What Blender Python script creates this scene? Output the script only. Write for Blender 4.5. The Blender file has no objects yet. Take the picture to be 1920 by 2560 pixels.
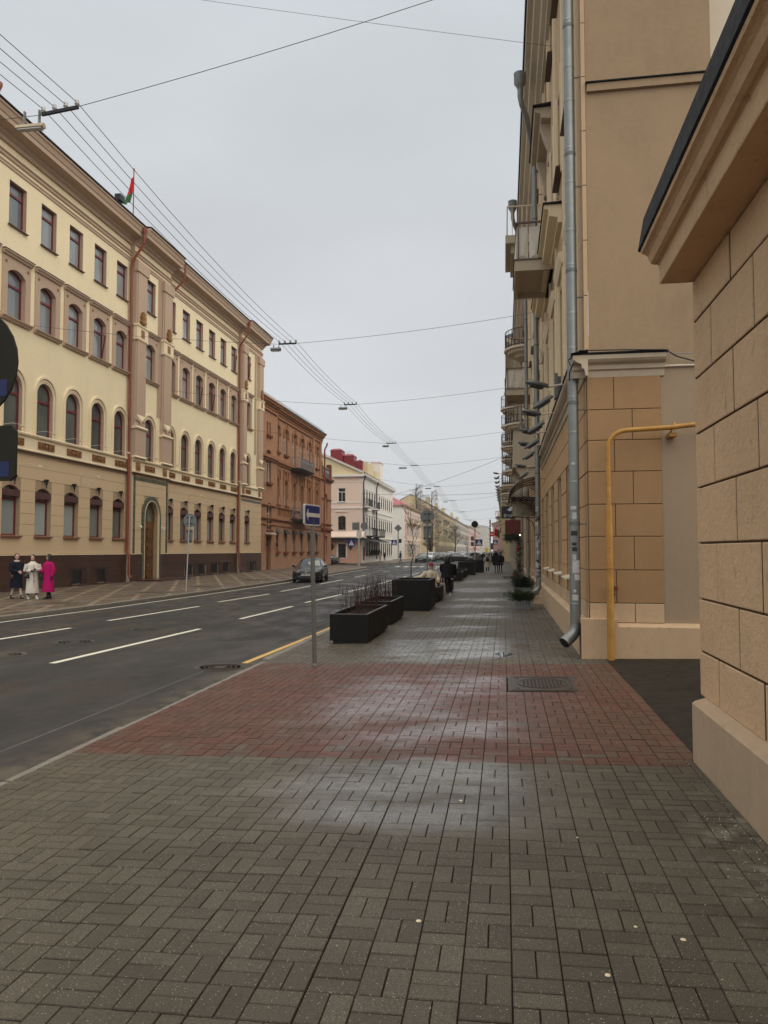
import bpy, bmesh, math, random
from mathutils import Vector, Matrix
PI = math.pi
random.seed(7)
R = math.radians
scene = bpy.context.scene
col = scene.collection
# ---------------- camera ----------------
CH = 1.85
cam_d = bpy.data.cameras.new('camera')
cam_d.sensor_fit = 'HORIZONTAL'
cam_d.sensor_width = 36.0
cam_d.lens = 36.0 * 1900.0 / 1920.0
cam_d.clip_start = 0.05
cam_d.clip_end = 4000
cam = bpy.data.objects.new('camera', cam_d)
col.objects.link(cam)
cam.location = (0, 0, CH)
cam.rotation_euler = (R(90 + 2.862), 0, R(8.962))
scene.camera = cam
scene.render.resolution_x = 768
scene.render.resolution_y = 1024
# ---------------- world: overcast ----------------
SUN_EL, SUN_AZ = 58.0, 115.0      # azimuth clockwise from +Y (towards +X, a little behind the camera)
world = bpy.data.worlds.new('World')
scene.world = world
world.use_nodes = True
wt = world.node_tree
wt.nodes.clear()
def wn(t, **k):
    n = wt.nodes.new(t)
    for a, b in k.items():
        setattr(n, a, b)
    return n
wo = wn('ShaderNodeOutputWorld')
bg = wn('ShaderNodeBackground')
bg.inputs['Strength'].default_value = 0.052
sky = wn('ShaderNodeTexSky')
sky.sky_type = 'NISHITA'
sky.sun_disc = False
sky.sun_elevation = R(SUN_EL)
sky.sun_rotation = R(SUN_AZ)
sky.air_density = 1.0
sky.dust_density = 4.0
tc = wn('ShaderNodeTexCoord')
sep = wn('ShaderNodeSeparateXYZ')
wt.links.new(tc.outputs['Generated'], sep.inputs[0])
rmp = wn('ShaderNodeValToRGB')        # overcast cloud deck: pale horizon, slightly greyer-blue higher up
rmp.color_ramp.elements[0].position = 0.0
rmp.color_ramp.elements[0].color = (6.3, 6.5, 6.7, 1)
rmp.color_ramp.elements[1].position = 0.75
rmp.color_ramp.elements[1].color = (6.1, 6.6, 6.85, 1)
e = rmp.color_ramp.elements.new(0.3)
e.color = (5.85, 5.98, 6.18, 1)
wt.links.new(sep.outputs['Z'], rmp.inputs['Fac'])
wmap = wn('ShaderNodeMapping')
wmap.inputs['Scale'].default_value = (1, 1, 2.2)
wt.links.new(tc.outputs['Generated'], wmap.inputs[0])
nz = wn('ShaderNodeTexNoise')
nz.inputs['Scale'].default_value = 1.9
nz.inputs['Detail'].default_value = 5
nz.inputs['Roughness'].default_value = 0.45
wt.links.new(wmap.outputs[0], nz.inputs['Vector'])
mr = wn('ShaderNodeMapRange')
mr.inputs['From Min'].default_value = 0.3
mr.inputs['From Max'].default_value = 0.7
mr.inputs['To Min'].default_value = 0.9
mr.inputs['To Max'].default_value = 1.09
wt.links.new(nz.outputs['Fac'], mr.inputs['Value'])
mul = wn('ShaderNodeVectorMath', operation='SCALE')
wt.links.new(rmp.outputs['Color'], mul.inputs[0])
wt.links.new(mr.outputs[0], mul.inputs['Scale'])
mixw = wn('ShaderNodeMix', data_type='RGBA')
mixw.inputs['Factor'].default_value = 0.93
wt.links.new(sky.outputs[0], mixw.inputs['A'])
wt.links.new(mul.outputs[0], mixw.inputs['B'])
wt.links.new(mixw.outputs['Result'], bg.inputs['Color'])
wt.links.new(bg.outputs[0], wo.inputs['Surface'])
# ---------------- sun behind cloud ----------------
sd = bpy.data.lights.new('sun', 'SUN')
sd.energy = 1.5
sd.angle = R(115)
sd.color = (1.0, 0.91, 0.77)
sun = bpy.data.objects.new('sun', sd)
col.objects.link(sun)
_az, _el = R(SUN_AZ), R(SUN_EL)
sdir = Vector((math.sin(_az) * math.cos(_el), math.cos(_az) * math.cos(_el), math.sin(_el)))
sun.rotation_euler = (-sdir).to_track_quat('-Z', 'Y').to_euler()
sun.location = (10, -10, 60)
# ---------------- colour management ----------------
vs = scene.view_settings
vs.view_transform = 'Standard'
vs.look = 'None'
vs.gamma = 1
vs.use_curve_mapping = False
vs.exposure = 1.1
scene.render.engine = 'CYCLES'
scene.cycles.volume_step_rate = 4
scene.cycles.volume_bounces = 0
scene.cycles.max_bounces = 6

# ================= helpers =================
class MB:
    """collects faces; every face has a material slot and smooth flag"""
    def __init__(s):
        s.v = []; s.f = []; s.m = []; s.s = []
    def add(s, vs_, fs, m=0, sm=False):
        o = len(s.v)
        s.v.extend([tuple(p) for p in vs_])
        for f in fs:
            s.f.append([o + i for i in f]); s.m.append(m); s.s.append(sm)
    def box(s, x0, x1, y0, y1, z0, z1, m=0, rot=None, bev=0):
        if bev:
            b = bev
            for (a0, a1, b0, b1, c0, c1) in ():
                pass
        P = [(x0, y0, z0), (x1, y0, z0), (x1, y1, z0), (x0, y1, z0), (x0, y0, z1), (x1, y0, z1), (x1, y1, z1), (x0, y1, z1)]
        if rot: P = [rot @ Vector(p) for p in P]
        s.add(P, [(0, 3, 2, 1), (4, 5, 6, 7), (0, 1, 5, 4), (1, 2, 6, 5), (2, 3, 7, 6), (3, 0, 4, 7)], m)
    def poly(s, pts, m=0):
        s.add(pts, [tuple(range(len(pts)))], m)
    def prism(s, prof, axis, a, b, m=0, caps=True, sm=False):
        """prof: closed list of 2D points; axis 'x','y','z' is the extrusion axis"""
        def mk(p, t):
            if axis == 'y': return (p[0], t, p[1])
            if axis == 'x': return (t, p[0], p[1])
            return (p[0], p[1], t)
        n = len(prof)
        V = [mk(p, a) for p in prof] + [mk(p, b) for p in prof]
        F = [(i, (i + 1) % n, n + (i + 1) % n, n + i) for i in range(n)]
        s.add(V, F, m, sm)
        if caps:
            s.add(V[:n], [tuple(range(n))[::-1]], m)
            s.add(V[n:], [tuple(range(n))], m)
    def tube(s, pts, r, n=8, m=0, caps=True, sm=True):
        pts = [Vector(p) for p in pts]
        rr = r if isinstance(r, (list, tuple)) else [r] * len(pts)
        up = Vector((0, 0, 1))
        rings = []
        prev = None
        for i, p in enumerate(pts):
            d = (pts[min(i + 1, len(pts) - 1)] - pts[max(i - 1, 0)])
            if d.length < 1e-9: d = Vector((0, 0, 1))
            d.normalize()
            if prev is None:
                a = d.cross(up) if abs(d.dot(up)) < .95 else d.cross(Vector((0, 1, 0)))
            else:
                a = prev - d * prev.dot(d)
                if a.length < 1e-6: a = d.cross(Vector((1, 0, 0)))
            a.normalize(); prev = a
            b = d.cross(a)
            rings.append([p + (a * math.cos(2 * PI * k / n) + b * math.sin(2 * PI * k / n)) * rr[i] for k in range(n)])
        V = [q for g in rings for q in g]
        F = []
        for i in range(len(rings) - 1):
            for k in range(n):
                F.append((i * n + k, i * n + (k + 1) % n, (i + 1) * n + (k + 1) % n, (i + 1) * n + k))
        s.add(V, F, m, sm)
        if caps:
            s.add(rings[0], [tuple(range(n))[::-1]], m); s.add(rings[-1], [tuple(range(n))], m)
    def bar(s, a, b, w, h=None, m=0):
        """rectangular bar between two points"""
        h = h or w
        a = Vector(a); b = Vector(b); d = (b - a).normalized()
        up = Vector((0, 0, 1)) if abs(d.z) < .95 else Vector((0, 1, 0))
        x = d.cross(up).normalized() * w / 2; y = x.cross(d).normalized() * h / 2
        P = [a - x - y, a + x - y, a + x + y, a - x + y, b - x - y, b + x - y, b + x + y, b - x + y]
        s.add(P, [(0, 3, 2, 1), (4, 5, 6, 7), (0, 1, 5, 4), (1, 2, 6, 5), (2, 3, 7, 6), (3, 0, 4, 7)], m)
    def lathe(s, prof, c, n=16, axis='z', m=0, sm=True):
        """prof: (radius, height) list"""
        V = []
        for (r, h) in prof:
            for k in range(n):
                a = 2 * PI * k / n
                p = (r * math.cos(a), r * math.sin(a), h)
                if axis == 'x': p = (p[2], p[0], p[1])
                if axis == 'y': p = (p[0], p[2], p[1])
                V.append((c[0] + p[0], c[1] + p[1], c[2] + p[2]))
        F = []
        for i in range(len(prof) - 1):
            for k in range(n):
                F.append((i * n + k, i * n + (k + 1) % n, (i + 1) * n + (k + 1) % n, (i + 1) * n + k))
        s.add(V, F, m, sm)
        s.add(V[:n], [tuple(range(n))[::-1]], m); s.add(V[-n:], [tuple(range(n))], m)
    def ball(s, c, r, n=10, m=0, sq=(1, 1, 1), jit=0, sm=True):
        rows = max(4, n // 2 + 1)
        V = []; F = []
        for i in range(rows + 1):
            t = PI * i / rows
            for k in range(n):
                a = 2 * PI * k / n
                j = 1 + random.uniform(-jit, jit)
                V.append((c[0] + r * sq[0] * math.sin(t) * math.cos(a) * j, c[1] + r * sq[1] * math.sin(t) * math.sin(a) * j, c[2] + r * sq[2] * math.cos(t) * j))
        for i in range(rows):
            for k in range(n):
                F.append((i * n + k, (i + 1) * n + k, (i + 1) * n + (k + 1) % n, i * n + (k + 1) % n))
        s.add(V, F, m, sm)
    def mesh(s, name, mats):
        me = bpy.data.meshes.new(name)
        me.from_pydata([tuple(p) for p in s.v], [], s.f)
        for mm in (mats if isinstance(mats, (list, tuple)) else [mats]):
            me.materials.append(mm)
        me.polygons.foreach_set('material_index', s.m)
        me.polygons.foreach_set('use_smooth', s.s)
        me.update()
        return me
    def build(s, name, mats, parent=None, loc=None, **k):
        return link(name, s.mesh(name, mats), parent, loc, **k)

WL = {}
def wloc(o): return WL.get(o.name, Vector((0, 0, 0)))
def link(name, me, parent=None, loc=None, rot=None, scale=None, kind=None):
    """loc is in world axes; mesh coordinates are relative to loc. Parents of world-placed parts are unrotated"""
    o = bpy.data.objects.new(name, me)
    col.objects.link(o)
    L = Vector(loc) if loc is not None else Vector((0, 0, 0))
    WL[o.name] = L
    if parent is not None:
        o.parent = parent
        o.location = L - wloc(parent)
    else:
        o.location = L
    if rot: o.rotation_euler = rot
    if scale: o.scale = scale
    if kind: o['kind'] = kind
    return o
def thing(name, label, cat, loc=(0, 0, 0), rz=0, group=None):
    o = bpy.data.objects.new(name, None)
    col.objects.link(o)
    o.empty_display_size = .2
    o.location = loc; o.rotation_euler = (0, 0, rz)
    WL[o.name] = Vector(loc)
    return tag(o, label, cat, group)
def local_thing(name, label, cat, loc=(0, 0, 0), rz=0, group=None):
    """children of this one are given in its own local axes"""
    o = thing(name, label, cat, loc, rz, group)
    WL[o.name] = Vector((0, 0, 0))
    return o
def tag(o, label, cat, group=None):
    o['label'] = label; o['category'] = cat
    if group: o['group'] = group
    return o
def copy_tree(o, parent=None):
    c = o.copy(); col.objects.link(c)
    WL[c.name] = WL.get(o.name, Vector((0, 0, 0)))
    if parent is not None: c.parent = parent
    for ch in list(o.children):
        copy_tree(ch, c)
    return c

# ================= materials =================
class NT:
    def __init__(s, name):
        s.mat = bpy.data.materials.new(name)
        s.mat.use_nodes = True
        s.t = s.mat.node_tree
        s.b = s.t.nodes['Principled BSDF']
        s._pos = None
    def n(s, t, ins=None, **k):
        x = s.t.nodes.new(t)
        for a, b in k.items(): setattr(x, a, b)
        for a, b in (ins or {}).items():
            if hasattr(b, 'is_output') or b.__class__.__name__.startswith('NodeSocket'):
                s.t.links.new(b, x.inputs[a])
            else:
                x.inputs[a].default_value = b
        return x
    def pos(s):
        if s._pos is None: s._pos = s.n('ShaderNodeNewGeometry').outputs['Position']
        return s._pos
    def noise(s, scale, detail=4, rough=.55, vec=None, stretch=None):
        v = vec or s.pos()
        if stretch:
            v = s.n('ShaderNodeMapping', {0: v, 'Scale': stretch}).outputs[0]
        return s.n('ShaderNodeTexNoise', {'Vector': v, 'Scale': scale, 'Detail': detail, 'Roughness': rough}).outputs['Fac']
    def rng(s, v, a, b, c, d, smooth=False):
        m = s.n('ShaderNodeMapRange', {'Value': v, 'From Min': a, 'From Max': b, 'To Min': c, 'To Max': d})
        if smooth: m.interpolation_type = 'SMOOTHSTEP'
        return m.outputs[0]
    def mix(s, f, a, b, mode='MIX'):
        m = s.n('ShaderNodeMix', data_type='RGBA', blend_type=mode)
        for key, val in (('Factor', f), ('A', a), ('B', b)):
            sock = [i for i in m.inputs if i.name == key and (i.type == 'RGBA' if key != 'Factor' else i.type == 'VALUE')][0]
            if isinstance(val, (tuple, list)): sock.default_value = (*val[:3], 1)
            elif isinstance(val, (int, float)): sock.default_value = val
            else: s.t.links.new(val, sock)
        return [o for o in m.outputs if o.type == 'RGBA'][0]
    def math(s, op, a, b=0.0, c=None):
        m = s.n('ShaderNodeMath', operation=op)
        for i, val in enumerate((a, b) if c is None else (a, b, c)):
            if isinstance(val, (int, float)): m.inputs[i].default_value = val
            else: s.t.links.new(val, m.inputs[i])
        return m.outputs[0]
    def set(s, name, v):
        if isinstance(v, (int, float)): s.b.inputs[name].default_value = v
        elif isinstance(v, (tuple, list)): s.b.inputs[name].default_value = (*v[:3], 1)
        else: s.t.links.new(v, s.b.inputs[name])
        return s
    def bump(s, h, strength=.3, dist=.01):
        b = s.n('ShaderNodeBump', {'Height': h, 'Strength': strength, 'Distance': dist})
        s.t.links.new(b.outputs[0], s.b.inputs['Normal'])
        return s

def sc(c, k): return tuple(min(1, x * k) for x in c)
def plaster(name, c, dirt=.25, bump=.35, scale=1.0, grime=None, rough=.85, fine=90, crack=0, bd=.006):
    t = NT(name)
    big = t.noise(.55 * scale, 5, .6)
    streak = t.noise(2.2 * scale, 4, .6, stretch=(1, 1, .22))
    f = t.math('MULTIPLY', t.rng(big, .35, .7, 0, 1), t.rng(streak, .3, .75, .2, 1))
    cc = t.mix(t.math('MULTIPLY', f, dirt), c, grime or sc(c, .55))
    cc = t.mix(t.rng(t.noise(9 * scale, 3), .35, .65, 0, .18), cc, sc(c, 1.2))
    pits = t.noise(28, 4, .7)
    cc = t.mix(t.rng(pits, .3, .38, .35, 0), cc, sc(c, .5))
    if crack:
        wv = t.n('ShaderNodeVectorMath', {0: t.pos(), 1: t.n('ShaderNodeTexNoise', {'Vector': t.pos(), 'Scale': 4.0, 'Detail': 5}).outputs['Color']}, operation='ADD').outputs[0]
        vd = t.n('ShaderNodeTexVoronoi', {'Vector': wv, 'Scale': 1.5}, feature='DISTANCE_TO_EDGE').outputs['Distance']
        cm = t.math('MULTIPLY', t.rng(vd, 0, .006, 1, 0), t.rng(t.noise(1.1, 3), .52, .62, 0, crack))
        cc = t.mix(cm, cc, sc(c, .3))
        spot = t.rng(t.noise(6.5, 5, .75, stretch=(1, 1, .6)), .60, .70, 0, crack * .6)
        cc = t.mix(spot, cc, grime or sc(c, .5))
    t.set('Base Color', cc).set('Roughness', rough).set('Specular IOR Level', .25)
    h = t.math('ADD', t.math('MULTIPLY', t.noise(fine, 3), .3), t.noise(14, 5, .65))
    t.bump(h, bump, bd)
    return t.mat
def simple(name, c, rough=.6, metal=0, var=.2, scale=6, spec=None, bump=0):
    if spec is None and rough >= .8: spec = .12
    t = NT(name)
    f = t.rng(t.noise(scale, 4), .3, .7, 0, 1)
    t.set('Base Color', t.mix(t.math('MULTIPLY', f, var), c, sc(c, .45))).set('Roughness', t.rng(t.noise(scale * 2.3, 3), .2, .8, max(.02, rough * .8), min(1, rough * 1.2))).set('Metallic', metal)
    if spec is not None: t.set('Specular IOR Level', spec)
    if bump: t.bump(t.noise(scale * 6, 3), bump, .004)
    return t.mat

M = {}
M['yellow'] = plaster('yellow_plaster', (.83, .71, .48), dirt=.28, bump=.15)
M['tanstone'] = plaster('tan_plaster', (.60, .45, .285), dirt=.22, bump=.2)
M['trim'] = plaster('rose_tan_trim', (.47, .345, .255), dirt=.2, bump=.15)
M['cream'] = plaster('cream_trim', (.78, .66, .46), dirt=.15, bump=.15)
M['nearwall'] = plaster('rough_sand_plaster', (.66, .445, .265), dirt=.45, bump=1.0, scale=1.6, fine=60, grime=(.27, .165, .085), crack=.9, bd=.016)
M['nearbase'] = plaster('smooth_plinth_render', (.48, .35, .235), dirt=.5, bump=.4, scale=1.3, grime=(.2, .14, .09), crack=.5)
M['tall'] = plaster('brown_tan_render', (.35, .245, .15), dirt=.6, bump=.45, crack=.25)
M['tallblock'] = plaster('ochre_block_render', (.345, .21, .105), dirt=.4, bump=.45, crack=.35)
M['tallbase'] = plaster('pale_plinth_render', (.54, .385, .245), dirt=.4, bump=.4, scale=1.5, grime=(.25, .17, .105), crack=.7)
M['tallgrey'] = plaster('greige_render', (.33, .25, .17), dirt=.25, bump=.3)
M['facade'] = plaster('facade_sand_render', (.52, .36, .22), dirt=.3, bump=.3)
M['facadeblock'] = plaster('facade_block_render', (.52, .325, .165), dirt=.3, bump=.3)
M['pale'] = plaster('pale_greige_render', (.62, .54, .43), dirt=.1, bump=.2)
M['cornice'] = plaster('pale_cornice_plaster', (.50, .42, .31), dirt=.4, bump=.3, grime=(.18, .14, .1))
M['groove'] = simple('groove_dark', (.17, .11, .065), .95)  # shade in the block joints painted as dark brown
M['groove_light'] = simple('groove_tan', (.40, .295, .19), .95)  # tan darkened to stand in for the weak shade of shallow grooves
M['blackroof'] = simple('black_sheet_metal', (.008, .008, .01), .75, 0, spec=.2)
M['winred'] = simple('oxblood_window_frame', (.16, .012, .018), .4)
M['shutter'] = simple('oxblood_shutter_box', (.085, .03, .026), .5)
M['sill_red'] = simple('red_brown_sill_metal', (.2, .075, .05), .45)
M['sill_brown'] = simple('brown_sill_metal', (.11, .065, .05), .45)
M['downpipe_red'] = simple('rust_red_pipe', (.25, .055, .025), .4)
M['galv'] = simple('galvanised_metal', (.27, .285, .275), .42, .55, var=.35, scale=3)
M['galv_dark'] = simple('weathered_zinc', (.17, .18, .17), .55, .4, var=.4, scale=4)
M['whiteframe'] = simple('white_window_frame', (.7, .7, .68), .4, var=.1)
M['darkframe'] = simple('dark_window_frame', (.05, .045, .04), .5)
M['iron'] = simple('black_iron', (.02, .02, .022), .5, .3)
M['greymetal'] = simple('grey_painted_metal', (.19, .2, .2), .45, .2)
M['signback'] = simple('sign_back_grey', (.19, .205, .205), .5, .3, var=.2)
M['signback_dark'] = simple('shaded_sign_back', (.028, .026, .02), .7, 0, spec=.15)  # dark copy of the grey sign back, shade put into the colour
M['polegrey'] = simple('pole_grey_green', (.12, .115, .10), .5, .2)
M['polepale'] = simple('pale_pole', (.5, .5, .5), .5, .1)
M['yellowpaint'] = None
M['wood'] = None
M['concrete'] = simple('pale_concrete_post', (.5, .47, .4), .8)
M['redmetal'] = simple('red_roof_metal', (.24, .02, .03), .4, .1, var=.3, scale=.6)
M['pinkroof'] = simple('faded_red_roof', (.36, .09, .1), .4, .1, var=.3, scale=.3)
M['white_plaster'] = plaster('white_plaster', (.78, .75, .7), dirt=.2, bump=.1, scale=.5)
M['pink'] = plaster('pink_plaster', (.80, .63, .53), dirt=.12, bump=.1, scale=.5)
M['pinkdeep'] = plaster('deep_pink_plaster', (.62, .37, .27), dirt=.15, bump=.1, scale=.5)
M['paleyellow'] = plaster('pale_yellow_plaster', (.68, .59, .37), dirt=.2, bump=.1, scale=.5)
M['sandfar'] = plaster('far_sand_plaster', (.58, .47, .29), dirt=.4, bump=.1, scale=.3)
M['greyfar'] = plaster('far_grey_plaster', (.52, .49, .43), dirt=.4, bump=.1, scale=.3)
M['pinkfar'] = plaster('far_pink_plaster', (.64, .40, .37), dirt=.2, bump=.1, scale=.3)
M['t2wall'] = plaster('dim_sand_plaster', (.36, .31, .235), dirt=.5, bump=.1, scale=.5)
M['yellowfar'] = plaster('far_yellow_plaster', (.52, .43, .25), dirt=.6, bump=.1, scale=.25, grime=(.2, .16, .1))
M['greyroof'] = simple('grey_slate_roof', (.12, .12, .13), .6, 0, var=.4, scale=1)

def glass(name, c, rough=.08, var=.5, scale=.9):
    t = NT(name)
    f = t.rng(t.noise(scale, 3, .5, stretch=(1, 1, .35)), .35, .65, 0, 1, True)
    oi = t.n('ShaderNodeObjectInfo').outputs['Random']
    cv = t.mix(oi, sc(c, 1.45), sc(c, .45))
    t.set('Base Color', t.mix(t.math('MULTIPLY', f, var), cv, sc(c, .35))).set('Roughness', rough).set('Specular IOR Level', .8)
    t.set('Coat Weight', .4); t.set('Coat Roughness', .02)
    return t.mat
M['pane'] = glass('curtained_glass', (.28, .31, .32), .1)
M['pane_frost'] = glass('frosted_blind_glass', (.26, .30, .29), .25, .15)
M['pane_mid'] = glass('dim_glass', (.12, .135, .125), .08, .6)
M['pane_dark'] = glass('dark_glass', (.02, .022, .022), .04, .4)
M['pane_far'] = simple('far_window_glass', (.035, .035, .035), .4, var=.6, scale=.5, spec=.25)
M['pane_green'] = glass('greenish_fanlight_glass', (.14, .155, .11), .12, .7, 3)

def yellow_pipe():
    t = NT('yellow_gas_pipe_paint')
    z = t.n('ShaderNodeSeparateXYZ', {0: t.pos()})
    w = t.noise(5, 5, .65, stretch=(1, 1, .7))
    c = t.mix(t.rng(w, .35, .7, 0, .8), (.47, .245, .045), (.30, .135, .022))
    c = t.mix(t.rng(t.noise(22, 4, .7), .68, .72, 0, 1), c, (.03, .015, .008))
    t.set('Base Color', c).set('Roughness', .45)
    t.bump(t.noise(40, 3), .3, .004)
    return t.mat
M['yellowpaint'] = yellow_pipe()
def wood():
    t = NT('varnished_oak')
    n1 = t.noise(5, 5, .6, stretch=(3, 3, .3))
    t.set('Base Color', t.mix(n1, (.10, .04, .012), (.24, .105, .03))).set('Roughness', .35)
    return t.mat
M['wood'] = wood()
def brick():
    t = NT('red_brick')
    s3 = t.n('ShaderNodeSeparateXYZ', {0: t.pos()})
    u = t.math('ADD', s3.outputs['Y'], s3.outputs['X'])
    v = t.n('ShaderNodeCombineXYZ', {'X': u, 'Y': s3.outputs['Z']}).outputs[0]
    b = t.n('ShaderNodeTexBrick', {'Vector': v, 'Scale': 1.0, 'Color1': (.40, .17, .075, 1), 'Color2': (.25, .092, .042, 1), 'Mortar': (.42, .27, .17, 1), 'Mortar Size': .012, 'Brick Width': .27, 'Row Height': .085, 'Bias': .1})
    c = t.mix(t.rng(t.noise(.6, 5), .35, .7, 0, .35), b.outputs['Color'], (.44, .22, .10))
    c = t.mix(t.rng(t.noise(3, 4, .7), .55, .7, 0, .5), c, (.2, .085, .045))
    z = s3.outputs['Z']
    c = t.mix(t.math('MULTIPLY', t.rng(z, 0, 1.9, .6, 0), t.noise(1.5, 4)), c, (.52, .34, .24))
    t.set('Base Color', c).set('Roughness', .9)
    t.bump(t.math('ADD', t.math('MULTIPLY', b.outputs['Fac'], -1.0), t.noise(20, 3)), .5, .01)
    return t.mat
M['brick'] = brick()
M['bricktrim'] = simple('carved_brick_trim', (.38, .18, .09), .9, var=.6, scale=3)
M['brickdark'] = simple('red_brown_brick_trim', (.19, .06, .028), .85, var=.5, scale=2)
def granite():
    t = NT('brown_granite')
    rnd = t.n('ShaderNodeObjectInfo').outputs['Random']
    n1 = t.noise(30, 4, .7)
    c = t.mix(t.rng(n1, .3, .7, 0, .6), (.085, .038, .026), (.042, .02, .015))
    c = t.mix(t.math('MULTIPLY', rnd, .45), c, (.035, .018, .014))
    t.set('Base Color', c).set('Roughness', .28)
    return t.mat
M['granite'] = granite()
def green_marble():
    t = NT('green_marble')
    n1 = t.noise(7, 6, .75)
    t.set('Base Color', t.mix(t.rng(n1, .45, .62, 0, 1), (.035, .05, .035), (.19, .19, .12))).set('Roughness', .3)
    return t.mat
M['marble'] = green_marble()
M['relief'] = simple('ochre_relief', (.33, .15, .045), .7, var=.6, scale=12)
M['relief_back'] = simple('dark_relief_ground', (.13, .06, .022), .8)
def asphalt():
    t = NT('damp_asphalt')
    g = t.noise(130, 3, .8)
    big = t.noise(.35, 5, .6, stretch=(1, .35, 1))
    c = t.mix(t.rng(g, .35, .75, 0, 1), (.018, .017, .0165), (.052, .049, .047))
    c = t.mix(t.rng(big, .48, .66, 0, .25, True), c, (.075, .072, .069))
    w = t.noise(1.1, 4, .6, stretch=(1.0, .5, 1))
    sx = t.n('ShaderNodeSeparateXYZ', {0: t.pos()}).outputs['X']
    gut = t.math('MULTIPLY', t.rng(sx, -4.85, -4.3, 0, 1, True), t.rng(t.noise(2.5, 5, .7), .4, .62, 0, .7))
    c = t.mix(gut, c, (.13, .105, .075))
    tr = t.rng(t.math('ABSOLUTE', t.math('SUBTRACT', t.math('PINGPONG', t.math('ADD', sx, 7.4), 1.6), .8)), .05, .35, .22, 0, True)
    c = t.mix(t.math('MULTIPLY', tr, t.noise(.7, 4)), c, (.10, .097, .092))
    t.set('Base Color', c).set('Roughness', t.rng(w, .35, .65, .36, .72, True)).set('Specular IOR Level', .22)
    t.bump(g, .6, .005)
    return t.mat
M['asphalt'] = asphalt()
M['asphalt_alley'] = simple('alley_asphalt', (.022, .02, .017), .55, var=.8, scale=3, bump=1.0, spec=.2)
def road_paint(name, c):
    t = NT(name)
    w = t.noise(30, 4, .8)
    t.set('Base Color', t.mix(t.rng(w, .58, .7, 0, .8), c, (.1, .1, .1))).set('Roughness', .6)
    return t.mat
M['markwhite'] = road_paint('worn_white_paint', (.72, .69, .56))
M['markyellow'] = road_paint('worn_yellow_paint', (.62, .38, .10))
def paver():
    t = NT('wet_concrete_paver')
    at = t.n('ShaderNodeAttribute', attribute_name='rnd').outputs['Fac']
    tn = t.n('ShaderNodeAttribute', attribute_name='tint').outputs['Fac']
    grey = t.mix(at, (.10, .086, .064), (.155, .134, .10))
    big = t.noise(.8, 5, .6)
    grey = t.mix(t.rng(big, .4, .68, 0, .45, True), grey, (.06, .046, .031))
    red = t.mix(at, (.115, .03, .02), (.175, .055, .038))
    red = t.mix(t.rng(t.noise(1.7, 5, .7), .4, .66, 0, .6, True), red, (.085, .045, .03))
    c = t.mix(tn, grey, red)
    mud = t.noise(.45, 4, .6, vec=t.n('ShaderNodeMapping', {0: t.pos(), 'Location': (11, 4, 0)}).outputs[0])
    c = t.mix(t.rng(mud, .5, .72, 0, .35, True), c, (.13, .095, .06))
    g = t.noise(110, 3, .8)
    c = t.mix(t.rng(g, .38, .62, 0, .75), c, (.04, .034, .025))
    vo = t.n('ShaderNodeTexVoronoi', {'Vector': t.pos(), 'Scale': 85, 'Randomness': 1})
    sr = t.n('ShaderNodeSeparateColor', {0: vo.outputs['Color']}).outputs
    lim = t.rng(sr[1], 0, 1, .03, .26)
    spk = t.math('MULTIPLY', t.math('LESS_THAN', vo.outputs['Distance'], lim), t.math('GREATER_THAN', sr[0], t.rng(t.noise(2.2, 3, .6), .35, .65, .25, .85)))
    c = t.mix(t.math('MULTIPLY', spk, .85), c, (.46, .41, .32))
    ch = t.math('MULTIPLY', t.rng(t.noise(16, 5, .75), .60, .66, 0, .6), t.rng(t.noise(1.3, 3), .45, .6, 0, 1))
    c = t.mix(ch, c, (.045, .036, .026))
    # pale salt stain by the near wall
    s3 = t.n('ShaderNodeSeparateXYZ', {0: t.pos()})
    st = t.math('MULTIPLY', t.rng(s3.outputs['X'], 1.05, 1.5, 0, 1), t.rng(s3.outputs['Y'], 5.9, 5.2, 0, 1))
    c = t.mix(t.math('MULTIPLY', st, t.rng(t.noise(5, 5, .7), .5, .62, 0, .75)), c, (.3, .27, .22))
    t.set('Base Color', c)
    # wetness: films of water lying in shallow dips of the paving
    X, Y = s3.outputs['X'], s3.outputs['Y']
    m = None
    for (cx, cy, rx, ry, k) in ((-.7, 5.95, 1.5, 1.1, .9), (-.9, 9.4, 1.9, 2.6, .8), (-.9, 14.6, 2.2, 1.9, 1.0), (-1.3, 18.4, 1.3, 1.0, .6), (-.3, 21.8, 1.6, .9, .75), (-1.2, 25.6, 1.4, 1.0, .75), (-.3, 29.0, 1.9, 1.1, .8), (-.9, 36, 2.0, 2.5, .7), (-.5, 46, 2.4, 3.6, .7)):
        d = t.math('ADD', t.math('POWER', t.math('DIVIDE', t.math('SUBTRACT', X, cx), rx), 2), t.math('POWER', t.math('DIVIDE', t.math('SUBTRACT', Y, cy), ry), 2))
        q = t.rng(d, 1.5, .2, 0, k, True)
        m = q if m is None else t.math('MAXIMUM', m, q)
    wet = t.noise(1.1, 5, .62, vec=t.n('ShaderNodeMapping', {0: t.pos(), 'Location': (3.3, 1.7, 0), 'Scale': (.7, 1.25, 1)}).outputs[0])
    wv = t.rng(t.math('ADD', t.math('MULTIPLY', m, .38), wet), .58, .98, 0, 1, True)
    wv = t.math('MULTIPLY', wv, t.rng(t.noise(9, 4, .7), .25, .6, .55, 1))
    t.set('Roughness', t.rng(wv, 0, 1, .54, .13))
    t.set('Specular IOR Level', t.rng(wv, 0, 1, .26, 1.0))
    bn = t.n('ShaderNodeBump', {'Height': g, 'Strength': t.rng(wv, 0, 1, .45, .06), 'Distance': .003})
    t.t.links.new(bn.outputs[0], t.b.inputs['Normal'])
    return t.mat
M['paver'] = paver()
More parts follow.
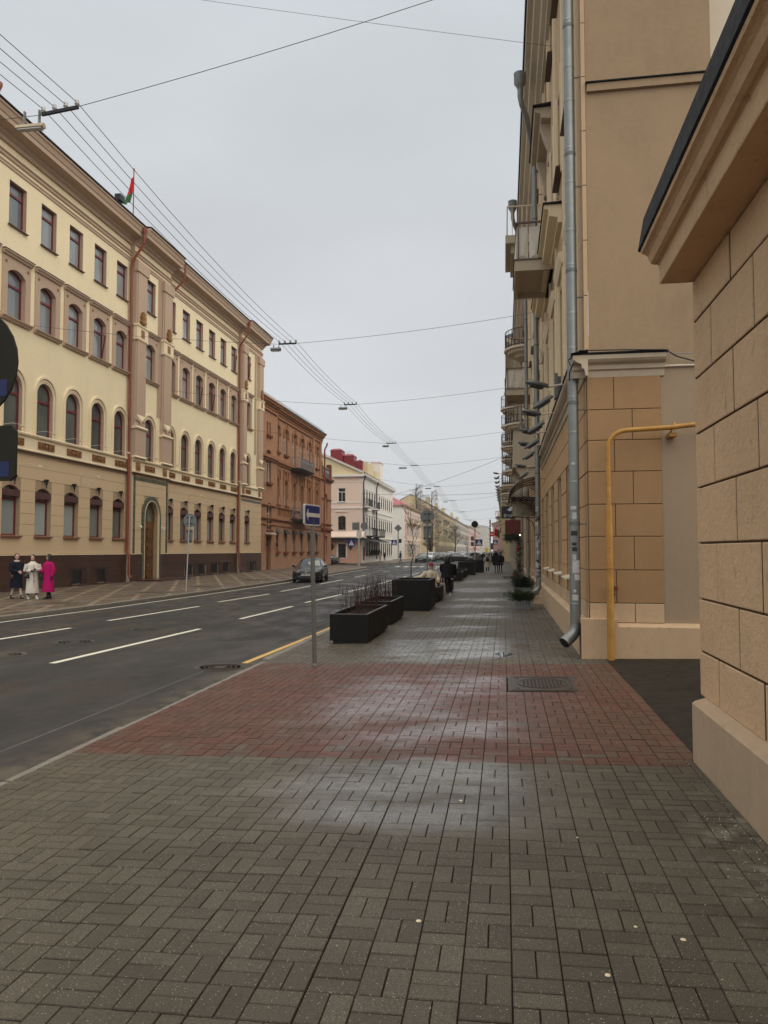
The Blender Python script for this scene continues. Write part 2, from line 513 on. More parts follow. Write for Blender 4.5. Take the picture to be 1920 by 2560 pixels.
M['joint'] = simple('joint_dirt', (.014, .011, .008), .95, var=.4, scale=20)
M['kerb'] = simple('granite_kerb', (.22, .195, .16), .7, var=.5, scale=9, bump=.5)
def left_pave():
    t = NT('patterned_left_paving')
    s3 = t.n('ShaderNodeSeparateXYZ', {0: t.pos()})
    X, Y = s3.outputs['X'], s3.outputs['Y']
    def stripe(expr, per, w):
        f = t.math('FRACT', t.math('DIVIDE', expr, per))
        return t.math('LESS_THAN', f, w)
    a = stripe(t.math('ADD', X, t.math('MULTIPLY', Y, .42)), 1.3, .15)
    b = stripe(t.math('SUBTRACT', t.math('MULTIPLY', Y, .42), X), 1.3, .15)
    l = t.math('MAXIMUM', a, b)
    n1 = t.noise(.5, 5, .6)
    dark = t.mix(t.rng(n1, .35, .65, 0, 1), (.125, .088, .06), (.065, .048, .036))
    c = t.mix(l, dark, (.23, .175, .115))
    c = t.mix(t.rng(t.noise(1.4, 5, .7), .5, .75, 0, .5), c, (.075, .055, .04))
    vo = t.n('ShaderNodeTexBrick', {'Vector': t.pos(), 'Scale': 1, 'Brick Width': .3, 'Row Height': .3, 'Mortar Size': .006, 'Color1': (1, 1, 1, 1), 'Color2': (.82, .82, .82, 1), 'Mortar': (.5, .5, .5, 1)})
    c = t.mix(1.0, c, vo.outputs['Color'], 'MULTIPLY')
    t.set('Base Color', c).set('Roughness', t.rng(t.noise(.9, 3), .4, .6, .35, .65))
    return t.mat
M['leftpave'] = left_pave()
M['planter'] = simple('dark_planter_panel', (.013, .0125, .012), .6, 0, var=.5, scale=2.5, spec=.12)
M['planter_rim'] = simple('planter_rim', (.1, .1, .1), .45, .2)
M['soil'] = simple('dark_soil', (.028, .017, .013), .95, var=.5, scale=30)
M['twig'] = simple('red_brown_twig', (.06, .03, .024), .8, var=.4, scale=8)
M['bark'] = simple('grey_bark', (.07, .055, .045), .9, var=.5, scale=10)
M['conifer'] = simple('conifer_green', (.028, .045, .02), .7, var=.6, scale=6)
M['conifer_light'] = simple('fresh_fir_green', (.07, .1, .03), .7, var=.5, scale=6)
M['redball'] = simple('red_bauble', (.5, .01, .03), .25, .1)
M['castiron'] = simple('cast_iron_cover', (.075, .06, .048), .45, .3, var=.5, scale=30)
M['skin'] = simple('skin', (.55, .33, .25), .55, var=.05)
M['hair'] = simple('dark_hair', (.012, .009, .008), .5)
M['hair_brown'] = simple('brown_hair', (.06, .03, .018), .5)
M['navy'] = simple('navy_coat', (.012, .015, .025), .9)
M['black'] = simple('black_cloth', (.008, .008, .009), .9)
M['white_fleece'] = simple('white_fleece', (.68, .64, .56), .95, var=.15, scale=30, bump=1)
M['cream_fleece'] = simple('cream_fleece', (.60, .52, .39), .95, var=.2, scale=30, bump=1)
M['magenta'] = simple('magenta_fleece', (.43, .008, .12), .9, var=.2, scale=25, bump=1)
M['beige_cloth'] = simple('beige_cloth', (.42, .36, .31), .9)
M['knit'] = simple('light_knit', (.5, .43, .36), .9)
M['denim'] = simple('grey_blue_denim', (.08, .1, .13), .9)
M['redhat'] = simple('red_knit', (.3, .012, .025), .9)
M['lilac'] = simple('lilac_cloth', (.4, .28, .33), .9)
M['leather'] = simple('black_leather', (.012, .011, .011), .4)
M['shoe_white'] = simple('white_shoe', (.6, .6, .58), .6)
M['rubber'] = simple('tyre_rubber', (.015, .015, .015), .85)
M['rim'] = simple('alloy_rim', (.38, .38, .39), .3, .9, var=.1)
M['chrome'] = simple('chrome', (.6, .6, .6), .12, 1, var=.05)
M['carglass'] = glass('car_glass', (.012, .014, .014), .03, .2)
M['carglass'].node_tree.nodes['Principled BSDF'].inputs['Specular IOR Level'].default_value = 1.0
M['blacktrim'] = simple('black_trim', (.01, .01, .01), .5)
M['headlamp'] = glass('headlamp_glass', (.5, .5, .48), .08, .2, 20)
M['taillamp'] = glass('tail_lamp_glass', (.25, .01, .01), .1, .2, 20)
M['plate'] = simple('number_plate_white', (.6, .6, .58), .5)
def paint(name, c, metal=.3):
    t = NT(name)
    t.set('Base Color', t.mix(t.rng(t.noise(2.5, 4), .4, .8, 0, .1), c, (.10, .09, .08))).set('Roughness', .45).set('Metallic', metal).set('Specular IOR Level', .2).set('Coat Weight', .7).set('Coat Roughness', .05)
    return t.mat
M['carblack'] = paint('black_car_paint', (.008, .007, .007), 0)
M['cargrey'] = paint('grey_car_paint', (.16, .17, .18), .5)
M['carwhite'] = paint('white_car_paint', (.6, .61, .62), .1)
M['carsilver'] = paint('silver_car_paint', (.38, .39, .40), .6)
M['cardark'] = paint('dark_car_paint', (.02, .021, .024), .1)
M['signblue'] = simple('sign_blue', (.008, .03, .22), .35, var=.1)
M['signblue_dark'] = simple('sign_navy', (.006, .014, .09), .4, var=.1)
M['signwhite'] = simple('sign_white', (.75, .75, .75), .4, var=.05)
M['signgrey'] = simple('sign_dull_white', (.42, .39, .35), .5, var=.15)
M['signred'] = simple('sign_red', (.55, .03, .015), .4, var=.1)
M['signyellow'] = simple('sign_yellow', (.7, .5, .02), .4, var=.1)
M['insulator'] = simple('porcelain_insulator', (.5, .5, .48), .35)
M['wirecol'] = simple('cable', (.05, .05, .055), .6)
M['flagred'] = simple('flag_red', (.45, .015, .02), .8)
M['flaggreen'] = simple('flag_green', (.03, .11, .04), .8)
M['slat'] = simple('grey_slat_wood', (.22, .23, .23), .7, var=.3, scale=5)
M['ribbed'] = simple('stained_ribbed_metal', (.42, .37, .26), .7, var=.7, scale=3)
M['boardred'] = simple('dark_red_board', (.14, .018, .014), .45, var=.3)
M['signblack'] = simple('sign_black', (.012, .012, .012), .4, var=.05)
M['polycarb'] = glass('smoky_polycarbonate', (.2, .17, .16), .2, .3)
M['stickerw'] = simple('paper_sticker', (.55, .55, .53), .8, var=.5, scale=40)
M['stickerb'] = simple('blue_sticker', (.03, .06, .3), .7)
M['stickerd'] = simple('dark_sticker', (.05, .05, .05), .8)
def emis(name, c, s):
    t = NT(name)
    t.set('Base Color', c).set('Emission Color', c).set('Emission Strength', s)
    return t.mat
M['litsign'] = emis('lit_yellow_sign', (1, .55, .05), 1.0)
M['litwhite'] = emis('small_lit_lamp', (1, .95, .8), .7)
M['ground'] = simple('far_ground', (.07, .068, .062), .9, var=.3, scale=.1)
M['birch'] = simple('bare_birch_twigs', (.16, .125, .11), .9)
M['water'] = None
def water():
    t = NT('puddle_water')
    t.set('Base Color', (.03, .028, .025)).set('Roughness', .03).set('Specular IOR Level', .9)
    return t.mat
M['water'] = water()
# ================= ground, road, pavements =================
def gz(x): return 0.02 * x
def structure(name, me, loc=None, parent=None):
    o = link(name, me, parent, loc); o['kind'] = 'structure'; return o
b = MB(); b.poly([(-900, -60, -.6), (900, -60, -.6), (900, 1500, -.6), (-900, 1500, -.6)])
structure('ground', b.mesh('ground', M['ground']))
b = MB()
for (ya, yb) in ((-20, 40), (40, 200), (200, 1300)):
    b.poly([(-80, ya, -.13), (-4.2, ya, -.13), (-4.2, yb, -.13), (-80, yb, -.13)])
road = structure('road', b.mesh('road', M['asphalt']))
def strip(pts, w, z, name, mat, parent):
    b = MB()
    for (a, c) in zip(pts[:-1], pts[1:]):
        d = Vector((c[0] - a[0], c[1] - a[1], 0)).normalized(); n = Vector((-d.y, d.x, 0)) * w / 2
        b.poly([(a[0] - n.x, a[1] - n.y, z), (a[0] + n.x, a[1] + n.y, z), (c[0] + n.x, c[1] + n.y, z), (c[0] - n.x, c[1] - n.y, z)][::-1])
    return b.build(name, mat, parent)
for a, c in [((-11.3, 12.6), (-10.89, 17.96)), ((-10.97, 19.95), (-10.6, 25.5)), ((-10.76, 27.76), (-10.44, 33.09)), ((-10.55, 35.18), (-10.53, 41.07)), ((-10.56, 43.17), (-10.62, 49.77)), ((-10.72, 54.3), (-10.74, 59.03)), ((-10.8, 68), (-10.8, 72)), ((-10.8, 82), (-10.8, 86)), ((-10.8, 100), (-10.8, 104))]:
    strip([a, c], .13, -.126, 'lane_dash', M['markwhite'], road)
for a, c in [((-7.82, 12.33), (-7.56, 18.26)), ((-7.5, 21.03), (-7.36, 26.01)), ((-7.41, 27.91), (-7.16, 33.21)), ((-7.3, 35.55), (-7.18, 41.2)), ((-7.25, 43.26), (-7.27, 49.43)), ((-7.26, 51.5), (-7.26, 57)), ((-7.26, 60), (-7.26, 66)), ((-7.26, 70), (-7.26, 76)), ((-7.26, 80), (-7.26, 86))]:
    strip([a, c], .14, -.126, 'lane_dash', M['markwhite'], road)
LK = [(-14.1, 12), (-13.9, 19.4), (-13.58, 24.2), (-13.33, 33.8), (-13.3, 44.3), (-13.6, 55), (-14.0, 66), (-14.3, 78), (-14.9, 83), (-16.6, 87), (-19.5, 89.0), (-26, 89.6), (-45, 89.8)]
strip([(p[0] + .28, p[1]) for p in LK[:8]], .1, -.126, 'edge_line', M['markwhite'], road)
strip([(-4.92, 2), (-4.86, 13), (-4.8, 30)], .014, -.1265, 'sealed_joint', M['kerb'], road)
strip([(-4.5, 12.86), (-4.38, 17.24), (-4.38, 60)], .12, -.126, 'kerb_line', M['markyellow'], road)
# zebra crossing far up the street
for k in range(9):
    strip([(-4.9 - k * .95, 88), (-4.9 - k * .95, 92)], .45, -.126, 'crossing_bar', M['markwhite'], road)

# kerb stones
def kerb_stone_mesh(L, w, h, seed):
    rr = random.Random(seed); b = MB(); bv = .018
    prof = [(-w / 2, 0), (w / 2, 0), (w / 2, h - bv), (w / 2 - bv, h), (-w / 2 + bv, h), (-w / 2, h - bv)]
    b.prism(prof, 'y', -L / 2 + .006, L / 2 - .006)
    return b.mesh('kerb_stone', M['kerb'])
KS = [kerb_stone_mesh(1.0, .15, .2, s) for s in range(2)]
# near pavement base
b = MB()
for (ya, yb) in ((-6, 60), (60, 420)):
    b.poly([(-4.1, ya, gz(-4.1) - .0075), (9, ya, gz(9) - .0075), (9, yb, gz(9) - .0075), (-4.1, yb, gz(-4.1) - .0075)])
b.poly([(-4.1, -6, gz(-4.1) - .012), (-4.1, 420, gz(-4.1) - .012), (-4.1, 420, -.13), (-4.1, -6, -.13)])
pavement = structure('pavement', b.mesh('pavement', [M['joint']]))
b = MB(); b.poly([(-4.1, 60.03, gz(-4.1)), (1.3, 60.03, gz(1.3)), (1.3, 420, gz(1.3)), (-4.1, 420, gz(-4.1))])
b.build('far_paving', M['paver'], pavement)
rr = random.Random(3)
y = -1.0
while y < 60:
    top = -.118 if y < 12.5 else -.07
    o = link('kerb_stone', KS[0], pavement, (-4.178 + rr.uniform(-.012, .012), y + .5, top - .2 + rr.uniform(-.006, .006)), (rr.uniform(-.006, .006), 0, rr.uniform(-.015, .015)))
    y += 1.0
b = MB(); b.prism([(-4.25, -.2), (-4.1, -.2), (-4.1, -.075), (-4.25, -.075)], 'y', 60, 420)
b.build('kerb_run', M['kerb'], pavement)
# wet asphalt in the alley mouth
b = MB()
b.poly([(1.66, 6.9, gz(1.66) - .002), (9, 6.9, gz(9) + .004), (9, 13.4, gz(9) + .004), (1.66, 13.4, gz(1.66) - .002)])
structure('alley_ground', b.mesh('alley_ground', M['asphalt_alley']))

# pavers (basket weave)
UX, UY = .2165, .224
X0, Y0 = .02, 3.225
cells = []
MAN = (.09, .93, 10.28, 11.34)
for j in range(-7, 254):
    ya = Y0 + j * UY
    if ya < 1.6: continue
    lim = 1.595 if ya < 7.0 else (1.66 if ya < 13.2 else 1.285)
    for i in range(-19, 9):
        xa = X0 + i * UX
        if xa < -4.1: continue
        xb = min(xa + UX, lim)
        if xb - xa < .03: continue
        if MAN[0] < xa + UX / 2 < MAN[1] and MAN[2] < ya + UY / 2 < MAN[3] - .05: continue
        full = (xb - xa) > UX - .001
        horiz = (i + j) % 2 == 0   # checked against the photograph
        if not full:
            cells.append((xa, xb, ya, ya + UY, 1 if xb - xa < .13 else horiz))
            continue
        if horiz:
            cells.append((xa, xb, ya, ya + UY / 2, 0)); cells.append((xa, xb, ya + UY / 2, ya + UY, 0))
        else:
            cells.append((xa, xa + UX / 2, ya, ya + UY, 1)); cells.append((xa + UX / 2, xb, ya, ya + UY, 1))
prs = random.Random(11)
G_, BV = .0046, .0028
def paver_geo(w, l, z0=0.0):
    """local: centred, top at z0"""
    a, c = w / 2 - G_ / 2, l / 2 - G_ / 2 - .0018
    a2, c2 = a - BV, c - BV
    V = [(-a, -c, z0 - .03), (a, -c, z0 - .03), (a, c, z0 - .03), (-a, c, z0 - .03),
         (-a, -c, z0 - .005), (a, -c, z0 - .005), (a, c, z0 - .005), (-a, c, z0 - .005),
         (-a2, -c2, z0), (a2, -c2, z0), (a2, c2, z0), (-a2, c2, z0)]
    F = [(0, 1, 5, 4), (1, 2, 6, 5), (2, 3, 7, 6), (3, 0, 4, 7), (4, 5, 9, 8), (5, 6, 10, 9), (6, 7, 11, 10), (7, 4, 8, 11), (8, 9, 10, 11)]
    return V, F
def attrs(me, rnd, tint):
    for nme, data in (('rnd', rnd), ('tint', tint)):
        a = me.attributes.new(nme, 'FLOAT', 'FACE')
        a.data.foreach_set('value', data)
hw = 960 / 1900.0
def infrust(x, y):
    s_, c_ = math.sin(R(8.962)), math.cos(R(8.962))
    zc = -s_ * x + c_ * y
    xc = c_ * x + s_ * y
    if zc <= 0: return False
    vy = (CH + .0) / zc
    return abs(xc / zc) < hw + .03 and vy < (1280 / 1900.0 + .08)
cells.sort(key=lambda c: (c[0] + c[1]) ** 2 / 4 * .5 + (c[2] + c[3]) ** 2 / 4)
variants = {}
n_ind = 0
BV_, BF_, BR_, BT_ = [], [], [], []
def in_red(y): return 1.0 if 6.80 < y < 12.60 else 0.0
for (xa, xb, ya, yb, o_) in cells:
    cx, cy = (xa + xb) / 2, (ya + yb) / 2
    full = abs((xb - xa) * (yb - ya) - UX * UY / 2) < 1e-4
    dz = prs.uniform(-.0018, .0018)
    # a few sunk or lifted seams as in the photo
    if abs(cx + .55 - (cy - 4.4) * -.0) < .12 and 2.5 < cy < 5.2: dz -= .002
    rx, ry = prs.uniform(-.006, .006), prs.uniform(-.006, .006)
    rz = prs.uniform(-.008, .008)
    dz += .0022 * math.sin(cx * 2.1 + 1.3) * math.sin(cy * 1.7) + .0015 * math.sin(cx * 5.3 + cy * 3.1)
    if cy < 5.6 and abs(xa - (X0 - 4 * UX)) < .004: cx += .0022
    if cy < 5.6 and abs(xb - (X0 - 4 * UX)) < .004: cx -= .001
    if 6.0 < cy < 8.6 and abs(ya - (Y0 + 19 * UY) - .03 * math.sin(cx * 2)) < .05 and cx < -.4: cy += .005
    if prs.random() < .03: rx += prs.choice((-.02, .02)); dz += .003
    if full and n_ind < 300 and infrust(cx, cy):
        key = (o_, prs.randrange(8))
        if key not in variants:
            V, F = paver_geo(xb - xa, yb - ya)
            me = bpy.data.meshes.new('paver'); me.from_pydata(V, [], F); me.materials.append(M['paver'])
            attrs(me, [key[1] / 7.0] * len(F), [0.0] * len(F))
            variants[key] = me
        link('paver', variants[key], pavement, (cx, cy, gz(cx) + dz), (rx, ry - .02, rz))
        n_ind += 1
    else:
        V, F = paver_geo(xb - xa, yb - ya)
        k = len(BV_)
        for (px, py, pz) in V:
            qx, qy = px - py * rz, py + px * rz
            BV_.append((cx + qx, cy + qy, gz(cx + qx) + dz + pz + rx * py - ry * px))
        BF_.extend([[k + q for q in f] for f in F])
        rv = prs.random()
        tv = in_red(cy)
        if tv and (cy < 7.3 or cy > 12.0) and prs.random() < .3: tv = prs.choice((.25, .5, .7))
        if tv: tv *= prs.choice((1, 1, .9, .8))
        if not tv and prs.random() < .006: tv = .6
        BR_.extend([rv] * len(F)); BT_.extend([tv] * len(F))
me = bpy.data.meshes.new('pavers'); me.from_pydata(BV_, [], BF_); me.materials.append(M['paver'])
attrs(me, BR_, BT_)
o = link('pavers', me, pavement); o['kind'] = 'stuff'

# square inspection cover
t = thing('manhole_cover', 'square cast iron inspection cover with a studded round lid set in the red paving', 'manhole cover', (.51, 10.81, gz(.51)))
b = MB(); zt = gz(.51) + .001
def slope_box(b, x0, x1, y0, y1, z0, z1, m=0):
    V = [(x0, y0, gz(x0) + z0), (x1, y0, gz(x1) + z0), (x1, y1, gz(x1) + z0), (x0, y1, gz(x0) + z0), (x0, y0, gz(x0) + z1), (x1, y0, gz(x1) + z1), (x1, y1, gz(x1) + z1), (x0, y1, gz(x0) + z1)]
    b.add(V, [(0, 3, 2, 1), (4, 5, 6, 7), (0, 1, 5, 4), (1, 2, 6, 5), (2, 3, 7, 6), (3, 0, 4, 7)], m)
slope_box(b, .04, .98, 10.22, 11.4, -.03, .001)
for x0, x1, y0, y1 in ((.08, .94, 10.26, 10.31), (.08, .94, 11.31, 11.36), (.08, .125, 10.31, 11.31), (.895, .94, 10.31, 11.31)):
    slope_box(b, x0, x1, y0, y1, .001, .008)
o = b.build('frame', M['castiron'], t, (0, 0, 0))
b = MB(); n = 32
ring = lambda r, z: [(.51 + r * math.cos(2 * PI * k / n), 10.81 + 1.12 * r * math.sin(2 * PI * k / n), gz(.51 + r * math.cos(2 * PI * k / n)) + z) for k in range(n)]
a1, a2, a3, a4 = ring(.345, .001), ring(.345, .009), ring(.325, .009), ring(.325, .004)
for q1, q2 in ((a1, a2), (a2, a3), (a3, a4)):
    for k in range(n): b.poly([q1[k], q1[(k + 1) % n], q2[(k + 1) % n], q2[k]])
b.poly(a4)
for i in range(-6, 7):
    for j in range(-6, 7):
        x, y = .51 + i * .05, 10.81 + j * .055
        if ((x - .51) ** 2 + ((y - 10.81) / 1.12) ** 2) < .3 ** 2:
            slope_box(b, x - .016, x + .016, y - .012, y + .012, .004, .010)
b.build('lid', M['castiron'], t, (0, 0, 0))
b = MB()
for i in range(6):
    for (sx, sy) in ((.17, 10.42), (.85, 10.42), (.17, 11.2), (.85, 11.2)):
        x = sx + (i % 3 - 1) * .022; y = sy + (i // 3 - .5) * .05
        slope_box(b, x - .006, x + .006, y - .02, y + .02, .001, .008)
o = b.build('corner_ribs', M['castiron'], t, (0, 0, 0)); o['kind'] = 'stuff'
# road covers
def road_cover(x, y, r, label, mat):
    t = thing('manhole_cover', label, 'manhole cover', (x, y, -.126), group=None)
    b = MB()
    b.lathe([(r, 0), (r, .008), (r * .93, .008), (r * .91, .002), (r * .86, .002)], (0, 0, 0), 36, sm=False)
    b.build('frame', mat, t, (x, y, -.13))
    b = MB()
    pr = [(r * .86, .0)]
    for k in range(4):
        q = r * (.84 - k * .19)
        pr += [(q, .002), (q, .009), (q - r * .06, .009), (q - r * .06, .002)]
    pr += [(.01, .004)]
    b.lathe(pr, (0, 0, 0), 36, sm=False)
    b.build('lid', mat, t, (x, y, -.13))
cov2 = simple('dusty_cast_iron', (.13, .115, .095), .8, .1, var=.5, scale=14)
cov3 = simple('asphalt_worn_cover', (.095, .09, .08), .8, 0, var=.5, scale=8)
road_cover(-4.75, 12.37, .44, 'round ribbed manhole cover in the road at the end of the yellow kerb line', M['castiron'])
road_cover(-9.35, 13.15, .42, 'dusty round manhole cover in the road left of the nearest lane dash', cov2)
road_cover(-9.15, 15.25, .42, 'faint worn round cover in the middle of the near lanes', cov3)
road_cover(-11.35, 17.1, .36, 'round cover in the road beyond the left lane dash', cov2)
road_cover(-8.9, 17.95, .34, 'small worn cover patch beside the far end of the long lane dash', cov3)
# puddle
b = MB(); pr = random.Random(5); n = 22
pts = []
for k in range(n):
    a = 2 * PI * k / n; rad = 1 + .35 * math.sin(3 * a + 1) + pr.uniform(-.18, .18)
    pts.append((-.04 + .13 * rad * math.cos(a), 13.75 + .36 * rad * math.sin(a)))
b.poly([(x, y, gz(-.04) + .0045) for x, y in pts])
tag(b.build('puddle', M['water']), 'small puddle on the paving between the red band and the downspout', 'puddle')
# small pale spots on the pavers
for k, (px, py, r_) in enumerate([(991, 2303, .014), (1681, 2370, .013), (1165, 1975, .014), (1733, 2259, .01), (1830, 2272, .016)]):
    pass
SP = [(-.437, 3.888, .014), (.43, 3.5, .013), (-.33, 5.75, .016), (.62, 3.95, .009), (.82, 3.85, .014), (.45, 5.1, .008)]
for (sx, sy, r_) in SP:
    b = MB(); b.lathe([(r_, 0), (r_ * .9, .002), (r_ * .5, .003)], (0, 0, 0), 12)
    tag(b.build('gum_spot', M['cream'], None, (sx, sy, gz(sx) + .001)), 'small pale gum spot flattened on a paver', 'gum spot', 'gum spots on the pavers')

# ---------- left pavement ----------
b = MB()
L = [(p[0] - .14, p[1]) for p in LK]
poly = [(-60, -10), (-14.3, -10)] + L[:-1] + [(-60, 89.9)]
b.poly([(x, y, 0) for x, y in poly])
lp = structure('left_pavement', b.mesh('left_pavement', M['leftpave']))
def kerb_along(pts, parent, top=0.005):
    for (a, c) in zip(pts[:-1], pts[1:]):
        a = Vector((*a, 0)); c = Vector((*c, 0)); d = c - a; n = max(1, round(d.length / 1.0)); L_ = d.length / n
        ang = math.atan2(d.y, d.x) - PI / 2
        for k in range(n):
            p = a + d * ((k + .5) / n)
            link('kerb_stone', KS[1], parent, (p.x - .07, p.y, top - .2), (0, 0, ang), (1, L_, 1))
kerb_along(LK[:12], lp)
# far left pavement, beyond the side street
FK = [(-45, 105.2), (-22, 105.2), (-17.5, 105.6), (-15.6, 107), (-15.2, 112), (-15.2, 150)]
b = MB(); b.poly([(x, y, 0) for x, y in [(-60, 105.4)] + [(p[0] - .1, p[1] + .1) for p in FK[1:-1]] + [(-15.3, 900), (-60, 900)]])
lp2 = structure('far_left_pavement', b.mesh('far_left_pavement', M['leftpave']))
kerb_along(FK[1:], lp2)
b = MB(); b.prism([(-15.35, -.13), (-15.2, -.13), (-15.2, .005), (-15.35, .005)], 'y', 150, 700); b.build('kerb_run', M['kerb'], lp2)
# tree pit grates / sunken patches in the left pavement
for (x, y, w_, l_, lab) in [(-15.2, 24.3, 1.3, 1.5, 'square earth-filled tree pit in the left pavement nearest the three women'), (-15.0, 31.0, 1.3, 1.6, 'earth-filled tree pit in the left pavement before the sign post'), (-14.9, 36.5, 1.3, 1.7, 'earth-filled tree pit in the left pavement behind the sign post'), (-15.2, 45, 1.3, 1.7, 'far earth-filled tree pit near the black sedan')]:
    t = thing('tree_pit', lab, 'tree pit', (x, y, 0))
    b = MB(); b.box(-w_ / 2, w_ / 2, -l_ / 2, l_ / 2, 0.0, .012); b.build('earth', simple('pit_earth', (.11, .075, .045), .95, var=.7, scale=6, bump=1), t, (x, y, 0))
    b = MB()
    for q in ((-w_ / 2 - .06, w_ / 2 + .06, -l_ / 2 - .06, -l_ / 2), (-w_ / 2 - .06, w_ / 2 + .06, l_ / 2, l_ / 2 + .06), (-w_ / 2 - .06, -w_ / 2, -l_ / 2, l_ / 2), (w_ / 2, w_ / 2 + .06, -l_ / 2, l_ / 2)):
        b.box(q[0], q[1], q[2], q[3], 0.0, .03)
    b.build('edging', M['kerb'], t, (x, y, 0))

# grit and crumbs lying on the paving
b = MB(); rg = random.Random(21)
for k in range(420):
    if k < 260: x = 1.59 - abs(rg.gauss(0, .16)); y = rg.uniform(3.5, 7.0)
    elif k < 330: x = 1.27 - abs(rg.gauss(0, .1)); y = rg.uniform(13.4, 24)
    else: x = rg.uniform(-4.1, 1.5); y = rg.uniform(2.5, 8)
    r_ = rg.uniform(.0025, .006 if k < 330 else .004); z = gz(x)
    b.add([(x - r_, y - r_, z), (x + r_, y - r_ * .6, z), (x, y + r_, z), (x + r_ * .2, y, z + r_)], [(0, 1, 3), (1, 2, 3), (2, 0, 3)], 0 if rg.random() < .7 else 1)
tag(b.build('grit', [M['cream'], M['kerb']], None, None, kind='stuff'), 'pale grit and crumbs scattered over the pavers, thickest along the wall foot', 'grit')
# ================= facade tools =================
def mapper(kind, p):
    if kind == 'L': return lambda u, d, z: (p + d, u, z)
    if kind == 'R': return lambda u, d, z: (p - d, u, z)
    if kind == 'S': return lambda u, d, z: (u, p - d, z)
def outline(u0, u1, z0, z1, kind, rise, n=12):
    zs = z1 - rise
    P = [(u0, z0), (u1, z0)]
    if kind == 'rect': return P + [(u1, z1), (u0, z1)]
    c = (u0 + u1) / 2; hw_ = (u1 - u0) / 2
    for i in range(n + 1):
        t = PI * i / n
        if kind == 'round':
            P.append((c + hw_ * math.cos(t), zs + rise * math.sin(t)))
        else:
            x = 1 - 2 * i / n
            P.append((c + hw_ * x, zs + rise * (1 - x * x)))
    return P
def facade(b, mp, u0, u1, z0, z1, ops, m=0, jm=None, depth=.3):
    """ops: (u0,u1,z0,z1,kind,rise)"""
    jm = m if jm is None else jm
    us = sorted(set([u0, u1] + [o[0] for o in ops] + [o[1] for o in ops]))
    zs = sorted(set([z0, z1] + [o[2] for o in ops] + [o[3] for o in ops]))
    for j in range(len(zs) - 1):
        za, zb = zs[j], zs[j + 1]
        run = None
        for i in range(len(us) - 1):
            ua, ub = us[i], us[i + 1]
            uc, zc = (ua + ub) / 2, (za + zb) / 2
            ins = any(o[0] < uc < o[1] and o[2] < zc < o[3] for o in ops)
            if not ins:
                if run is None: run = ua
                end = ub
            if (ins or i == len(us) - 2) and run is not None:
                b.poly([mp(run, 0, za), mp(end, 0, za), mp(end, 0, zb), mp(run, 0, zb)], m); run = None
    for (a, c, p, q, kind, rise) in ops:
        ol = outline(a, c, p, q, kind, rise)
        if kind != 'rect':
            arc = ol[2:]
            h = len(arc) // 2
            R_ = arc[:h + 1]; L_ = arc[h:]
            for k in range(len(R_) - 1): b.poly([mp(c, 0, q), mp(R_[k + 1][0], 0, R_[k + 1][1]), mp(R_[k][0], 0, R_[k][1])], m)
            for k in range(len(L_) - 1): b.poly([mp(a, 0, q), mp(L_[k + 1][0], 0, L_[k + 1][1]), mp(L_[k][0], 0, L_[k][1])], m)
        for k in range(len(ol)):
            s_, e_ = ol[k], ol[(k + 1) % len(ol)]
            b.add([mp(s_[0], 0, s_[1]), mp(e_[0], 0, e_[1]), mp(e_[0], -depth, e_[1]), mp(s_[0], -depth, s_[1])], [(0, 1, 2, 3)], jm, kind != 'rect' and k >= 2 and k < len(ol) - 1)
WC = {}
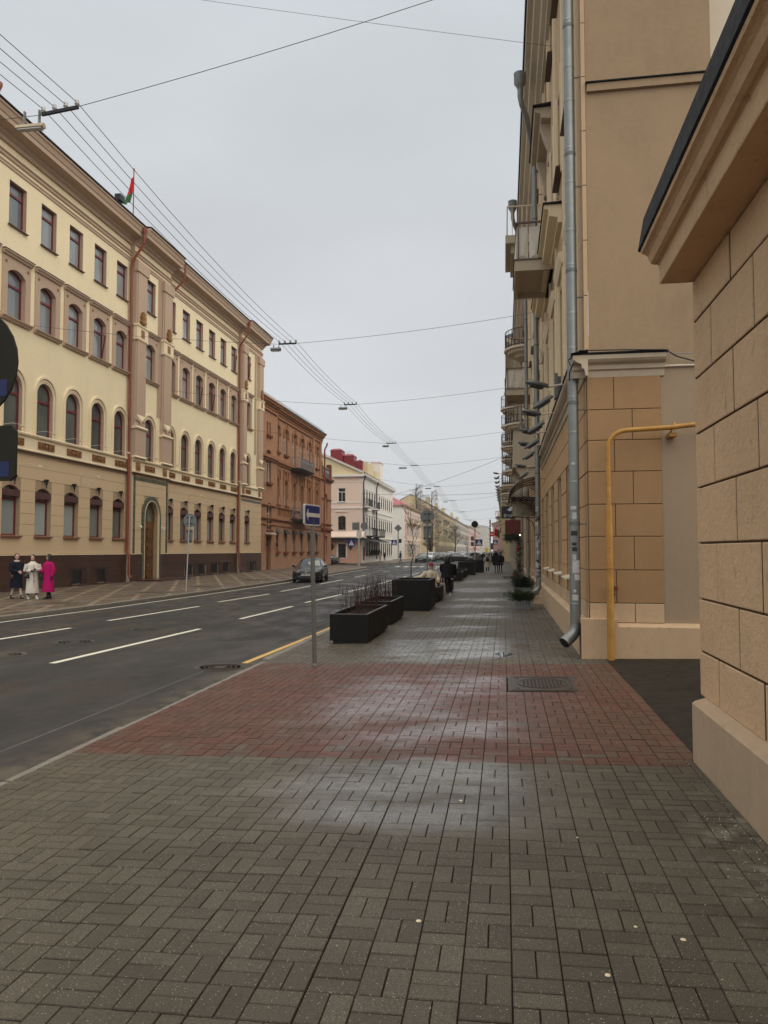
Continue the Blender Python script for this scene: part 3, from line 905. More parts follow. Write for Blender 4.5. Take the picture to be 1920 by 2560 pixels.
def window(bld, okind, p, op, depth=.25, frame='winred', pane='pane', t=.07, transom=.74, mull=False, open_leaf=False, name='window', sill=None, sill_over=.06, sill_h=.05, sill_d=.12):
    (a, c, z0, z1, kind, rise) = op
    w = c - a; h = z1 - z0
    key = (okind, round(w, 3), round(h, 3), kind, round(rise, 3), depth, frame, pane, t, transom, mull, open_leaf)
    if key not in WC:
        mp = mapper(okind, 0)
        o1 = outline(-w / 2, w / 2, 0, h, kind, rise); o2 = outline(-w / 2 + t, w / 2 - t, t, h - t, kind, max(.02, rise - (t * .3 if kind == 'round' else 0)))
        if kind == 'round': o2 = outline(-w / 2 + t, w / 2 - t, t, h - t, kind, rise - t)
        b = MB(); n = len(o1); d0, d1 = -depth, -depth + .06
        for k in range(n):
            k2 = (k + 1) % n
            b.poly([mp(o1[k][0], d1, o1[k][1]), mp(o1[k2][0], d1, o1[k2][1]), mp(o2[k2][0], d1, o2[k2][1]), mp(o2[k][0], d1, o2[k][1])])
            b.poly([mp(o2[k][0], d1, o2[k][1]), mp(o2[k2][0], d1, o2[k2][1]), mp(o2[k2][0], d0, o2[k2][1]), mp(o2[k][0], d0, o2[k][1])])
        def bx(ua, ub, za, zb, da=d0, db=d1 + .01):
            P = [mp(ua, da, za), mp(ub, da, za), mp(ub, da, zb), mp(ua, da, zb), mp(ua, db, za), mp(ub, db, za), mp(ub, db, zb), mp(ua, db, zb)]
            b.add(P, [(0, 3, 2, 1), (4, 5, 6, 7), (0, 1, 5, 4), (1, 2, 6, 5), (2, 3, 7, 6), (3, 0, 4, 7)])
        if transom: bx(-w / 2 + t * .5, w / 2 - t * .5, h * transom - t * .7, h * transom + t * .7)
        if mull: bx(-t * .45, t * .45, t * .5, h * (transom or 1) - t * .5)
        if open_leaf:
            ht = h * transom - t
            for (q1, q2) in (((-w / 2 + t, d1, t), (-w / 2 + t, d1 + .03, ht)), ((w / 2 - t, d1, t), (w / 2 - t, d1 + .22, ht)), ((-w / 2 + t, d1 + .03, ht), (w / 2 - t, d1 + .22, ht))):
                b.bar(mp(*q1), mp(*q2), .05)
        fm = b.mesh(name, M[frame])
        b2 = MB(); b2.poly([mp(q[0], d0 + .012, q[1]) for q in o2])
        pm = b2.mesh('pane', M[pane])
        WC[key] = (fm, pm)
    fm, pm = WC[key]
    L = mapper(okind, p)((a + c) / 2, 0, z0)
    o = link(name, fm, bld, L)
    link('pane', pm, o, L)
    if sill:
        sk = ('sill', okind, round(w, 3), sill, sill_over, sill_h, sill_d, depth)
        if sk not in WC:
            mp = mapper(okind, 0); b = MB()
            ua, ub = -w / 2 - sill_over, w / 2 + sill_over
            P = [mp(ua, -.02, -sill_h), mp(ub, -.02, -sill_h), mp(ub, sill_d, -sill_h), mp(ua, sill_d, -sill_h), mp(ua, -.02, .012), mp(ub, -.02, .012), mp(ub, sill_d, -.012), mp(ua, sill_d, -.012)]
            b.add(P, [(0, 3, 2, 1), (4, 5, 6, 7), (0, 1, 5, 4), (1, 2, 6, 5), (2, 3, 7, 6), (3, 0, 4, 7)])
            P = [mp(-w / 2, -depth + .065, .004), mp(w / 2, -depth + .065, .004), mp(w / 2, -.02, .004), mp(-w / 2, -.02, .004)]
            b.poly(P)
            WC[sk] = b.mesh('sill', M[sill])
        link('sill', WC[sk], o, L)
    return o
def mbox(b, mp, u0, u1, d0, d1, z0, z1, m=0):
    P = [mp(u0, d0, z0), mp(u1, d0, z0), mp(u1, d1, z0), mp(u0, d1, z0), mp(u0, d0, z1), mp(u1, d0, z1), mp(u1, d1, z1), mp(u0, d1, z1)]
    b.add(P, [(0, 3, 2, 1), (4, 5, 6, 7), (0, 1, 5, 4), (1, 2, 6, 5), (2, 3, 7, 6), (3, 0, 4, 7)], m)
def mprism(b, mp, prof, u0, u1, m=0, sm=False):
    """profile in (d,z) swept along u"""
    n = len(prof)
    V = [mp(u0, d, z) for d, z in prof] + [mp(u1, d, z) for d, z in prof]
    b.add(V, [(i, (i + 1) % n, n + (i + 1) % n, n + i) for i in range(n)] , m, sm)
    b.add(V[:n], [tuple(range(n))], m); b.add(V[n:], [tuple(range(n))], m)
def arch_band(b, mp, uc, w_in, w_out, z0, zs, d, m=0, n=16, rin=None, rout=None):
    """raised moulding round a round-headed opening"""
    rin = rin or w_in / 2; rout = rout or w_out / 2
    I = [(uc + w_in / 2, z0)] + [(uc + w_in / 2 * math.cos(PI * k / n), zs + rin * math.sin(PI * k / n)) for k in range(n + 1)] + [(uc - w_in / 2, z0)]
    O = [(uc + w_out / 2, z0)] + [(uc + w_out / 2 * math.cos(PI * k / n), zs + rout * math.sin(PI * k / n)) for k in range(n + 1)] + [(uc - w_out / 2, z0)]
    for k in range(len(I) - 1):
        b.poly([mp(I[k][0], d, I[k][1]), mp(O[k][0], d, O[k][1]), mp(O[k + 1][0], d, O[k + 1][1]), mp(I[k + 1][0], d, I[k + 1][1])], m)
        for Q in (I, O):
            b.poly([mp(Q[k][0], 0.0, Q[k][1]), mp(Q[k + 1][0], 0.0, Q[k + 1][1]), mp(Q[k + 1][0], d, Q[k + 1][1]), mp(Q[k][0], d, Q[k][1])], m)
def railing(b, mp, u0, u1, d, z0, z1, m=0, step=.13, side=True, w=.022, swirl=False):
    b.bar(mp(u0, d, z1), mp(u1, d, z1), w * 1.8, m=m); b.bar(mp(u0, d, z0 + .06), mp(u1, d, z0 + .06), w * 1.4, m=m)
    n = max(2, int((u1 - u0) / step))
    for k in range(n + 1):
        u = u0 + (u1 - u0) * k / n
        b.bar(mp(u, d, z0), mp(u, d, z1), w, m=m)
        if swirl and k < n:
            b.bar(mp(u, d, z0 + (z1 - z0) * .4), mp(u + (u1 - u0) / n, d, z0 + (z1 - z0) * .75), w, m=m)
    if side:
        for u in (u0, u1):
            b.bar(mp(u, 0, z1), mp(u, d, z1), w * 1.8, m=m)
            k2 = max(2, int(d / step))
            for k in range(k2): b.bar(mp(u, d * k / k2, z0), mp(u, d * k / k2, z1), w, m=m)

# ================= the yellow building on the left =================
LB = thing('office_building', 'long pale yellow four-storey building with arched windows, brown granite base and rust red downpipes', 'building', (-21.8, 44, 0))
XM, XR = -21.8, -21.52
mL, mR_ = mapper('L', XM), mapper('L', XR)
c1 = [26.15, 28.55, 30.95, 33.35, 35.75, 38.15, 40.55]
c2 = [47.2, 49.6, 51.95, 54.35, 56.7, 59.1]
cR1, cR2 = 43.62, 61.8
sections = [('M', 24.0, 41.5, c1), ('R', 41.5, 46.45, [cR1]), ('M', 46.45, 60.15, c2), ('R', 60.15, 65.6, [cR2])]
opened = {(38.15, 3), (59.1, 4), (51.95, 3), (54.35, 3), (61.8, 4)}
for (typ, ya, yb, cs) in sections:
    X = XM if typ == 'M' else XR
    mp = mapper('L', X)
    up, lo, rowsU, rowsL = [], [], [], []
    for c in cs:
        up += [(c - .625, c + .625, 16.47, 18.5, 'rect', 0), (c - .64, c + .64, 12.25, 14.52, 'seg', .25), (c - .65, c + .65, 7.2, 9.86, 'round', .65)]
        if not (typ == 'R' and ya < 50): lo.append((c - .64, c + .64, 2.5, 4.78, 'seg', .25))
    b = MB()
    facade(b, mp, ya, yb, 7.25, 21, up, 0, 1, .32)
    o = b.build('upper_wall', [M['yellow'], M['trim']], LB)
    b = MB()
    lo_all = list(lo)
    if typ == 'R' and ya < 50: lo_all.append((43.1, 45.0, .0, 4.85, 'round', .95))
    facade(b, mp, ya, yb, 0, 7.25, lo_all, 0, 0, .32)
    b.build('lower_wall', [M['groove_light']], LB)
    if typ == 'R':
        b = MB()
        for uu in (ya, yb): b.poly([(XM, uu, 0), (XR, uu, 0), (XR, uu, 21), (XM, uu, 21)])
        b.build('return_wall', M['trim'], LB)
    # band between ground floor and arches
    b = MB()
    mprism(b, mp, [(.0, 6.42), (.10, 6.42), (.12, 6.48), (.05, 6.52), (.05, 7.08), (.14, 7.14), (.16, 7.22), (.10, 7.26), (0, 7.26)], ya, yb)
    b.build('belt_course', M['cream'], LB)
    b = MB(); mprism(b, mp, [(.0, 6.36), (.17, 6.36), (.19, 6.41), (0, 6.418)], ya, yb); b.build('belt_drip', M['sill_brown'], LB)
    # main cornice
    b = MB()
    mprism(b, mp, [(0, 19.98), (.12, 19.98), (.16, 20.12), (.3, 20.2), (.34, 20.3), (.78, 20.36), (.80, 20.56), (.84, 20.58), (.92, 20.78), (.98, 20.82), (.98, 20.92), (0, 20.92)], ya - (0 if typ == 'M' else .0), yb)
    mprism(b, mp, [(0, 19.36), (.07, 19.36), (.09, 19.42), (.05, 19.46), (.05, 19.52), (.11, 19.55), (.11, 19.6), (0, 19.62)], ya, yb)
    mprism(b, mp, [(0, 18.98), (.05, 18.98), (.05, 19.1), (.08, 19.12), (.08, 19.17), (0, 19.18)], ya, yb)
    b.build('cornice', M['trim'], LB)
    b = MB(); mprism(b, mp, [(-.1, 20.925), (1.04, 20.925), (1.05, 20.99), (-7, 22.6), (-7, 22.5)], ya, yb); b.build('roof', M['blackroof'], LB)
    # windows and trims
    for c in cs:
        for r_, op in ((4, (c - .625, c + .625, 16.47, 18.5, 'rect', 0)), (3, (c - .64, c + .64, 12.25, 14.52, 'seg', .25)), (2, (c - .65, c + .65, 7.2, 9.86, 'round', .65))):
            opn = (c, r_) in opened
            w_ = window(LB, 'L', X, op, .24, 'winred', {4: 'pane', 3: 'pane', 2: 'pane_mid'}[r_], .075, {4: .74, 3: .68, 2: .66}[r_], open_leaf=opn, sill='sill_brown' if r_ != 3 else 'sill_red')
    if ('frame3' not in WC):
        b = MB(); m0 = mapper('L', 0)
        fops = [(-.64, .64, .05, 2.32, 'seg', .25)]
        facade(b, lambda u, d, z: m0(u, d + .045, z), -1.02, 1.02, .05, 2.84, fops, 0, 0, .045)
        for u in (-1.02, 1.02): b.poly([m0(u, 0, .05), m0(u, .045, .05), m0(u, .045, 2.84), m0(u, 0, 2.84)])
        WC['frame3'] = b.mesh('window_surround', M['trim'])
        b = MB(); mprism(b, m0, [(0, 2.80), (.08, 2.80), (.1, 2.86), (.17, 2.92), (.18, 2.98), (0, 2.99)], -1.06, 1.06); WC['hood3'] = b.mesh('hood', M['trim'])
        b = MB(); mprism(b, m0, [(0, 2.992), (.2, 2.992), (.2, 3.015), (0, 3.03)], -1.09, 1.09); WC['flash3'] = b.mesh('hood_flashing', M['sill_brown'])
        b = MB(); mprism(b, m0, [(0, -.12), (.06, -.12), (.1, -.04), (.17, 0), (.18, .045), (0, .06)], -1.08, 1.08); WC['ledge3'] = b.mesh('ledge', M['trim'])
        b = MB()
        b.lathe([(.075, 0), (.075, .02), (.055, .035), (.03, .025)], (0, 0, 0), 12, 'x'); WC['boss3'] = b.mesh('boss', M['relief'])
        b = MB(); arch_band(b, m0, 0, 1.36, 1.5, 0, 2.0, .03, 0, 16); arch_band(b, m0, 0, 1.5, 1.62, 0, 2.0, .02, 1, 16); arch_band(b, m0, 0, 1.62, 1.84, 0, 2.0, .075, 0, 16)
        WC['arch2'] = b.mesh('arch_moulding', [M['cream'], M['trim']])
        # carved frieze panel
        b = MB(); mbox(b, m0, -.65, .65, 0, .02, 0, .33, 1)
        for u in (-.39, .39):
            for (rr_, th) in ((.12, .03), (.055, .025)):
                pts = [m0(u + rr_ * math.cos(a * PI / 6), .03, .165 + rr_ * math.sin(a * PI / 6)) for a in range(11)]
                b.tube(pts, th, 5, 0)
            b.tube([m0(u - .14, .03, .28), m0(u - .22, .03, .17), m0(u - .12, .03, .05)], .022, 5, 0)
            b.tube([m0(u + .13, .03, .04), m0(u + .2, .03, .16), m0(u + .1, .03, .29)], .022, 5, 0)
        b.add([m0(0, .03, .03), m0(.13, .03, .165), m0(0, .03, .3), m0(-.13, .03, .165), m0(0, .07, .165)], [(0, 1, 4), (1, 2, 4), (2, 3, 4), (3, 0, 4)], 0)
        for u0_, u1_, z0_, z1_ in ((-.65, .65, 0, .02), (-.65, .65, .31, .33), (-.65, -.63, .02, .31), (.63, .65, .02, .31)): mbox(b, m0, u0_, u1_, .02, .045, z0_, z1_, 0)
        WC['frieze'] = b.mesh('frieze_panel', [M['relief'], M['relief_back']])
        # floodlight on an arm
        b = MB(); b.tube([m0(-.45, 0, .0), m0(-.45, .1, .1), m0(-.42, .5, .13), m0(.05, .62, .12)], .012, 5, 0); b.tube([m0(-.45, .02, 0), m0(-.45, .02, -.55)], .008, 5, 0)
        b.box(.55, .68, .0, .26, .06, .13, 1); WC['flood'] = b.mesh('floodlight', [M['concrete'], M['cream']])
        # small lamp above ground floor windows
        b = MB(); b.lathe([(.03, -.18), (.05, -.14), (.05, -.06), (.1, .02), (.12, .1)], (.14, 0, 0), 10); b.box(0, .14, -.02, .02, -.02, .02); b.lathe([(.02, -.32), (.03, -.2)], (.14, 0, 0), 8)
        WC['lamp'] = b.mesh('wall_lamp', M['iron'])
        b = MB(); mbox(b, m0, -.62, .62, -.2, .02, 0, .3, 0); WC['shutter'] = b.mesh('shutter_box', M['shutter'])
    for c in cs:
        link('window_surround', WC['frame3'], LB, (X, c, 12.2))
        link('hood', WC['hood3'], LB, (X + .04, c, 12.2)); link('hood_flashing', WC['flash3'], LB, (X + .04, c, 12.2)); link('ledge', WC['ledge3'], LB, (X + .04, c, 12.2))
        for du in (-.78, .78): link('boss', WC['boss3'], LB, (X + .045, c + du, 14.72))
        link('arch_moulding', WC['arch2'], LB, (X, c, 7.26))
        link('frieze_panel', WC['frieze'], LB, (X + .05, c + .08, 6.64))
        link('floodlight', WC['flood'], LB, (X + .02, c - .3, 7.3))
        if not (typ == 'R' and ya < 50):
            op = (c - .64, c + .64, 2.5, 4.78, 'seg', .25)
            window(LB, 'L', X, op, .26, 'winred', 'pane_frost', .08, .73, sill='sill_red', sill_h=.07, sill_d=.14)
            link('shutter_box', WC['shutter'], LB, (X, c, 4.28))
            link('wall_lamp', WC['lamp'], LB, (X, c + .05, 5.12))
for y_ in (31.9, 37.0, 50.8, 55.2): link('floodlight', WC['flood'], LB, (XM + .02, y_, 5.62))
# rendered courses of the ground floor: proud strips with grooves between
def courses(ya, yb, X, cs, hw_, extra=()):
    zl = [(1.66, 2.515), (2.53, 3.025), (3.04, 3.525), (3.54, 4.035), (4.05, 4.575), (4.59, 5.135), (5.15, 5.695), (5.71, 6.36)]
    blocks = [(c - hw_, c + hw_, 2.5, 4.76) for c in cs] + list(extra)
    for (za, zb) in zl:
        cuts = [(p, q) for (p, q, lo_, hi_) in blocks if zb > lo_ + .05 and za < hi_ - .05]
        u = ya
        for (p, q) in sorted(cuts) + [(yb, yb)]:
            if p - u > .05:
                b = MB(); b.box(0, .022, 0, p - u, 0, zb - za)
                b.build('plaster_course', M['tanstone'], LB, (X, u, za))
            u = max(u, q)
courses(24, 41.48, XM, c1, .66)
courses(46.47, 60.13, XM, c2, .66)
courses(60.17, 65.58, XR, [cR2], .66)
courses(41.52, 46.43, XR, [], .6, [(42.78, 45.32, 0, 4.4), (43.1, 45.0, 4.4, 5.2), (41.72, 41.98, 0, 6.3), (46.1, 46.36, 0, 6.3)])
# pilasters
for (pa, pb) in ((41.5, 42.85), (45.1, 46.45), (60.15, 61.2), (64.2, 65.6)):
    b = MB()
    mbox(b, mR_, pa, pb, 0, .14, 9.05, 18.98); mbox(b, mR_, pa + .12, pb - .12, .14, .2, 9.5, 18.4)
    mbox(b, mR_, pa, pb, 0, .2, 7.26, 9.0)
    mbox(b, mR_, pa - .06, pb + .06, 0, .26, 18.4, 18.98)
    b.build('pilaster', M['trim'], LB)
    b = MB()
    for (z0, z1, d) in ((9.0, 9.16, .3), (15.1, 15.24, .3), (14.28, 14.4, .26), (7.26, 7.4, .27)):
        mprism(b, mR_, [(0, z0), (d - .05, z0), (d, (z0 + z1) / 2), (d - .05, z1), (0, z1)], pa - .08, pb + .08)
    mbox(b, mR_, pa - .03, pb + .03, 0, .235, 14.4, 15.1)
    b.add([mR_(pa + .1, .2, 9.85), mR_(pb - .1, .2, 9.85), mR_((pa + pb) / 2, .2, 9.3), mR_((pa + pb) / 2, .28, 9.5)], [(0, 1, 3), (1, 2, 3), (2, 0, 3)])
    b.build('capital_band', M['cream'], LB)
    b = MB(); uc = (pa + pb) / 2
    for k in range(7):
        a = PI * k / 6
        b.tube([mR_(uc, .24, 15.3), mR_(uc + .32 * math.cos(a), .27, 15.5 + .6 * math.sin(a))], [.05, .07], 6)
    b.ball(mR_(uc, .26, 15.42), .14, 8)
    mbox(b, mR_, uc - .2, uc + .2, .235, .26, 14.52, 14.98)
    b.build('shell_relief', M['relief'], LB)
    b = MB(); mbox(b, mR_, uc - .27, uc + .27, .05, .09, 6.56, 7.04); 
    b.ball(mR_(uc, .1, 6.8), .16, 8, sq=(.3, 1, 1)); b.build('rosette_panel', M['relief'], LB)
# recessed strips next to the right pilasters
for pu in (44.62, 63.5):
    b = MB()
    for k in range(3): mbox(b, mR_, pu + k * .17, pu + k * .17 + .09, 0, .05, 10.2, 18.9)
    b.build('fluting', M['trim'], LB)
# portal
b = MB()
mbox(b, mR_, 41.76, 41.94, .022, .05, 1.66, 6.2); mbox(b, mR_, 46.14, 46.32, .022, .05, 1.66, 6.2); mbox(b, mR_, 41.94, 46.14, .022, .05, 6.0, 6.2)
mbox(b, mR_, 60.3, 65.4, .022, .05, 5.95, 6.12)
b.build('marble_border', M['marble'], LB)
b = MB(); arch_band(b, mR_, 44.05, 1.94, 2.5, .0, 3.9, .09); b.build('marble_arch', M['marble'], LB)
b = MB(); arch_band(b, mR_, 44.05, 1.9, 1.96, .0, 3.9, .11); b.build('arch_bead', M['cream'], LB)
b = MB()
mbox(b, mapper('L', 0), -.95, .95, -.3, -.24, 3.22, 3.58)
for s_ in (-1, 1):
    for z0, z1 in ((.12, .7), (.78, 1.36), (1.44, 1.9), (1.98, 2.5), (2.58, 3.14)):
        u0, u1 = (.06, .84) if s_ > 0 else (-.84, -.06)
        for q in ((u0, u0 + .07, z0, z1), (u1 - .07, u1, z0, z1), (u0, u1, z0, z0 + .07), (u0, u1, z1 - .07, z1), ((u0 + u1) / 2 - .03, (u0 + u1) / 2 + .03, z0, z1)):
            mbox(b, mapper('L', 0), q[0], q[1], -.27, -.225, q[2], q[3])
mbox(b, mapper('L', 0), -.92, .92, -.32, -.27, 0, 3.25)
dr = b.build('door', M['wood'], LB, (XR, 44.05, 0))
b = MB()
for s_ in (-.07, .07): b.bar((-.2, s_, 1.0), (-.2, s_, 1.35), .03)
b.build('handle', M['chrome'], dr, (XR, 44.05, 0))
fl = window(LB, 'L', XR, (43.1, 45.0, 3.56, 4.85, 'round', .95), .27, 'wood', 'pane_green', .07, 0, name='fanlight')
for s_ in (-1.55, 1.35):
    b = MB(); b.box(0, .14, -.03, .03, -.03, .03); b.bar((.14, 0, -.05), (.2, -.12 * (1 if s_ < 0 else -1), -.09), .09); b.build('security_camera', M['signwhite'], LB, (XR + .03, 44.05 + s_, 3.3))
b = MB(); b.box(-.0, 1.6, -2.1, 2.1, .003, .1); b.build('doorstep', M['granite'], LB, (XR, 44.3, 0))
# granite base tiles
tile_me = {}
def tiles(ya, yb, X, skip):
    zr = [(0, .39), (.395, .785), (.79, 1.18), (1.185, 1.6)]
    n = int(round((yb - ya) / .8)); w = (yb - ya) / n
    for (z0, z1) in zr:
        for k in range(n):
            u0, u1 = ya + k * w, ya + (k + 1) * w
            if any(p < (u0 + u1) / 2 < q and z0 < hi and z1 > lo for (p, q, lo, hi) in skip): continue
            key = (round(w, 3), z0)
            if key not in tile_me:
                b = MB(); b.box(0, .06, .003, w - .003, 0, z1 - z0); tile_me[key] = b.mesh('granite_tile', M['granite'])
            link('granite_tile', tile_me[key], LB, (X, u0, z0))
bw = [(35.6, 37.0), (37.95, 39.3), (49.9, 51.1), (52.0, 53.4), (54.45, 55.9), (56.9, 58.3)]
sk = [(a, c, .1, .78) for a, c in bw]
tiles(24, 41.5, XM, sk); tiles(46.45, 60.15, XM, sk)
tiles(41.5, 42.9, XR, []); tiles(45.3, 46.45, XR, []); tiles(60.15, 65.6, XR, [(62.4, 63.8, .1, .78)])
b = MB(); mbox(b, mL, 24, 41.5, .0, .085, 1.6, 1.64); mbox(b, mL, 46.45, 60.15, 0, .085, 1.6, 1.64); mbox(b, mR_, 41.5, 42.9, 0, .085, 1.6, 1.64); mbox(b, mR_, 45.3, 46.45, 0, .085, 1.6, 1.64); mbox(b, mR_, 60.15, 65.6, 0, .085, 1.6, 1.64)
b.build('base_ledge', M['cream'], LB)
for (a, c) in bw + [(62.4, 63.8)]:
    X = XR if a > 60 else XM
    b = MB(); b.box(-.25, .004, -.01, c - a + .01, 0, .67); w_ = b.build('basement_window', M['blacktrim'], LB, (X, a, .12))
    b = MB()
    n = 9
    for k in range(n + 1):
        u = (c - a) * k / n
        b.tube([(.02, u, .82), (.16, u, .78), (.2, u, .4), (.2, u, 0)], .012, 4, sm=False)
    for z in (.02, .7): b.bar((.19, 0, z), (.19, c - a, z), .02)
    b.build('grille', M['iron'], w_, (X, a, .12))
    b = MB(); b.box(0, .3, -.1, c - a + .1, 0, .08); b.build('basement_sill', M['granite'], w_, (X, a, 0.002))
# red downpipes
def red_pipe(y, xtop, zt=20.75, X=XM):
    b = MB()
    b.tube([(xtop, y - .05, zt), (xtop, y - .05, 19.9), (X + .2, y, 18.9), (X + .16, y, 18.6), (X + .16, y, 1.75)], .075, 8)
    b.tube([(X + .16, y, 1.78), (X + .3, y, 1.55), (X + .3, y, .45), (X + .42, y, .25)], .075, 8)
    b.lathe([(.09, -.25), (.16, -.05), (.17, .1)], (xtop, y - .05, zt), 10)
    for z in (3.5, 6, 8.5, 11, 13.5, 16): b.lathe([(.085, z), (.085, z + .06)], (X + .16, y, 0), 8)
    b.build('downpipe', M['downpipe_red'], LB)
red_pipe(41.35, XM + .95); red_pipe(60.0, XM + .95)
b = MB(); b.tube([(XM + 1.15, 46.75, 20.7), (XM + 1.1, 46.75, 19.7), (XM + .25, 46.62, 18.75), (XM + .12, 46.6, 18.5), (XM + .12, 46.6, 7.3)], .07, 8); b.build('downpipe', M['downpipe_red'], LB)
b = MB(); b.tube([(XM + .95, 24.9 + 3.2, 21.3), (XM + .95, 28.1, 20.2)], .08, 8); b.lathe([(.1, -.2), (.18, 0), (.18, .12)], (XM + .95, 28.1, 21.35), 10); b.build('downpipe', M['downpipe_red'], LB)
b = MB(); b.box(-36, -21.9, 24, 24.3, 0, 21); b.box(-36, -21.9, 65.3, 65.55, 0, 21); b.box(-36, -35.7, 24, 65.6, 0, 21)
for u, X in ((65.6, XR),): b.poly([(X, u, 0), (-36, u, 0), (-36, u, 21), (X, u, 21)])
b.build('rear_walls', M['yellow'], LB)
# flag and roof floodlight
t = thing('flag', 'red and green national flag hanging limp on a roof-top pole of the yellow building', 'flag', (-20.95, 40.1, 21))
b = MB(); b.tube([(-20.95, 40.1, 20.95), (-20.95, 40.1, 23.8)], .035, 6); b.ball((-20.95, 40.1, 23.82), .06, 8); b.build('pole', M['downpipe_red'], t)
b = MB(); cols_, rows = 9, 14
V = []
for i in range(rows + 1):
    for j in range(cols_ + 1):
        v = i / rows; u = j / cols_
        wdt = .32 + .28 * v
        V.append((-20.95 + .05 * math.sin(u * 9 + v * 2), 40.06 - u * wdt - v * v * .45 + .0, 23.35 - v * 1.75 - u * .35 + .05 * math.sin(u * 7)))
F = [(i * (cols_ + 1) + j, i * (cols_ + 1) + j + 1, (i + 1) * (cols_ + 1) + j + 1, (i + 1) * (cols_ + 1) + j) for i in range(rows) for j in range(cols_)]
for k, f in enumerate(F): b.add([V[q] for q in f], [(0, 1, 2, 3)], 0 if k // cols_ < 8 else 1)
b.build('cloth', [M['flagred'], M['flaggreen']], t)
b = MB(); b.box(-.1, .25, -.35, .15, .15, .5); b.box(-.04, .04, -.1, .1, 0, .15)
tag(b.build('roof_floodlight', M['iron'], None, (-20.95, 38.5, 20.97)), 'black floodlight on the roof edge aimed at the flag', 'floodlight')

# ================= the brick building =================
BB = thing('brick_building', 'three-storey red brick building with ornate arched windows and iron balconies', 'building', (-22.2, 78, 0))
XB = -22.2; mB = mapper('L', XB); mBp = mapper('L', XB + .3)
tops = [72.62, 75.65, 78.85, 81.9, 85.15, 88.75]
def segop(c, w, z0, z1, k='seg', r=.18): return (c - w / 2, c + w / 2, z0, z1, k, r)
opsB = []
styl = []
for i, c in enumerate(tops):
    z0 = 10.85 if i in (2, 3) else 11.65
    o1 = segop(c, 1.25, z0, 14.2)
    o2 = segop(c, 1.15, 5.4 if i in (2, 3) else 6.38, 9.05, 'round', .575)
    o3 = segop(c, 1.15, 1.68, 3.68)
    opsB += [o1, o2, o3]; styl += [(o1, 'whiteframe', 'pane_mid'), (o2, 'whiteframe', 'pane_mid'), (o3, 'whiteframe', 'pane_dark')]
b = MB(); facade(b, mB, 71.4, 91.0, 0, 16, opsB, 0, 0, .38); b.build('wall', M['brick'], BB)
for (o_, f_, p_) in styl: window(BB, 'L', XB, o_, .3, f_, p_, .07, .62, True, sill='brickdark', sill_h=.22, sill_d=.2, sill_over=.12)
opsE = [segop(68.5, .5, 12.7, 14.0, 'round', .25), segop(69.3, .5, 12.7, 14.0, 'round', .25), segop(68.95, 1.5, 8.2, 11.3), segop(69.2, 1.45, 3.75, 6.3), segop(69.1, 1.5, 0, 3.1, 'rect', 0)]
b = MB(); facade(b, mBp, 65.62, 71.4, 0, 16, opsE, 0, 0, .4)
for u in (71.4,): b.poly([(XB, u, 0), (XB + .3, u, 0), (XB + .3, u, 16), (XB, u, 16)])
b.build('bay_wall', M['brick'], BB)
for o_ in opsE[:4]: window(BB, 'L', XB + .3, o_, .3, 'whiteframe', 'pane_mid', .07, .6, True, sill='brickdark', sill_h=.2, sill_d=.2)
dr = window(BB, 'L', XB + .3, opsE[4], .3, 'wood', 'pane_green', .12, .72, True, name='door')
b = MB(); m0 = mapper('L', 0)
for s_ in (-1, 1):
    for z0, z1 in ((.15, .8), (.9, 2.1)): mbox(b, m0, min(s_ * .1, s_ * .62), max(s_ * .1, s_ * .62), -.29, -.25, z0, z1)
b.build('door_panels', M['wood'], dr, (XB + .3, 69.1, 0))
b = MB(); m0 = mapper('L', 0)
mprism(b, m0, [(0, 0), (.5, .0), (.5, .1), (0, .22)], -1.05, 1.05); b.build('door_hood', M['cornice'], BB, (XB + .3, 69.1, 3.3))
for u in (68.1, 71.1):
    b = MB(); b.box(0, .2, -.02, .02, 0, .03); b.box(.12, .3, -.09, .09, -.3, .0); b.build('wall_lantern', M['iron'], BB, (XB + .3, u, 2.5))
# little gold figures above the door
def text_mesh(body, size, mat, extrude=.004, align='CENTER'):
    cu = bpy.data.curves.new('lettering', 'FONT'); cu.body = body; cu.size = size; cu.extrude = extrude; cu.align_x = align; cu.align_y = 'CENTER'
    ob = bpy.data.objects.new('lettering', cu); col.objects.link(ob)
    bpy.context.view_layer.update()
    me = bpy.data.meshes.new_from_object(ob.evaluated_get(bpy.context.evaluated_depsgraph_get()))
    bpy.data.objects.remove(ob); bpy.data.curves.remove(cu)
    me.materials.clear(); me.materials.append(mat)
    return me
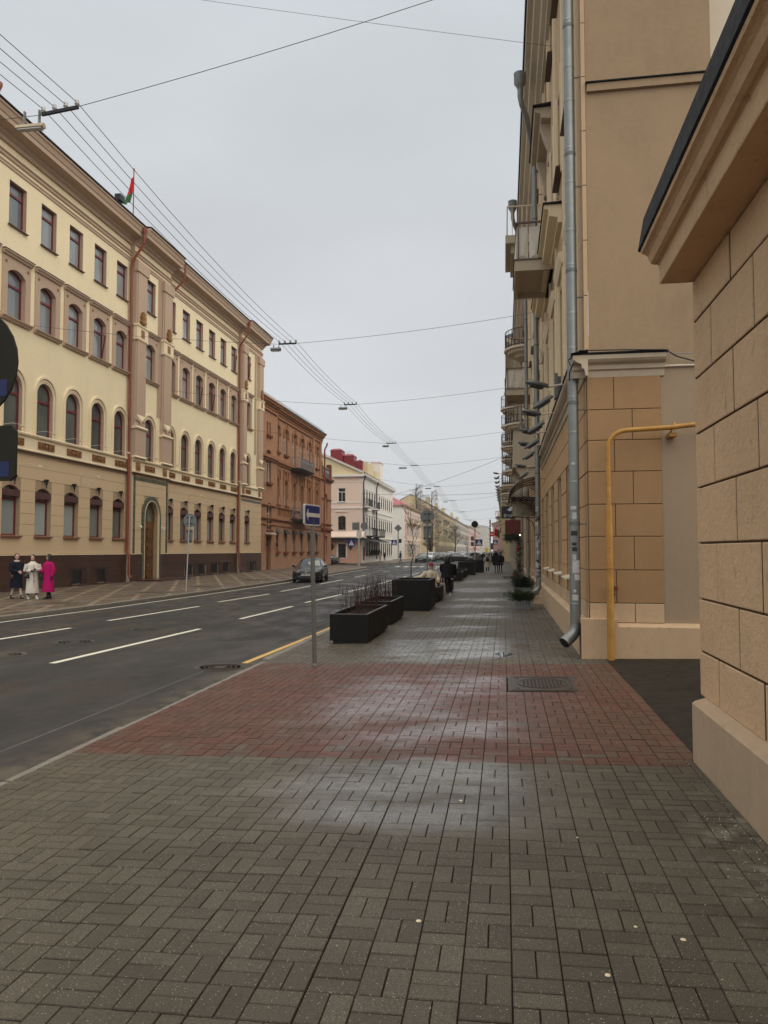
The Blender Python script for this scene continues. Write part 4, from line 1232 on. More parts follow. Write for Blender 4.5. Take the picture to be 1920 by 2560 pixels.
# brick trims
b = MB()
for (z0, z1, d) in ((10.3, 10.5, .16), (10.5, 10.78, .32), (4.22, 4.36, .1), (4.7, 4.8, .12), (4.8, 4.95, .22), (6.02, 6.16, .16), (14.95, 15.15, .16), (15.5, 15.66, .32), (15.66, 15.86, .5), (15.86, 16.0, .62)):
    mbox(b, mB, 71.4, 91.0, .0, d, z0, z1)
    mbox(b, mBp, 65.62, 71.42, .0, d, z0, z1)
b.build('brick_belts', M['bricktrim'], BB)
b = MB()
u = 71.7
while u < 90.9: mbox(b, mB, u, u + .14, 0, .2, 15.2, 15.5); u += .32
u = 65.8
while u < 71.2: mbox(b, mBp, u, u + .14, 0, .2, 15.2, 15.5); u += .32
dc = b.build('dentil_course', M['bricktrim'], BB); dc['kind'] = 'stuff'
for i, c in enumerate(tops):
    b = MB()
    arch_band(b, mB, c, 1.3, 1.9, 13.6, 14.03, .12, 0, 8, .25, .55)
    mbox(b, mB, c - 1.0, c - .62, 0, .16, 13.35, 13.62); mbox(b, mB, c + .62, c + 1.0, 0, .16, 13.35, 13.62)
    mbox(b, mB, c - .14, c + .14, .12, .2, 14.2, 14.75)
    b.build('window_hood', M['bricktrim'], BB)
    b = MB()
    arch_band(b, mB, c, 1.2, 1.7, 7.2, 8.48, .08, 0, 10)
    mbox(b, mB, c - .95, c + .95, 0, .1, 9.75, 9.85); mbox(b, mB, c - .95, c - .8, 0, .14, 8.9, 9.75); mbox(b, mB, c + .8, c + .95, 0, .14, 8.9, 9.75); mbox(b, mB, c - .12, c + .12, .08, .16, 9.05, 9.75)
    mbox(b, mB, c - 1.0, c + 1.0, 0, .16, 9.85, 9.98)
    b.build('window_trim', M['bricktrim'], BB)
    b = MB(); mprism(b, mB, [(0, 3.95), (.42, 3.5), (.42, 3.46), (0, 3.86)], c - .68, c + .68); b.build('awning', M['blacktrim'], BB)
for u in (71.9, 86.9, 90.4):
    b = MB(); mbox(b, mB, u - .35, u + .35, 0, .14, 4.95, 15.05); b.build('brick_pilaster', M['brick'], BB)
b = MB()
for k in range(14):
    u = 72 + k * .45
    mbox(b, mB, u, u + .1, 0, .08, 5.3, 6.0)
mbox(b, mB, 71.5, 77.7, 0, .16, 6.16, 6.3)
b.build('parapet_ribs', M['bricktrim'], BB)
for (ua, ub, z) in ((77.4, 83.3, 10.5), (77.4, 83.3, 5.1)):
    b = MB(); mprism(b, mB, [(0, z - .3), (.3, z - .3), (1.1, z - .12), (1.15, z), (0, z)], ua, ub); bl = b.build('balcony', M['iron'], BB)
    b = MB(); railing(b, mB, ua + .05, ub - .05, 1.08, z, z + 1.15, 0, .2, True, .028, True); b.build('railing', M['greymetal'], bl)
b = MB(); mprism(b, mB, [(0, 16.0), (.72, 16.0), (.74, 16.1), (-7, 18.4), (-7, 16)], 65.62, 91.0); b.build('roof', M['greyroof'], BB)
b = MB()
for k in range(34):
    u = 67 + k * .72
    b.bar(mB(u, .3, 16.15), mB(u, .3, 16.55), .03); b.bar(mB(u, .3, 16.55), mB(u + .36, -.1, 16.5), .02)
b.bar(mB(66, .3, 16.55), mB(91, .3, 16.55), .03); b.bar(mB(66, .3, 16.35), mB(91, .3, 16.35), .02)
b.build('snow_guard', M['galv'], BB)
for y_, top in ((66.0, 15.8), (90.85, 15.0)):
    b = MB(); b.tube([(XB + .8, y_, top), (XB + .75, y_, top - .3), (XB + .48, y_, top - .8), (XB + .48, y_, .3)], .1, 8); b.build('downpipe', M['downpipe_red'], BB)
# corner wing with roof terrace
opw = [segop(93.7, 1.7, 5.7, 9.0, 'round', .85), segop(93.7, 1.5, .9, 3.6)]
b = MB(); facade(b, mB, 91.0, 96.6, 0, 10.9, opw, 0, 0, .4); b.poly([(XB, 96.6, 0), (-36, 96.6, 0), (-36, 96.6, 10.9), (XB, 96.6, 10.9)])
b.poly([(-36, 65.6, 0), (-36, 96.6, 0), (-36, 96.6, 10.9), (-36, 65.6, 10.9)]); b.box(-36, XB - .02, 90.8, 91.0, 0, 16.1); b.box(-36, XB, 91, 96.6, 10.8, 10.9)
b.build('wing_wall', M['brick'], BB)
for o_ in opw: window(BB, 'L', XB, o_, .3, 'whiteframe', 'pane_mid', .09, .6, True)
b = MB()
for (z0, z1, d) in ((10.5, 10.7, .18), (10.7, 10.95, .35), (8.2, 8.3, .1), (5.0, 5.15, .15), (4.3, 4.45, .25), (4.45, 4.6, .12)): mbox(b, mB, 91.0, 96.6 + d, 0, d, z0, z1)
mbox(b, mB, 95.9, 96.6, -.5, .05, 10.95, 12.9); mbox(b, mB, 91.0, 91.6, -.5, .05, 10.95, 12.9)
b.build('wing_trim', M['brickdark'], BB)
b = MB(); railing(b, mB, 91.6, 95.9, -.1, 10.95, 12.3, 0, .3, False, .05, True); b.build('terrace_railing', M['greymetal'], BB)
# ================= buildings further up the left side =================
def rear(b, X, ya, yb, h, back, m=0):
    b.poly([(X, yb, 0), (back, yb, 0), (back, yb, h), (X, yb, h)], m); b.poly([(X, ya, 0), (back, ya, 0), (back, ya, h), (X, ya, h)], m)
    b.poly([(back, ya, 0), (back, yb, 0), (back, yb, h), (back, ya, h)], m)
# pink house with gable end to the side street, white street front
PB = thing('corner_house', 'three-storey corner house with pink gable end, cream pediment, dark red chimneys and white street front', 'building', (-20, 106.4, 0))
mS = mapper('S', 106.4)
og = [(-23.44, -22.35, 8.73, 10.72, 'rect', 0), (-23.43, -22.32, 4.69, 6.72, 'seg', .15), (-23.46, -22.27, .7, 2.8, 'rect', 0), (-27.2, -25.05, .5, 2.95, 'rect', 0), (-30.3, -29.2, 8.73, 10.72, 'rect', 0), (-30.3, -29.2, 4.69, 6.72, 'seg', .15), (-26.8, -25.9, 8.73, 10.72, 'rect', 0)]
b = MB(); facade(b, mS, -34, -20, 3.3, 12.3, [o for o in og if o[2] > 3], 0, 1, .2); b.build('gable_wall', [M['pink'], M['white_plaster']], PB)
b = MB(); facade(b, mS, -34, -20, 0, 3.3, [o for o in og if o[2] < 3], 0, 1, .2); b.build('shop_wall', [M['pinkdeep'], M['white_plaster']], PB)
b = MB(); b.poly([(-20, 106.4, 12.3), (-34, 106.4, 12.3), (-34, 106.4, 12.9), (-27, 106.4, 16.1), (-20, 106.4, 12.9)]); b.build('pediment', M['paleyellow'], PB)
b = MB(); arch_band(b, mS, -26.0, 1.3, 1.6, 12.35, 13.3, .06); b.poly([(-26.65, 106.37, 12.4), (-25.35, 106.37, 12.4), (-25.35, 106.37, 13.5), (-26, 106.37, 14.0), (-26.65, 106.37, 13.5)]); b.build('lunette', M['pane_mid'], PB)
window(PB, 'S', 106.4, og[0], .15, 'whiteframe', 'pane_dark', .08, .72, True, sill='whiteframe'); window(PB, 'S', 106.4, og[6], .15, 'whiteframe', 'pane_dark', .08, .72, True)
window(PB, 'S', 106.4, og[1], .15, 'darkframe', 'pane_dark', .06, .6, True, sill='white_plaster'); window(PB, 'S', 106.4, og[2], .15, 'whiteframe', 'pane_dark', .05, 0); window(PB, 'S', 106.4, og[3], .15, 'whiteframe', 'pane_dark', .05, 0)
window(PB, 'S', 106.4, og[4], .15, 'whiteframe', 'pane_dark', .08, .72, True); window(PB, 'S', 106.4, og[5], .15, 'darkframe', 'pane_dark', .06, .6, True)
b = MB()
for (z0, z1, d) in ((12.2, 12.32, .12), (8.55, 8.7, .05), (7.75, 7.95, .1), (11.55, 11.62, .04)): mbox(b, mS, -34, -20, 0, d, z0, z1)
mbox(b, mS, -23.75, -22.05, .0, .12, 7.3, 7.42); mbox(b, mS, -24.2, -19.7, 0, .45, 12.33, 12.62)
for (x0, x1, z0, z1) in ((-23.64, -23.46, .7, 2.98), (-22.27, -22.09, .7, 2.98), (-23.64, -22.09, 2.8, 2.98), (-25.05, -24.87, .5, 3.1), (-27.38, -27.2, .5, 3.1), (-27.38, -24.87, 2.95, 3.1)): mbox(b, mS, x0, x1, 0, .06, z0, z1)
for s_ in (1, -1):
    P = [(-27 + s_ * 7.35, 12.75), (-27 + s_ * 7.35, 13.05), (-27, 16.4), (-27, 16.1)]
    V = [(x, 106.4 - .35, z) for x, z in P] + [(x, 106.4, z) for x, z in P]
    b.add(V, [(0, 1, 2, 3), (4, 5, 6, 7), (0, 1, 5, 4), (1, 2, 6, 5), (2, 3, 7, 6), (3, 0, 4, 7)])
b.build('gable_trim', M['white_plaster'], PB)
b = MB(); mprism(b, mS, [(0, 4.5), (.06, 4.5), (.9, 3.75), (.9, 3.6), (0, 3.6)], -34, -19.6); b.build('shop_canopy', M['pink'], PB)
b = MB(); mprism(b, mS, [(0, 3.25), (.85, 3.25), (.95, 3.6), (0, 3.6)], -34, -19.5); b.build('shop_awning', simple('dark_green_awning', (.03, .04, .035), .6), PB)
b = MB(); b.poly([(-26.9, 106.28, 2.1), (-25.9, 106.28, 2.1), (-25.9, 106.28, 2.75), (-26.9, 106.28, 2.75)]); mbox(b, mS, -25.95, -25.1, .0, .02, 2.1, 2.75); b.build('window_sign', M['litsign'], PB)
for x in (-24.3, -21.6):
    b = MB(); b.add([(x - .35, 106.33, 2.3), (x, 106.33, 1.75), (x + .35, 106.33, 2.3), (x, 106.33, 2.85), (x, 106.2, 2.3)], [(0, 1, 4), (1, 2, 4), (2, 3, 4), (3, 0, 4)]); b.build('diamond_ornament', M['conifer'], PB)
XP = -20.0; mP = mapper('L', XP)
winP = []
for k in range(13):
    u = 108.4 + k * 2.25
    winP += [(u - .5, u + .5, 8.7, 10.5, 'rect', 0), (u - .5, u + .5, 5.0, 6.7, 'seg', .12), (u - .62, u + .62, .9, 3.0, 'rect', 0)]
b = MB(); facade(b, mP, 106.4, 137, 0, 12.6, winP, 0, 0, .08); rear(b, XP, 106.6, 137, 12.3, -34); b.build('street_wall', M['white_plaster'], PB)
for o_ in winP: window(PB, 'L', XP, o_, .07, 'darkframe', 'pane_far', .05, .6, True, sill='white_plaster')
b = MB(); mprism(b, mP, [(0, 12.2), (.2, 12.3), (.5, 12.5), (.55, 12.8), (0, 12.8)], 106.2, 137.3); mbox(b, mP, 106.4, 137, 0, .1, 7.7, 7.85); mbox(b, mP, 106.4, 137, 0, .12, 3.6, 3.8)
for k in range(14):
    u = 108.4 + k * 2.25
    mbox(b, mP, u - .65, u + .65, 0, .14, 6.95, 7.07); mbox(b, mP, u - .65, u + .65, 0, .1, 10.7, 10.8)
b.build('street_trim', M['white_plaster'], PB)
b = MB()
mbox(b, mP, 111.0, 116.4, -.8, 0.02, 12.8, 15.0); mbox(b, mP, 117.5, 121.0, -.8, 0.02, 12.8, 14.3); b.build('attic', M['paleyellow'], PB)
b = MB(); b.poly([(-19.4, 106.0, 12.85), (-19.4, 137.3, 12.85), (-27, 137.3, 16.4), (-27, 106.0, 16.4)]); b.poly([(-34.6, 106.0, 12.85), (-34.6, 137.3, 12.85), (-27, 137.3, 16.4), (-27, 106.0, 16.4)]); b.build('roof', M['redmetal'], PB)
for (xa, xb, zt, ya) in ((-25.0, -23.3, 16.7, 108.2), (-23.2, -21.7, 16.0, 109.2), (-21.5, -20.7, 15.3, 110.4)):
    b = MB(); b.box(xa, xb, ya, ya + 2.2, 13.2, zt - .3)
    b.add([(xa - .1, ya - .1, zt - .3), (xb + .1, ya - .1, zt - .3), (xb + .1, ya + 2.3, zt - .3), (xa - .1, ya + 2.3, zt - .3), (xa + .3, ya + .3, zt), (xb - .3, ya + .3, zt), (xb - .3, ya + 1.9, zt), (xa + .3, ya + 1.9, zt)], [(0, 1, 5, 4), (1, 2, 6, 5), (2, 3, 7, 6), (3, 0, 4, 7), (4, 5, 6, 7), (0, 1, 2, 3)])
    b.build('chimney', M['redmetal'], PB)
b = MB(); b.box(-21.8, -20.3, 124.5, 128, 12.8, 16.4); b.box(-21.9, -20.2, 124.4, 128.1, 16.4, 16.55); b.build('chimney', M['white_plaster'], PB)
for y_ in (106.9, 118.2):
    b = MB(); b.tube([(-19.5, y_, 12.6), (-19.8, y_, 11.6), (-19.8, y_, .4)], .1, 6); b.build('downpipe', simple('maroon_pipe', (.1, .015, .03), .5), PB)
for (ua, ub, z) in ((107.6, 111.2, 8.2), (114.6, 118.0, 8.2)):
    b = MB(); mbox(b, mP, ua, ub, 0, .8, z - .2, z); bl = b.build('balcony', M['white_plaster'], PB)
    b = MB(); railing(b, mP, ua, ub, .78, z, z + 1.0, 0, .3, True, .04); mbox(b, mP, ua, ub, .76, .8, z + .1, z + .9); b.build('railing', M['iron'], bl)
for (ua, ub, z) in ((109.5, 114, 3.95), (115.5, 121, 3.95)):
    b = MB(); mbox(b, mP, ua, ub, 0, 1.1, z - .15, z); bl = b.build('balcony', M['iron'], PB)
    b = MB(); railing(b, mP, ua, ub, 1.08, z, z + 1.1, 0, .4, True, .04); b.build('railing', M['iron'], bl)
b = MB(); mprism(b, mP, [(0, 3.6), (1.6, 3.1), (1.6, 3.0), (0, 3.45)], 107.2, 122.0); b.build('street_awning', simple('charcoal_awning', (.04, .04, .04), .7), PB)
for k in range(7):
    b = MB(); 
    for q in range(26):
        a = random.random() * 6.3; rr_ = random.random() * .28
        p = Vector((-19.6 + rr_ * math.cos(a) * .6, 108.6 + k * 1.9 + rr_ * math.sin(a), 1.35 + random.random() * .45))
        b.tube([(p.x, p.y, 1.2), p, p + Vector((random.uniform(-.1, .1), random.uniform(-.15, .15), .12))], [.02, .05, .01], 4)
    b.box(-19.75, -19.4, 108.3 + k * 1.9, 108.9 + k * 1.9, 1.05, 1.25)
    tag(b.build('window_box_shrub', M['conifer']), '%s small dark shrub along the window boxes of the white house front' % ['first', 'second', 'third', 'fourth', 'fifth', 'sixth', 'seventh'][k], 'plant', 'window boxes along the white street front')

def street_house(name, label, X, ya, yb, h, mat, rows, pitch, roofmat, back=-34, frame='darkframe', pane='pane_far', roof_h=3.0, balc=(), trim='cornice', hip=False, side_ops=(), side_mat=None, chim=(), cm='sandfar', okind='L', awn=True):
    H = thing(name, label, 'building', (X, (ya + yb) / 2, 0))
    mp = mapper(okind, X); sgn = 1 if okind == 'L' else -1
    n = max(1, int((yb - ya - 1.2) / pitch)); off = (yb - ya - (n - 1) * pitch) / 2
    ops = []
    for k in range(n):
        u = ya + off + k * pitch
        for (z0, z1, w, kd) in rows: ops.append((u - w / 2, u + w / 2, z0, z1, kd, .15 if kd == 'seg' else (w / 2 if kd == 'round' else 0)))
    b = MB(); facade(b, mp, ya, yb, 0, h, ops, 0, 0, .05)
    b.poly([(back, ya, 0), (back, yb, 0), (back, yb, h), (back, ya, h)]); b.poly([(X, yb, 0), (back, yb, 0), (back, yb, h), (X, yb, h)])
    b.build('wall', M[mat], H)
    for o_ in ops: window(H, okind, X, o_, .04, frame, pane, .06, .6, True, sill=trim)
    mSd = mapper('S', ya)
    b = MB()
    lo_, hi_ = min(X, back), max(X, back)
    facade(b, mSd, lo_, hi_, 0, h, list(side_ops), 0, 0, .2)
    if not hip: b.poly([(lo_, ya, h), (hi_, ya, h), ((lo_ + hi_) / 2, ya, h + roof_h)])
    b.build('end_wall', M[side_mat or mat], H)
    for o_ in side_ops: window(H, 'S', ya, o_, .16, frame, pane, .06, .6, True)
    b = MB(); mprism(b, mp, [(0, h - .5), (.12, h - .45), (.35, h - .2), (.5, h - .15), (.5, h + .02), (0, h + .02)], ya - .3, yb + .3)
    for z0, z1, w, kd in rows: mbox(b, mp, ya, yb, 0, .07, z1 + .45, z1 + .55)
    mbox(b, mapper('S', ya), lo_, hi_, 0, .3, h - .3, h + .02)
    b.build('trim', M[trim], H)
    mid = (X + back) / 2; e_ = X + sgn * .6; e2 = back - sgn * .6; hy = (abs(X - back) / 2) if hip else 0
    b = MB()
    z = h + .03
    if hip:
        b.poly([(e_, ya - .5, z), (e_, yb, z), (mid, yb, z + roof_h), (mid, ya + hy, z + roof_h)]); b.poly([(e2, ya - .5, z), (e2, yb, z), (mid, yb, z + roof_h), (mid, ya + hy, z + roof_h)]); b.poly([(e_, ya - .5, z), (e2, ya - .5, z), (mid, ya + hy, z + roof_h)])
    else:
        for q in (e_, e2): b.poly([(q, ya - .2, z), (q, yb + .2, z), (mid, yb + .2, z + roof_h), (mid, ya - .2, z + roof_h)])
    b.build('roof', M[roofmat], H)
    for (cx, cy, cz) in chim:
        b = MB(); b.box(cx - .6, cx + .6, cy - .8, cy + .8, h, cz); b.build('chimney', M[cm], H)
    for (ua, ub, z) in balc:
        b = MB(); mprism(b, mp, [(0, z - .7), (.9, z - .15), (1.0, z - .15), (1.0, z), (0, z)], ua, ua + .2); mprism(b, mp, [(0, z - .7), (.9, z - .15), (1.0, z - .15), (1.0, z), (0, z)], ub - .2, ub); mbox(b, mp, ua, ub, 0, 1.0, z - .14, z - .003)
        bl = b.build('balcony', M[trim], H)
        b = MB(); railing(b, mp, ua, ub, .96, z, z + 1.0, 0, .35, True, .045); b.build('railing', M['iron' if random.random() < .5 else trim], bl)
    return H
street_house('street_house', 'two-storey pink and white house with a bright red hipped metal roof beyond the crossing', -20, 153, 184, 11.0, 'pink', [(1.0, 3.2, 1.3, 'rect'), (4.9, 7.3, 1.1, 'rect'), (8.0, 9.9, 1.1, 'rect')], 2.6, 'pinkroof', back=-33, frame='whiteframe', pane='pane_far', roof_h=3.7, balc=[(157, 160.5, 7.5), (163, 168, 7.5), (174, 178, 7.5)], hip=True, side_mat='white_plaster', side_ops=[(-24, -22.8, 8, 9.9, 'rect', 0), (-24.2, -22.6, 4.2, 7.0, 'rect', 0), (-28, -26.8, 8, 9.9, 'rect', 0)])
street_house('apartment_building', 'long sand-yellow apartment building with a blank gable wall and many balconies behind the bare birches', -20, 222, 318, 14.2, 'yellowfar', [(1.0, 3.2, 1.5, 'rect'), (4.6, 6.6, 1.2, 'rect'), (7.8, 9.8, 1.2, 'rect'), (11, 12.8, 1.2, 'rect')], 3.1, 'greyroof', roof_h=4.2, side_mat='sandfar', balc=[(226 + 9 * k, 230 + 9 * k, z) for k in range(10) for z in (7.5, 10.7) if (k + int(z)) % 3], chim=[(-23, 232, 18), (-23, 262, 18), (-23, 291, 18)])
street_house('apartment_building', 'grey-beige apartment block in the hazy distance with steep grey roof', -20, 322, 440, 14.5, 'greyfar', [(1.0, 3.2, 1.5, 'rect'), (4.6, 6.6, 1.3, 'rect'), (7.8, 9.8, 1.3, 'rect'), (11, 12.8, 1.3, 'rect')], 3.8, 'greyroof', roof_h=4, chim=[(-23, 340, 18.5), (-22.5, 371, 18)], balc=[(330 + 14 * k, 334 + 14 * k, 7.5) for k in range(7)])
street_house('apartment_building', 'farthest pinkish apartment block closing the left side of the street', -20, 446, 640, 15.5, 'pinkfar', [(1.0, 3.2, 1.5, 'rect'), (4.6, 6.6, 1.4, 'rect'), (7.8, 9.8, 1.4, 'rect'), (11, 13, 1.4, 'rect')], 6, 'greyroof', roof_h=3)
street_house('apartment_building', 'taller grey block above the farthest pink one', -14, 660, 760, 22, 'greyfar', [(1.0, 3.2, 1.5, 'rect'), (4.6, 6.6, 1.4, 'rect'), (7.8, 9.8, 1.4, 'rect'), (11, 13, 1.4, 'rect'), (15, 17, 1.4, 'rect')], 8, 'greyroof', roof_h=2)
# right side, far
street_house('street_house', 'pink plastered house seen between the signs at the far right end of the street', -3.6, 250, 300, 10.5, 'pinkfar', [(1.0, 3.2, 1.3, 'rect'), (4.6, 6.6, 1.2, 'rect'), (7.6, 9.3, 1.2, 'rect')], 4, 'greyroof', back=9, roof_h=1.6, okind='R', side_ops=[(-1.2, .0, 7.4, 9.2, 'rect', 0)], chim=[(-1.5, 255, 14), (-.2, 262, 13.5)])
street_house('street_house', 'pale yellow plastered house low on the right before the pink one', -.4, 120, 200, 11.5, 'sandfar', [(1.0, 3.2, 1.5, 'rect'), (4.6, 6.8, 1.3, 'rect'), (8.0, 10.0, 1.3, 'rect')], 3.4, 'greyroof', back=9, roof_h=1.6, okind='R', balc=[(130, 133, 7.4), (150, 153, 7.4)])
# ================= near building on the right =================
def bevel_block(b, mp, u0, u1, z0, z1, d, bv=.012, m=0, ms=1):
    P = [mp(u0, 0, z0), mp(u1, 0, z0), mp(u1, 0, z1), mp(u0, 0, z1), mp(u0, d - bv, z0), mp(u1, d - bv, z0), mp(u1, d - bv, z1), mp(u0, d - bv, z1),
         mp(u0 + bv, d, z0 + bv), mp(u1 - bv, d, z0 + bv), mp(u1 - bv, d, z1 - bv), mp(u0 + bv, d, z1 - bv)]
    b.add(P, [(0, 1, 5, 4), (1, 2, 6, 5), (2, 3, 7, 6), (3, 0, 4, 7)], ms)  # side faces carry the painted joint shade
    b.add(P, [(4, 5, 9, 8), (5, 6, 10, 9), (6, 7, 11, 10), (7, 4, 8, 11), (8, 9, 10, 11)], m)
NB = thing('corner_building', 'ochre plastered building with large recessed stone blocks and a heavy cornice at the right edge', 'building', (1.8, 2, 0))
XN = 1.735; mN = mapper('R', XN)
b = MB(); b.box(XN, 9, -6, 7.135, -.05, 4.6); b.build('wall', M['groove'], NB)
zl = [(.57, .955), (.965, 1.415), (1.425, 1.905), (1.915, 2.395), (2.405, 2.88), (2.89, 3.38), (3.39, 3.895), (3.905, 4.275)]
rj = random.Random(2)
for k, (z0, z1) in enumerate(zl):
    off = 6.56 if k % 2 == 0 else 6.0
    if k in (0,): off = 6.56
    if k == 1: off = 6.0
    if k == 2: off = 6.545
    if k == 3: off = 5.99
    if k == 4: off = 6.56
    if k == 5: off = 6.0
    if k == 6: off = 6.585
    if k == 7: off = 6.02
    u = 7.15; v = off
    while u > -5:
        b = MB(); bevel_block(b, mN, v + .015, u - (.015 if u < 7.1 else 0), z0 + .003, z1 - .003, .022 + rj.uniform(-.002, .004), .007)
        if u > 7.1: b.poly([(XN - .012, 7.15, z0), (9, 7.15, z0), (9, 7.15, z1), (XN - .012, 7.15, z1)])
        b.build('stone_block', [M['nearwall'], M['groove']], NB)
        u = v; v -= 1.09
b = MB(); b.prism([(1.6, -.05), (1.6, .525), (1.625, .545), (1.735, .58), (1.9, .58), (1.9, -.05)], 'y', -6, 7.0)
b.build('plinth', M['nearbase'], NB)
b = MB()
b.prism([(1.735, 4.28), (1.43, 4.28), (1.425, 4.29), (1.42, 4.45), (1.40, 4.465), (1.385, 4.46), (1.35, 4.475), (1.335, 4.51), (1.325, 4.54), (1.30, 4.56), (1.27, 4.57), (1.262, 4.60), (1.735, 4.62)], 'y', -6, 7.15)
b.build('cornice', M['nearwall'], NB)
b = MB(); b.prism([(1.255, 4.602), (1.245, 4.615), (1.30, 4.92), (9, 6.6), (9, 4.6)], 'y', -6, 7.19); b.build('roof', M['blackroof'], NB)

# ================= tall building on the right =================
TB = thing('apartment_building', 'tall tan rendered apartment building with zinc downpipes, balconies and blank end wall', 'building', (1.44, 30, 0))
YE = 13.42; mE = mapper('S', YE); XT = 1.44; mT = mapper('R', XT)
HT = 18.4
ow = []
for k in range(12):
    c = 17.2 + 2.75 * k
    if 29.3 < c < 31.5: continue
    ow.append((c - .62, c + .62, 1.3, 3.7, 'rect', 0))
for k in range(16):
    c = 16.0 + 2.7 * k
    ow += [(c - .6, c + .6, 6.1, 8.3, 'rect', 0), (c - .6, c + .6, 11.0, 13.2, 'rect', 0), (c - .6, c + .6, 15.6, 17.4, 'rect', 0)]
b = MB(); facade(b, mT, YE, 60, 0, HT, ow, 0, 0, .22); b.poly([(XT, 60, 0), (12, 60, 0), (12, 60, HT), (XT, 60, HT)]); b.build('street_wall', M['facade'], TB)
for o_ in ow:
    window(TB, 'R', XT, o_, .19, 'whiteframe' if o_[2] > 5 else 'darkframe', 'pane_dark' if o_[2] < 5 else 'pane_mid', .06, .65, True, sill=None)
    if o_[2] > 10 or (o_[0] < 26 and o_[2] < 5):
        b = MB(); L0 = .16
        b.add([mT(o_[0] - .08, -.02, o_[2]), mT(o_[1] + .08, -.02, o_[2]), mT(o_[1] + .08, L0, o_[2] - .05), mT(o_[0] - .08, L0, o_[2] - .05), mT(o_[0] - .08, -.02, o_[2] - .07), mT(o_[1] + .08, -.02, o_[2] - .07), mT(o_[1] + .08, L0, o_[2] - .07), mT(o_[0] - .08, L0, o_[2] - .07)], [(0, 1, 2, 3), (4, 5, 6, 7), (0, 1, 5, 4), (1, 2, 6, 5), (2, 3, 7, 6), (3, 0, 4, 7)])
        b.build('sill', M['sill_brown'] if o_[2] > 5 else M['pale'], TB)
# ground-floor blocks on the street side
zf = [(.67, .95), (.96, 1.5), (1.515, 2.07), (2.085, 2.62), (2.635, 3.18), (3.195, 3.72), (3.735, 4.25), (4.265, 4.8)]
wins_g = [(o[0], o[1]) for o in ow if o[2] < 5]
for k, (z0, z1) in enumerate(zf):
    cuts = [(p, q) for p, q in wins_g if z1 > 1.35 and z0 < 3.68]
    u = YE + .0
    segs = []
    for (p, q) in sorted(cuts) + [(59.8, 59.8)]:
        if p - u > .1: segs.append((u, p))
        u = q
    for (p, q) in segs:
        n = max(1, round((q - p) / 1.15)) if q - p > 1.8 else 1
        w = (q - p) / n; sh = (.45 if k % 2 and n > 2 else 0)
        edges = [p] + [p + w * j + (sh if j else 0) for j in range(1, n)] + [q]
        for j in range(n):
            b = MB(); bevel_block(b, mT, edges[j] + .016, edges[j + 1] - .016, z0, z1, .022, .006)
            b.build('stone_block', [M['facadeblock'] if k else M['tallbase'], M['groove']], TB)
b = MB(); b.prism([(1.28, -.05), (1.28, .6), (1.31, .63), (1.44, .665), (1.6, .665), (1.6, -.05)], 'y', 13.24, 29.0); b.prism([(1.33, -.05), (1.33, .5), (1.44, .55), (1.6, .55), (1.6, -.05)], 'y', 29.0, 60)
b.build('plinth', M['tallbase'], TB)
# end wall
b = MB(); b.poly([(XT, YE, 0), (9, YE, 0), (9, YE, 5.2), (XT, YE, 5.2)]); b.build('lower_end_wall', M['tallgrey'], TB)
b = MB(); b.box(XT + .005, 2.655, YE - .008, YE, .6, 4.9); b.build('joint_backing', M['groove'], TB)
ve = [(.625, .945), (.955, 1.505), (1.515, 2.075), (2.085, 2.625), (2.635, 3.185), (3.195, 3.725), (3.735, 4.255), (4.265, 4.82)]
for k, (z0, z1) in enumerate(ve):
    vj = 2.18 if k % 2 == 0 else 1.88
    for (p, q) in ((1.44, vj - .005), (vj + .005, 2.65)):
        b = MB(); bevel_block(b, mE, p, q, z0, z1, .03, .006)
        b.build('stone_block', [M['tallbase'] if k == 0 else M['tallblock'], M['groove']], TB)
b = MB(); b.box(1.28, 1.87, 13.22, YE + .1, -.05, .69); b.box(1.275, 1.31, 13.215, 13.3, .0, .7)
b.prism([(13.26, -.05), (13.26, .56), (13.3, .6), (13.42, .62), (13.42, -.05)], 'x', 1.872, 9); b.build('end_plinth', M['tallbase'], TB)
b = MB(); b.prism([(13.42, 4.82), (13.39, 4.82), (13.37, 4.93), (13.33, 4.95), (13.32, 5.02), (13.24, 5.06), (13.2, 5.10), (13.19, 5.17), (13.42, 5.19)], 'x', 1.19, 2.72)
b.prism([(1.44, 4.82), (1.40, 4.82), (1.38, 4.93), (1.34, 4.95), (1.33, 5.02), (1.25, 5.06), (1.21, 5.10), (1.20, 5.17), (1.44, 5.19)], 'y', 13.2, 29.0)
b.build('lower_cornice', M['cornice'], TB)
b = MB(); b.prism([(13.42, 5.195), (13.17, 5.18), (13.17, 5.21), (13.42, 5.27)], 'x', 1.17, 2.75); b.prism([(1.44, 5.195), (1.18, 5.18), (1.18, 5.21), (1.44, 5.27)], 'y', 13.17, 29.0); b.build('cornice_flashing', M['blackroof'], TB)
b = MB(); b.poly([(XT + .04, YE - .01, 5.2), (3.58, YE - .01, 5.2), (3.58, YE - .01, 25), (XT + .04, YE - .01, 25)])
b.poly([(3.58, YE - .01, 5.2), (3.58, 15, 5.2), (3.58, 15, 25), (3.58, YE - .01, 25)]); b.poly([(XT + .04, YE - .01, HT), (XT + .04, 60, HT), (XT + .04, 60, HT), (XT + .04, YE, 25)])
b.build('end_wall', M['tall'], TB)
b = MB(); b.box(3.585, 9, 14.4, 14.6, 0, 25); b.build('rear_wing_wall', M['pale'], TB)
b = MB(); b.prism([(YE - .01, 9.88), (YE - .07, 9.89), (YE - .07, 10.03), (YE - .01, 10.05)], 'x', 1.5, 3.578); b.build('string_course', M['tall'], TB)
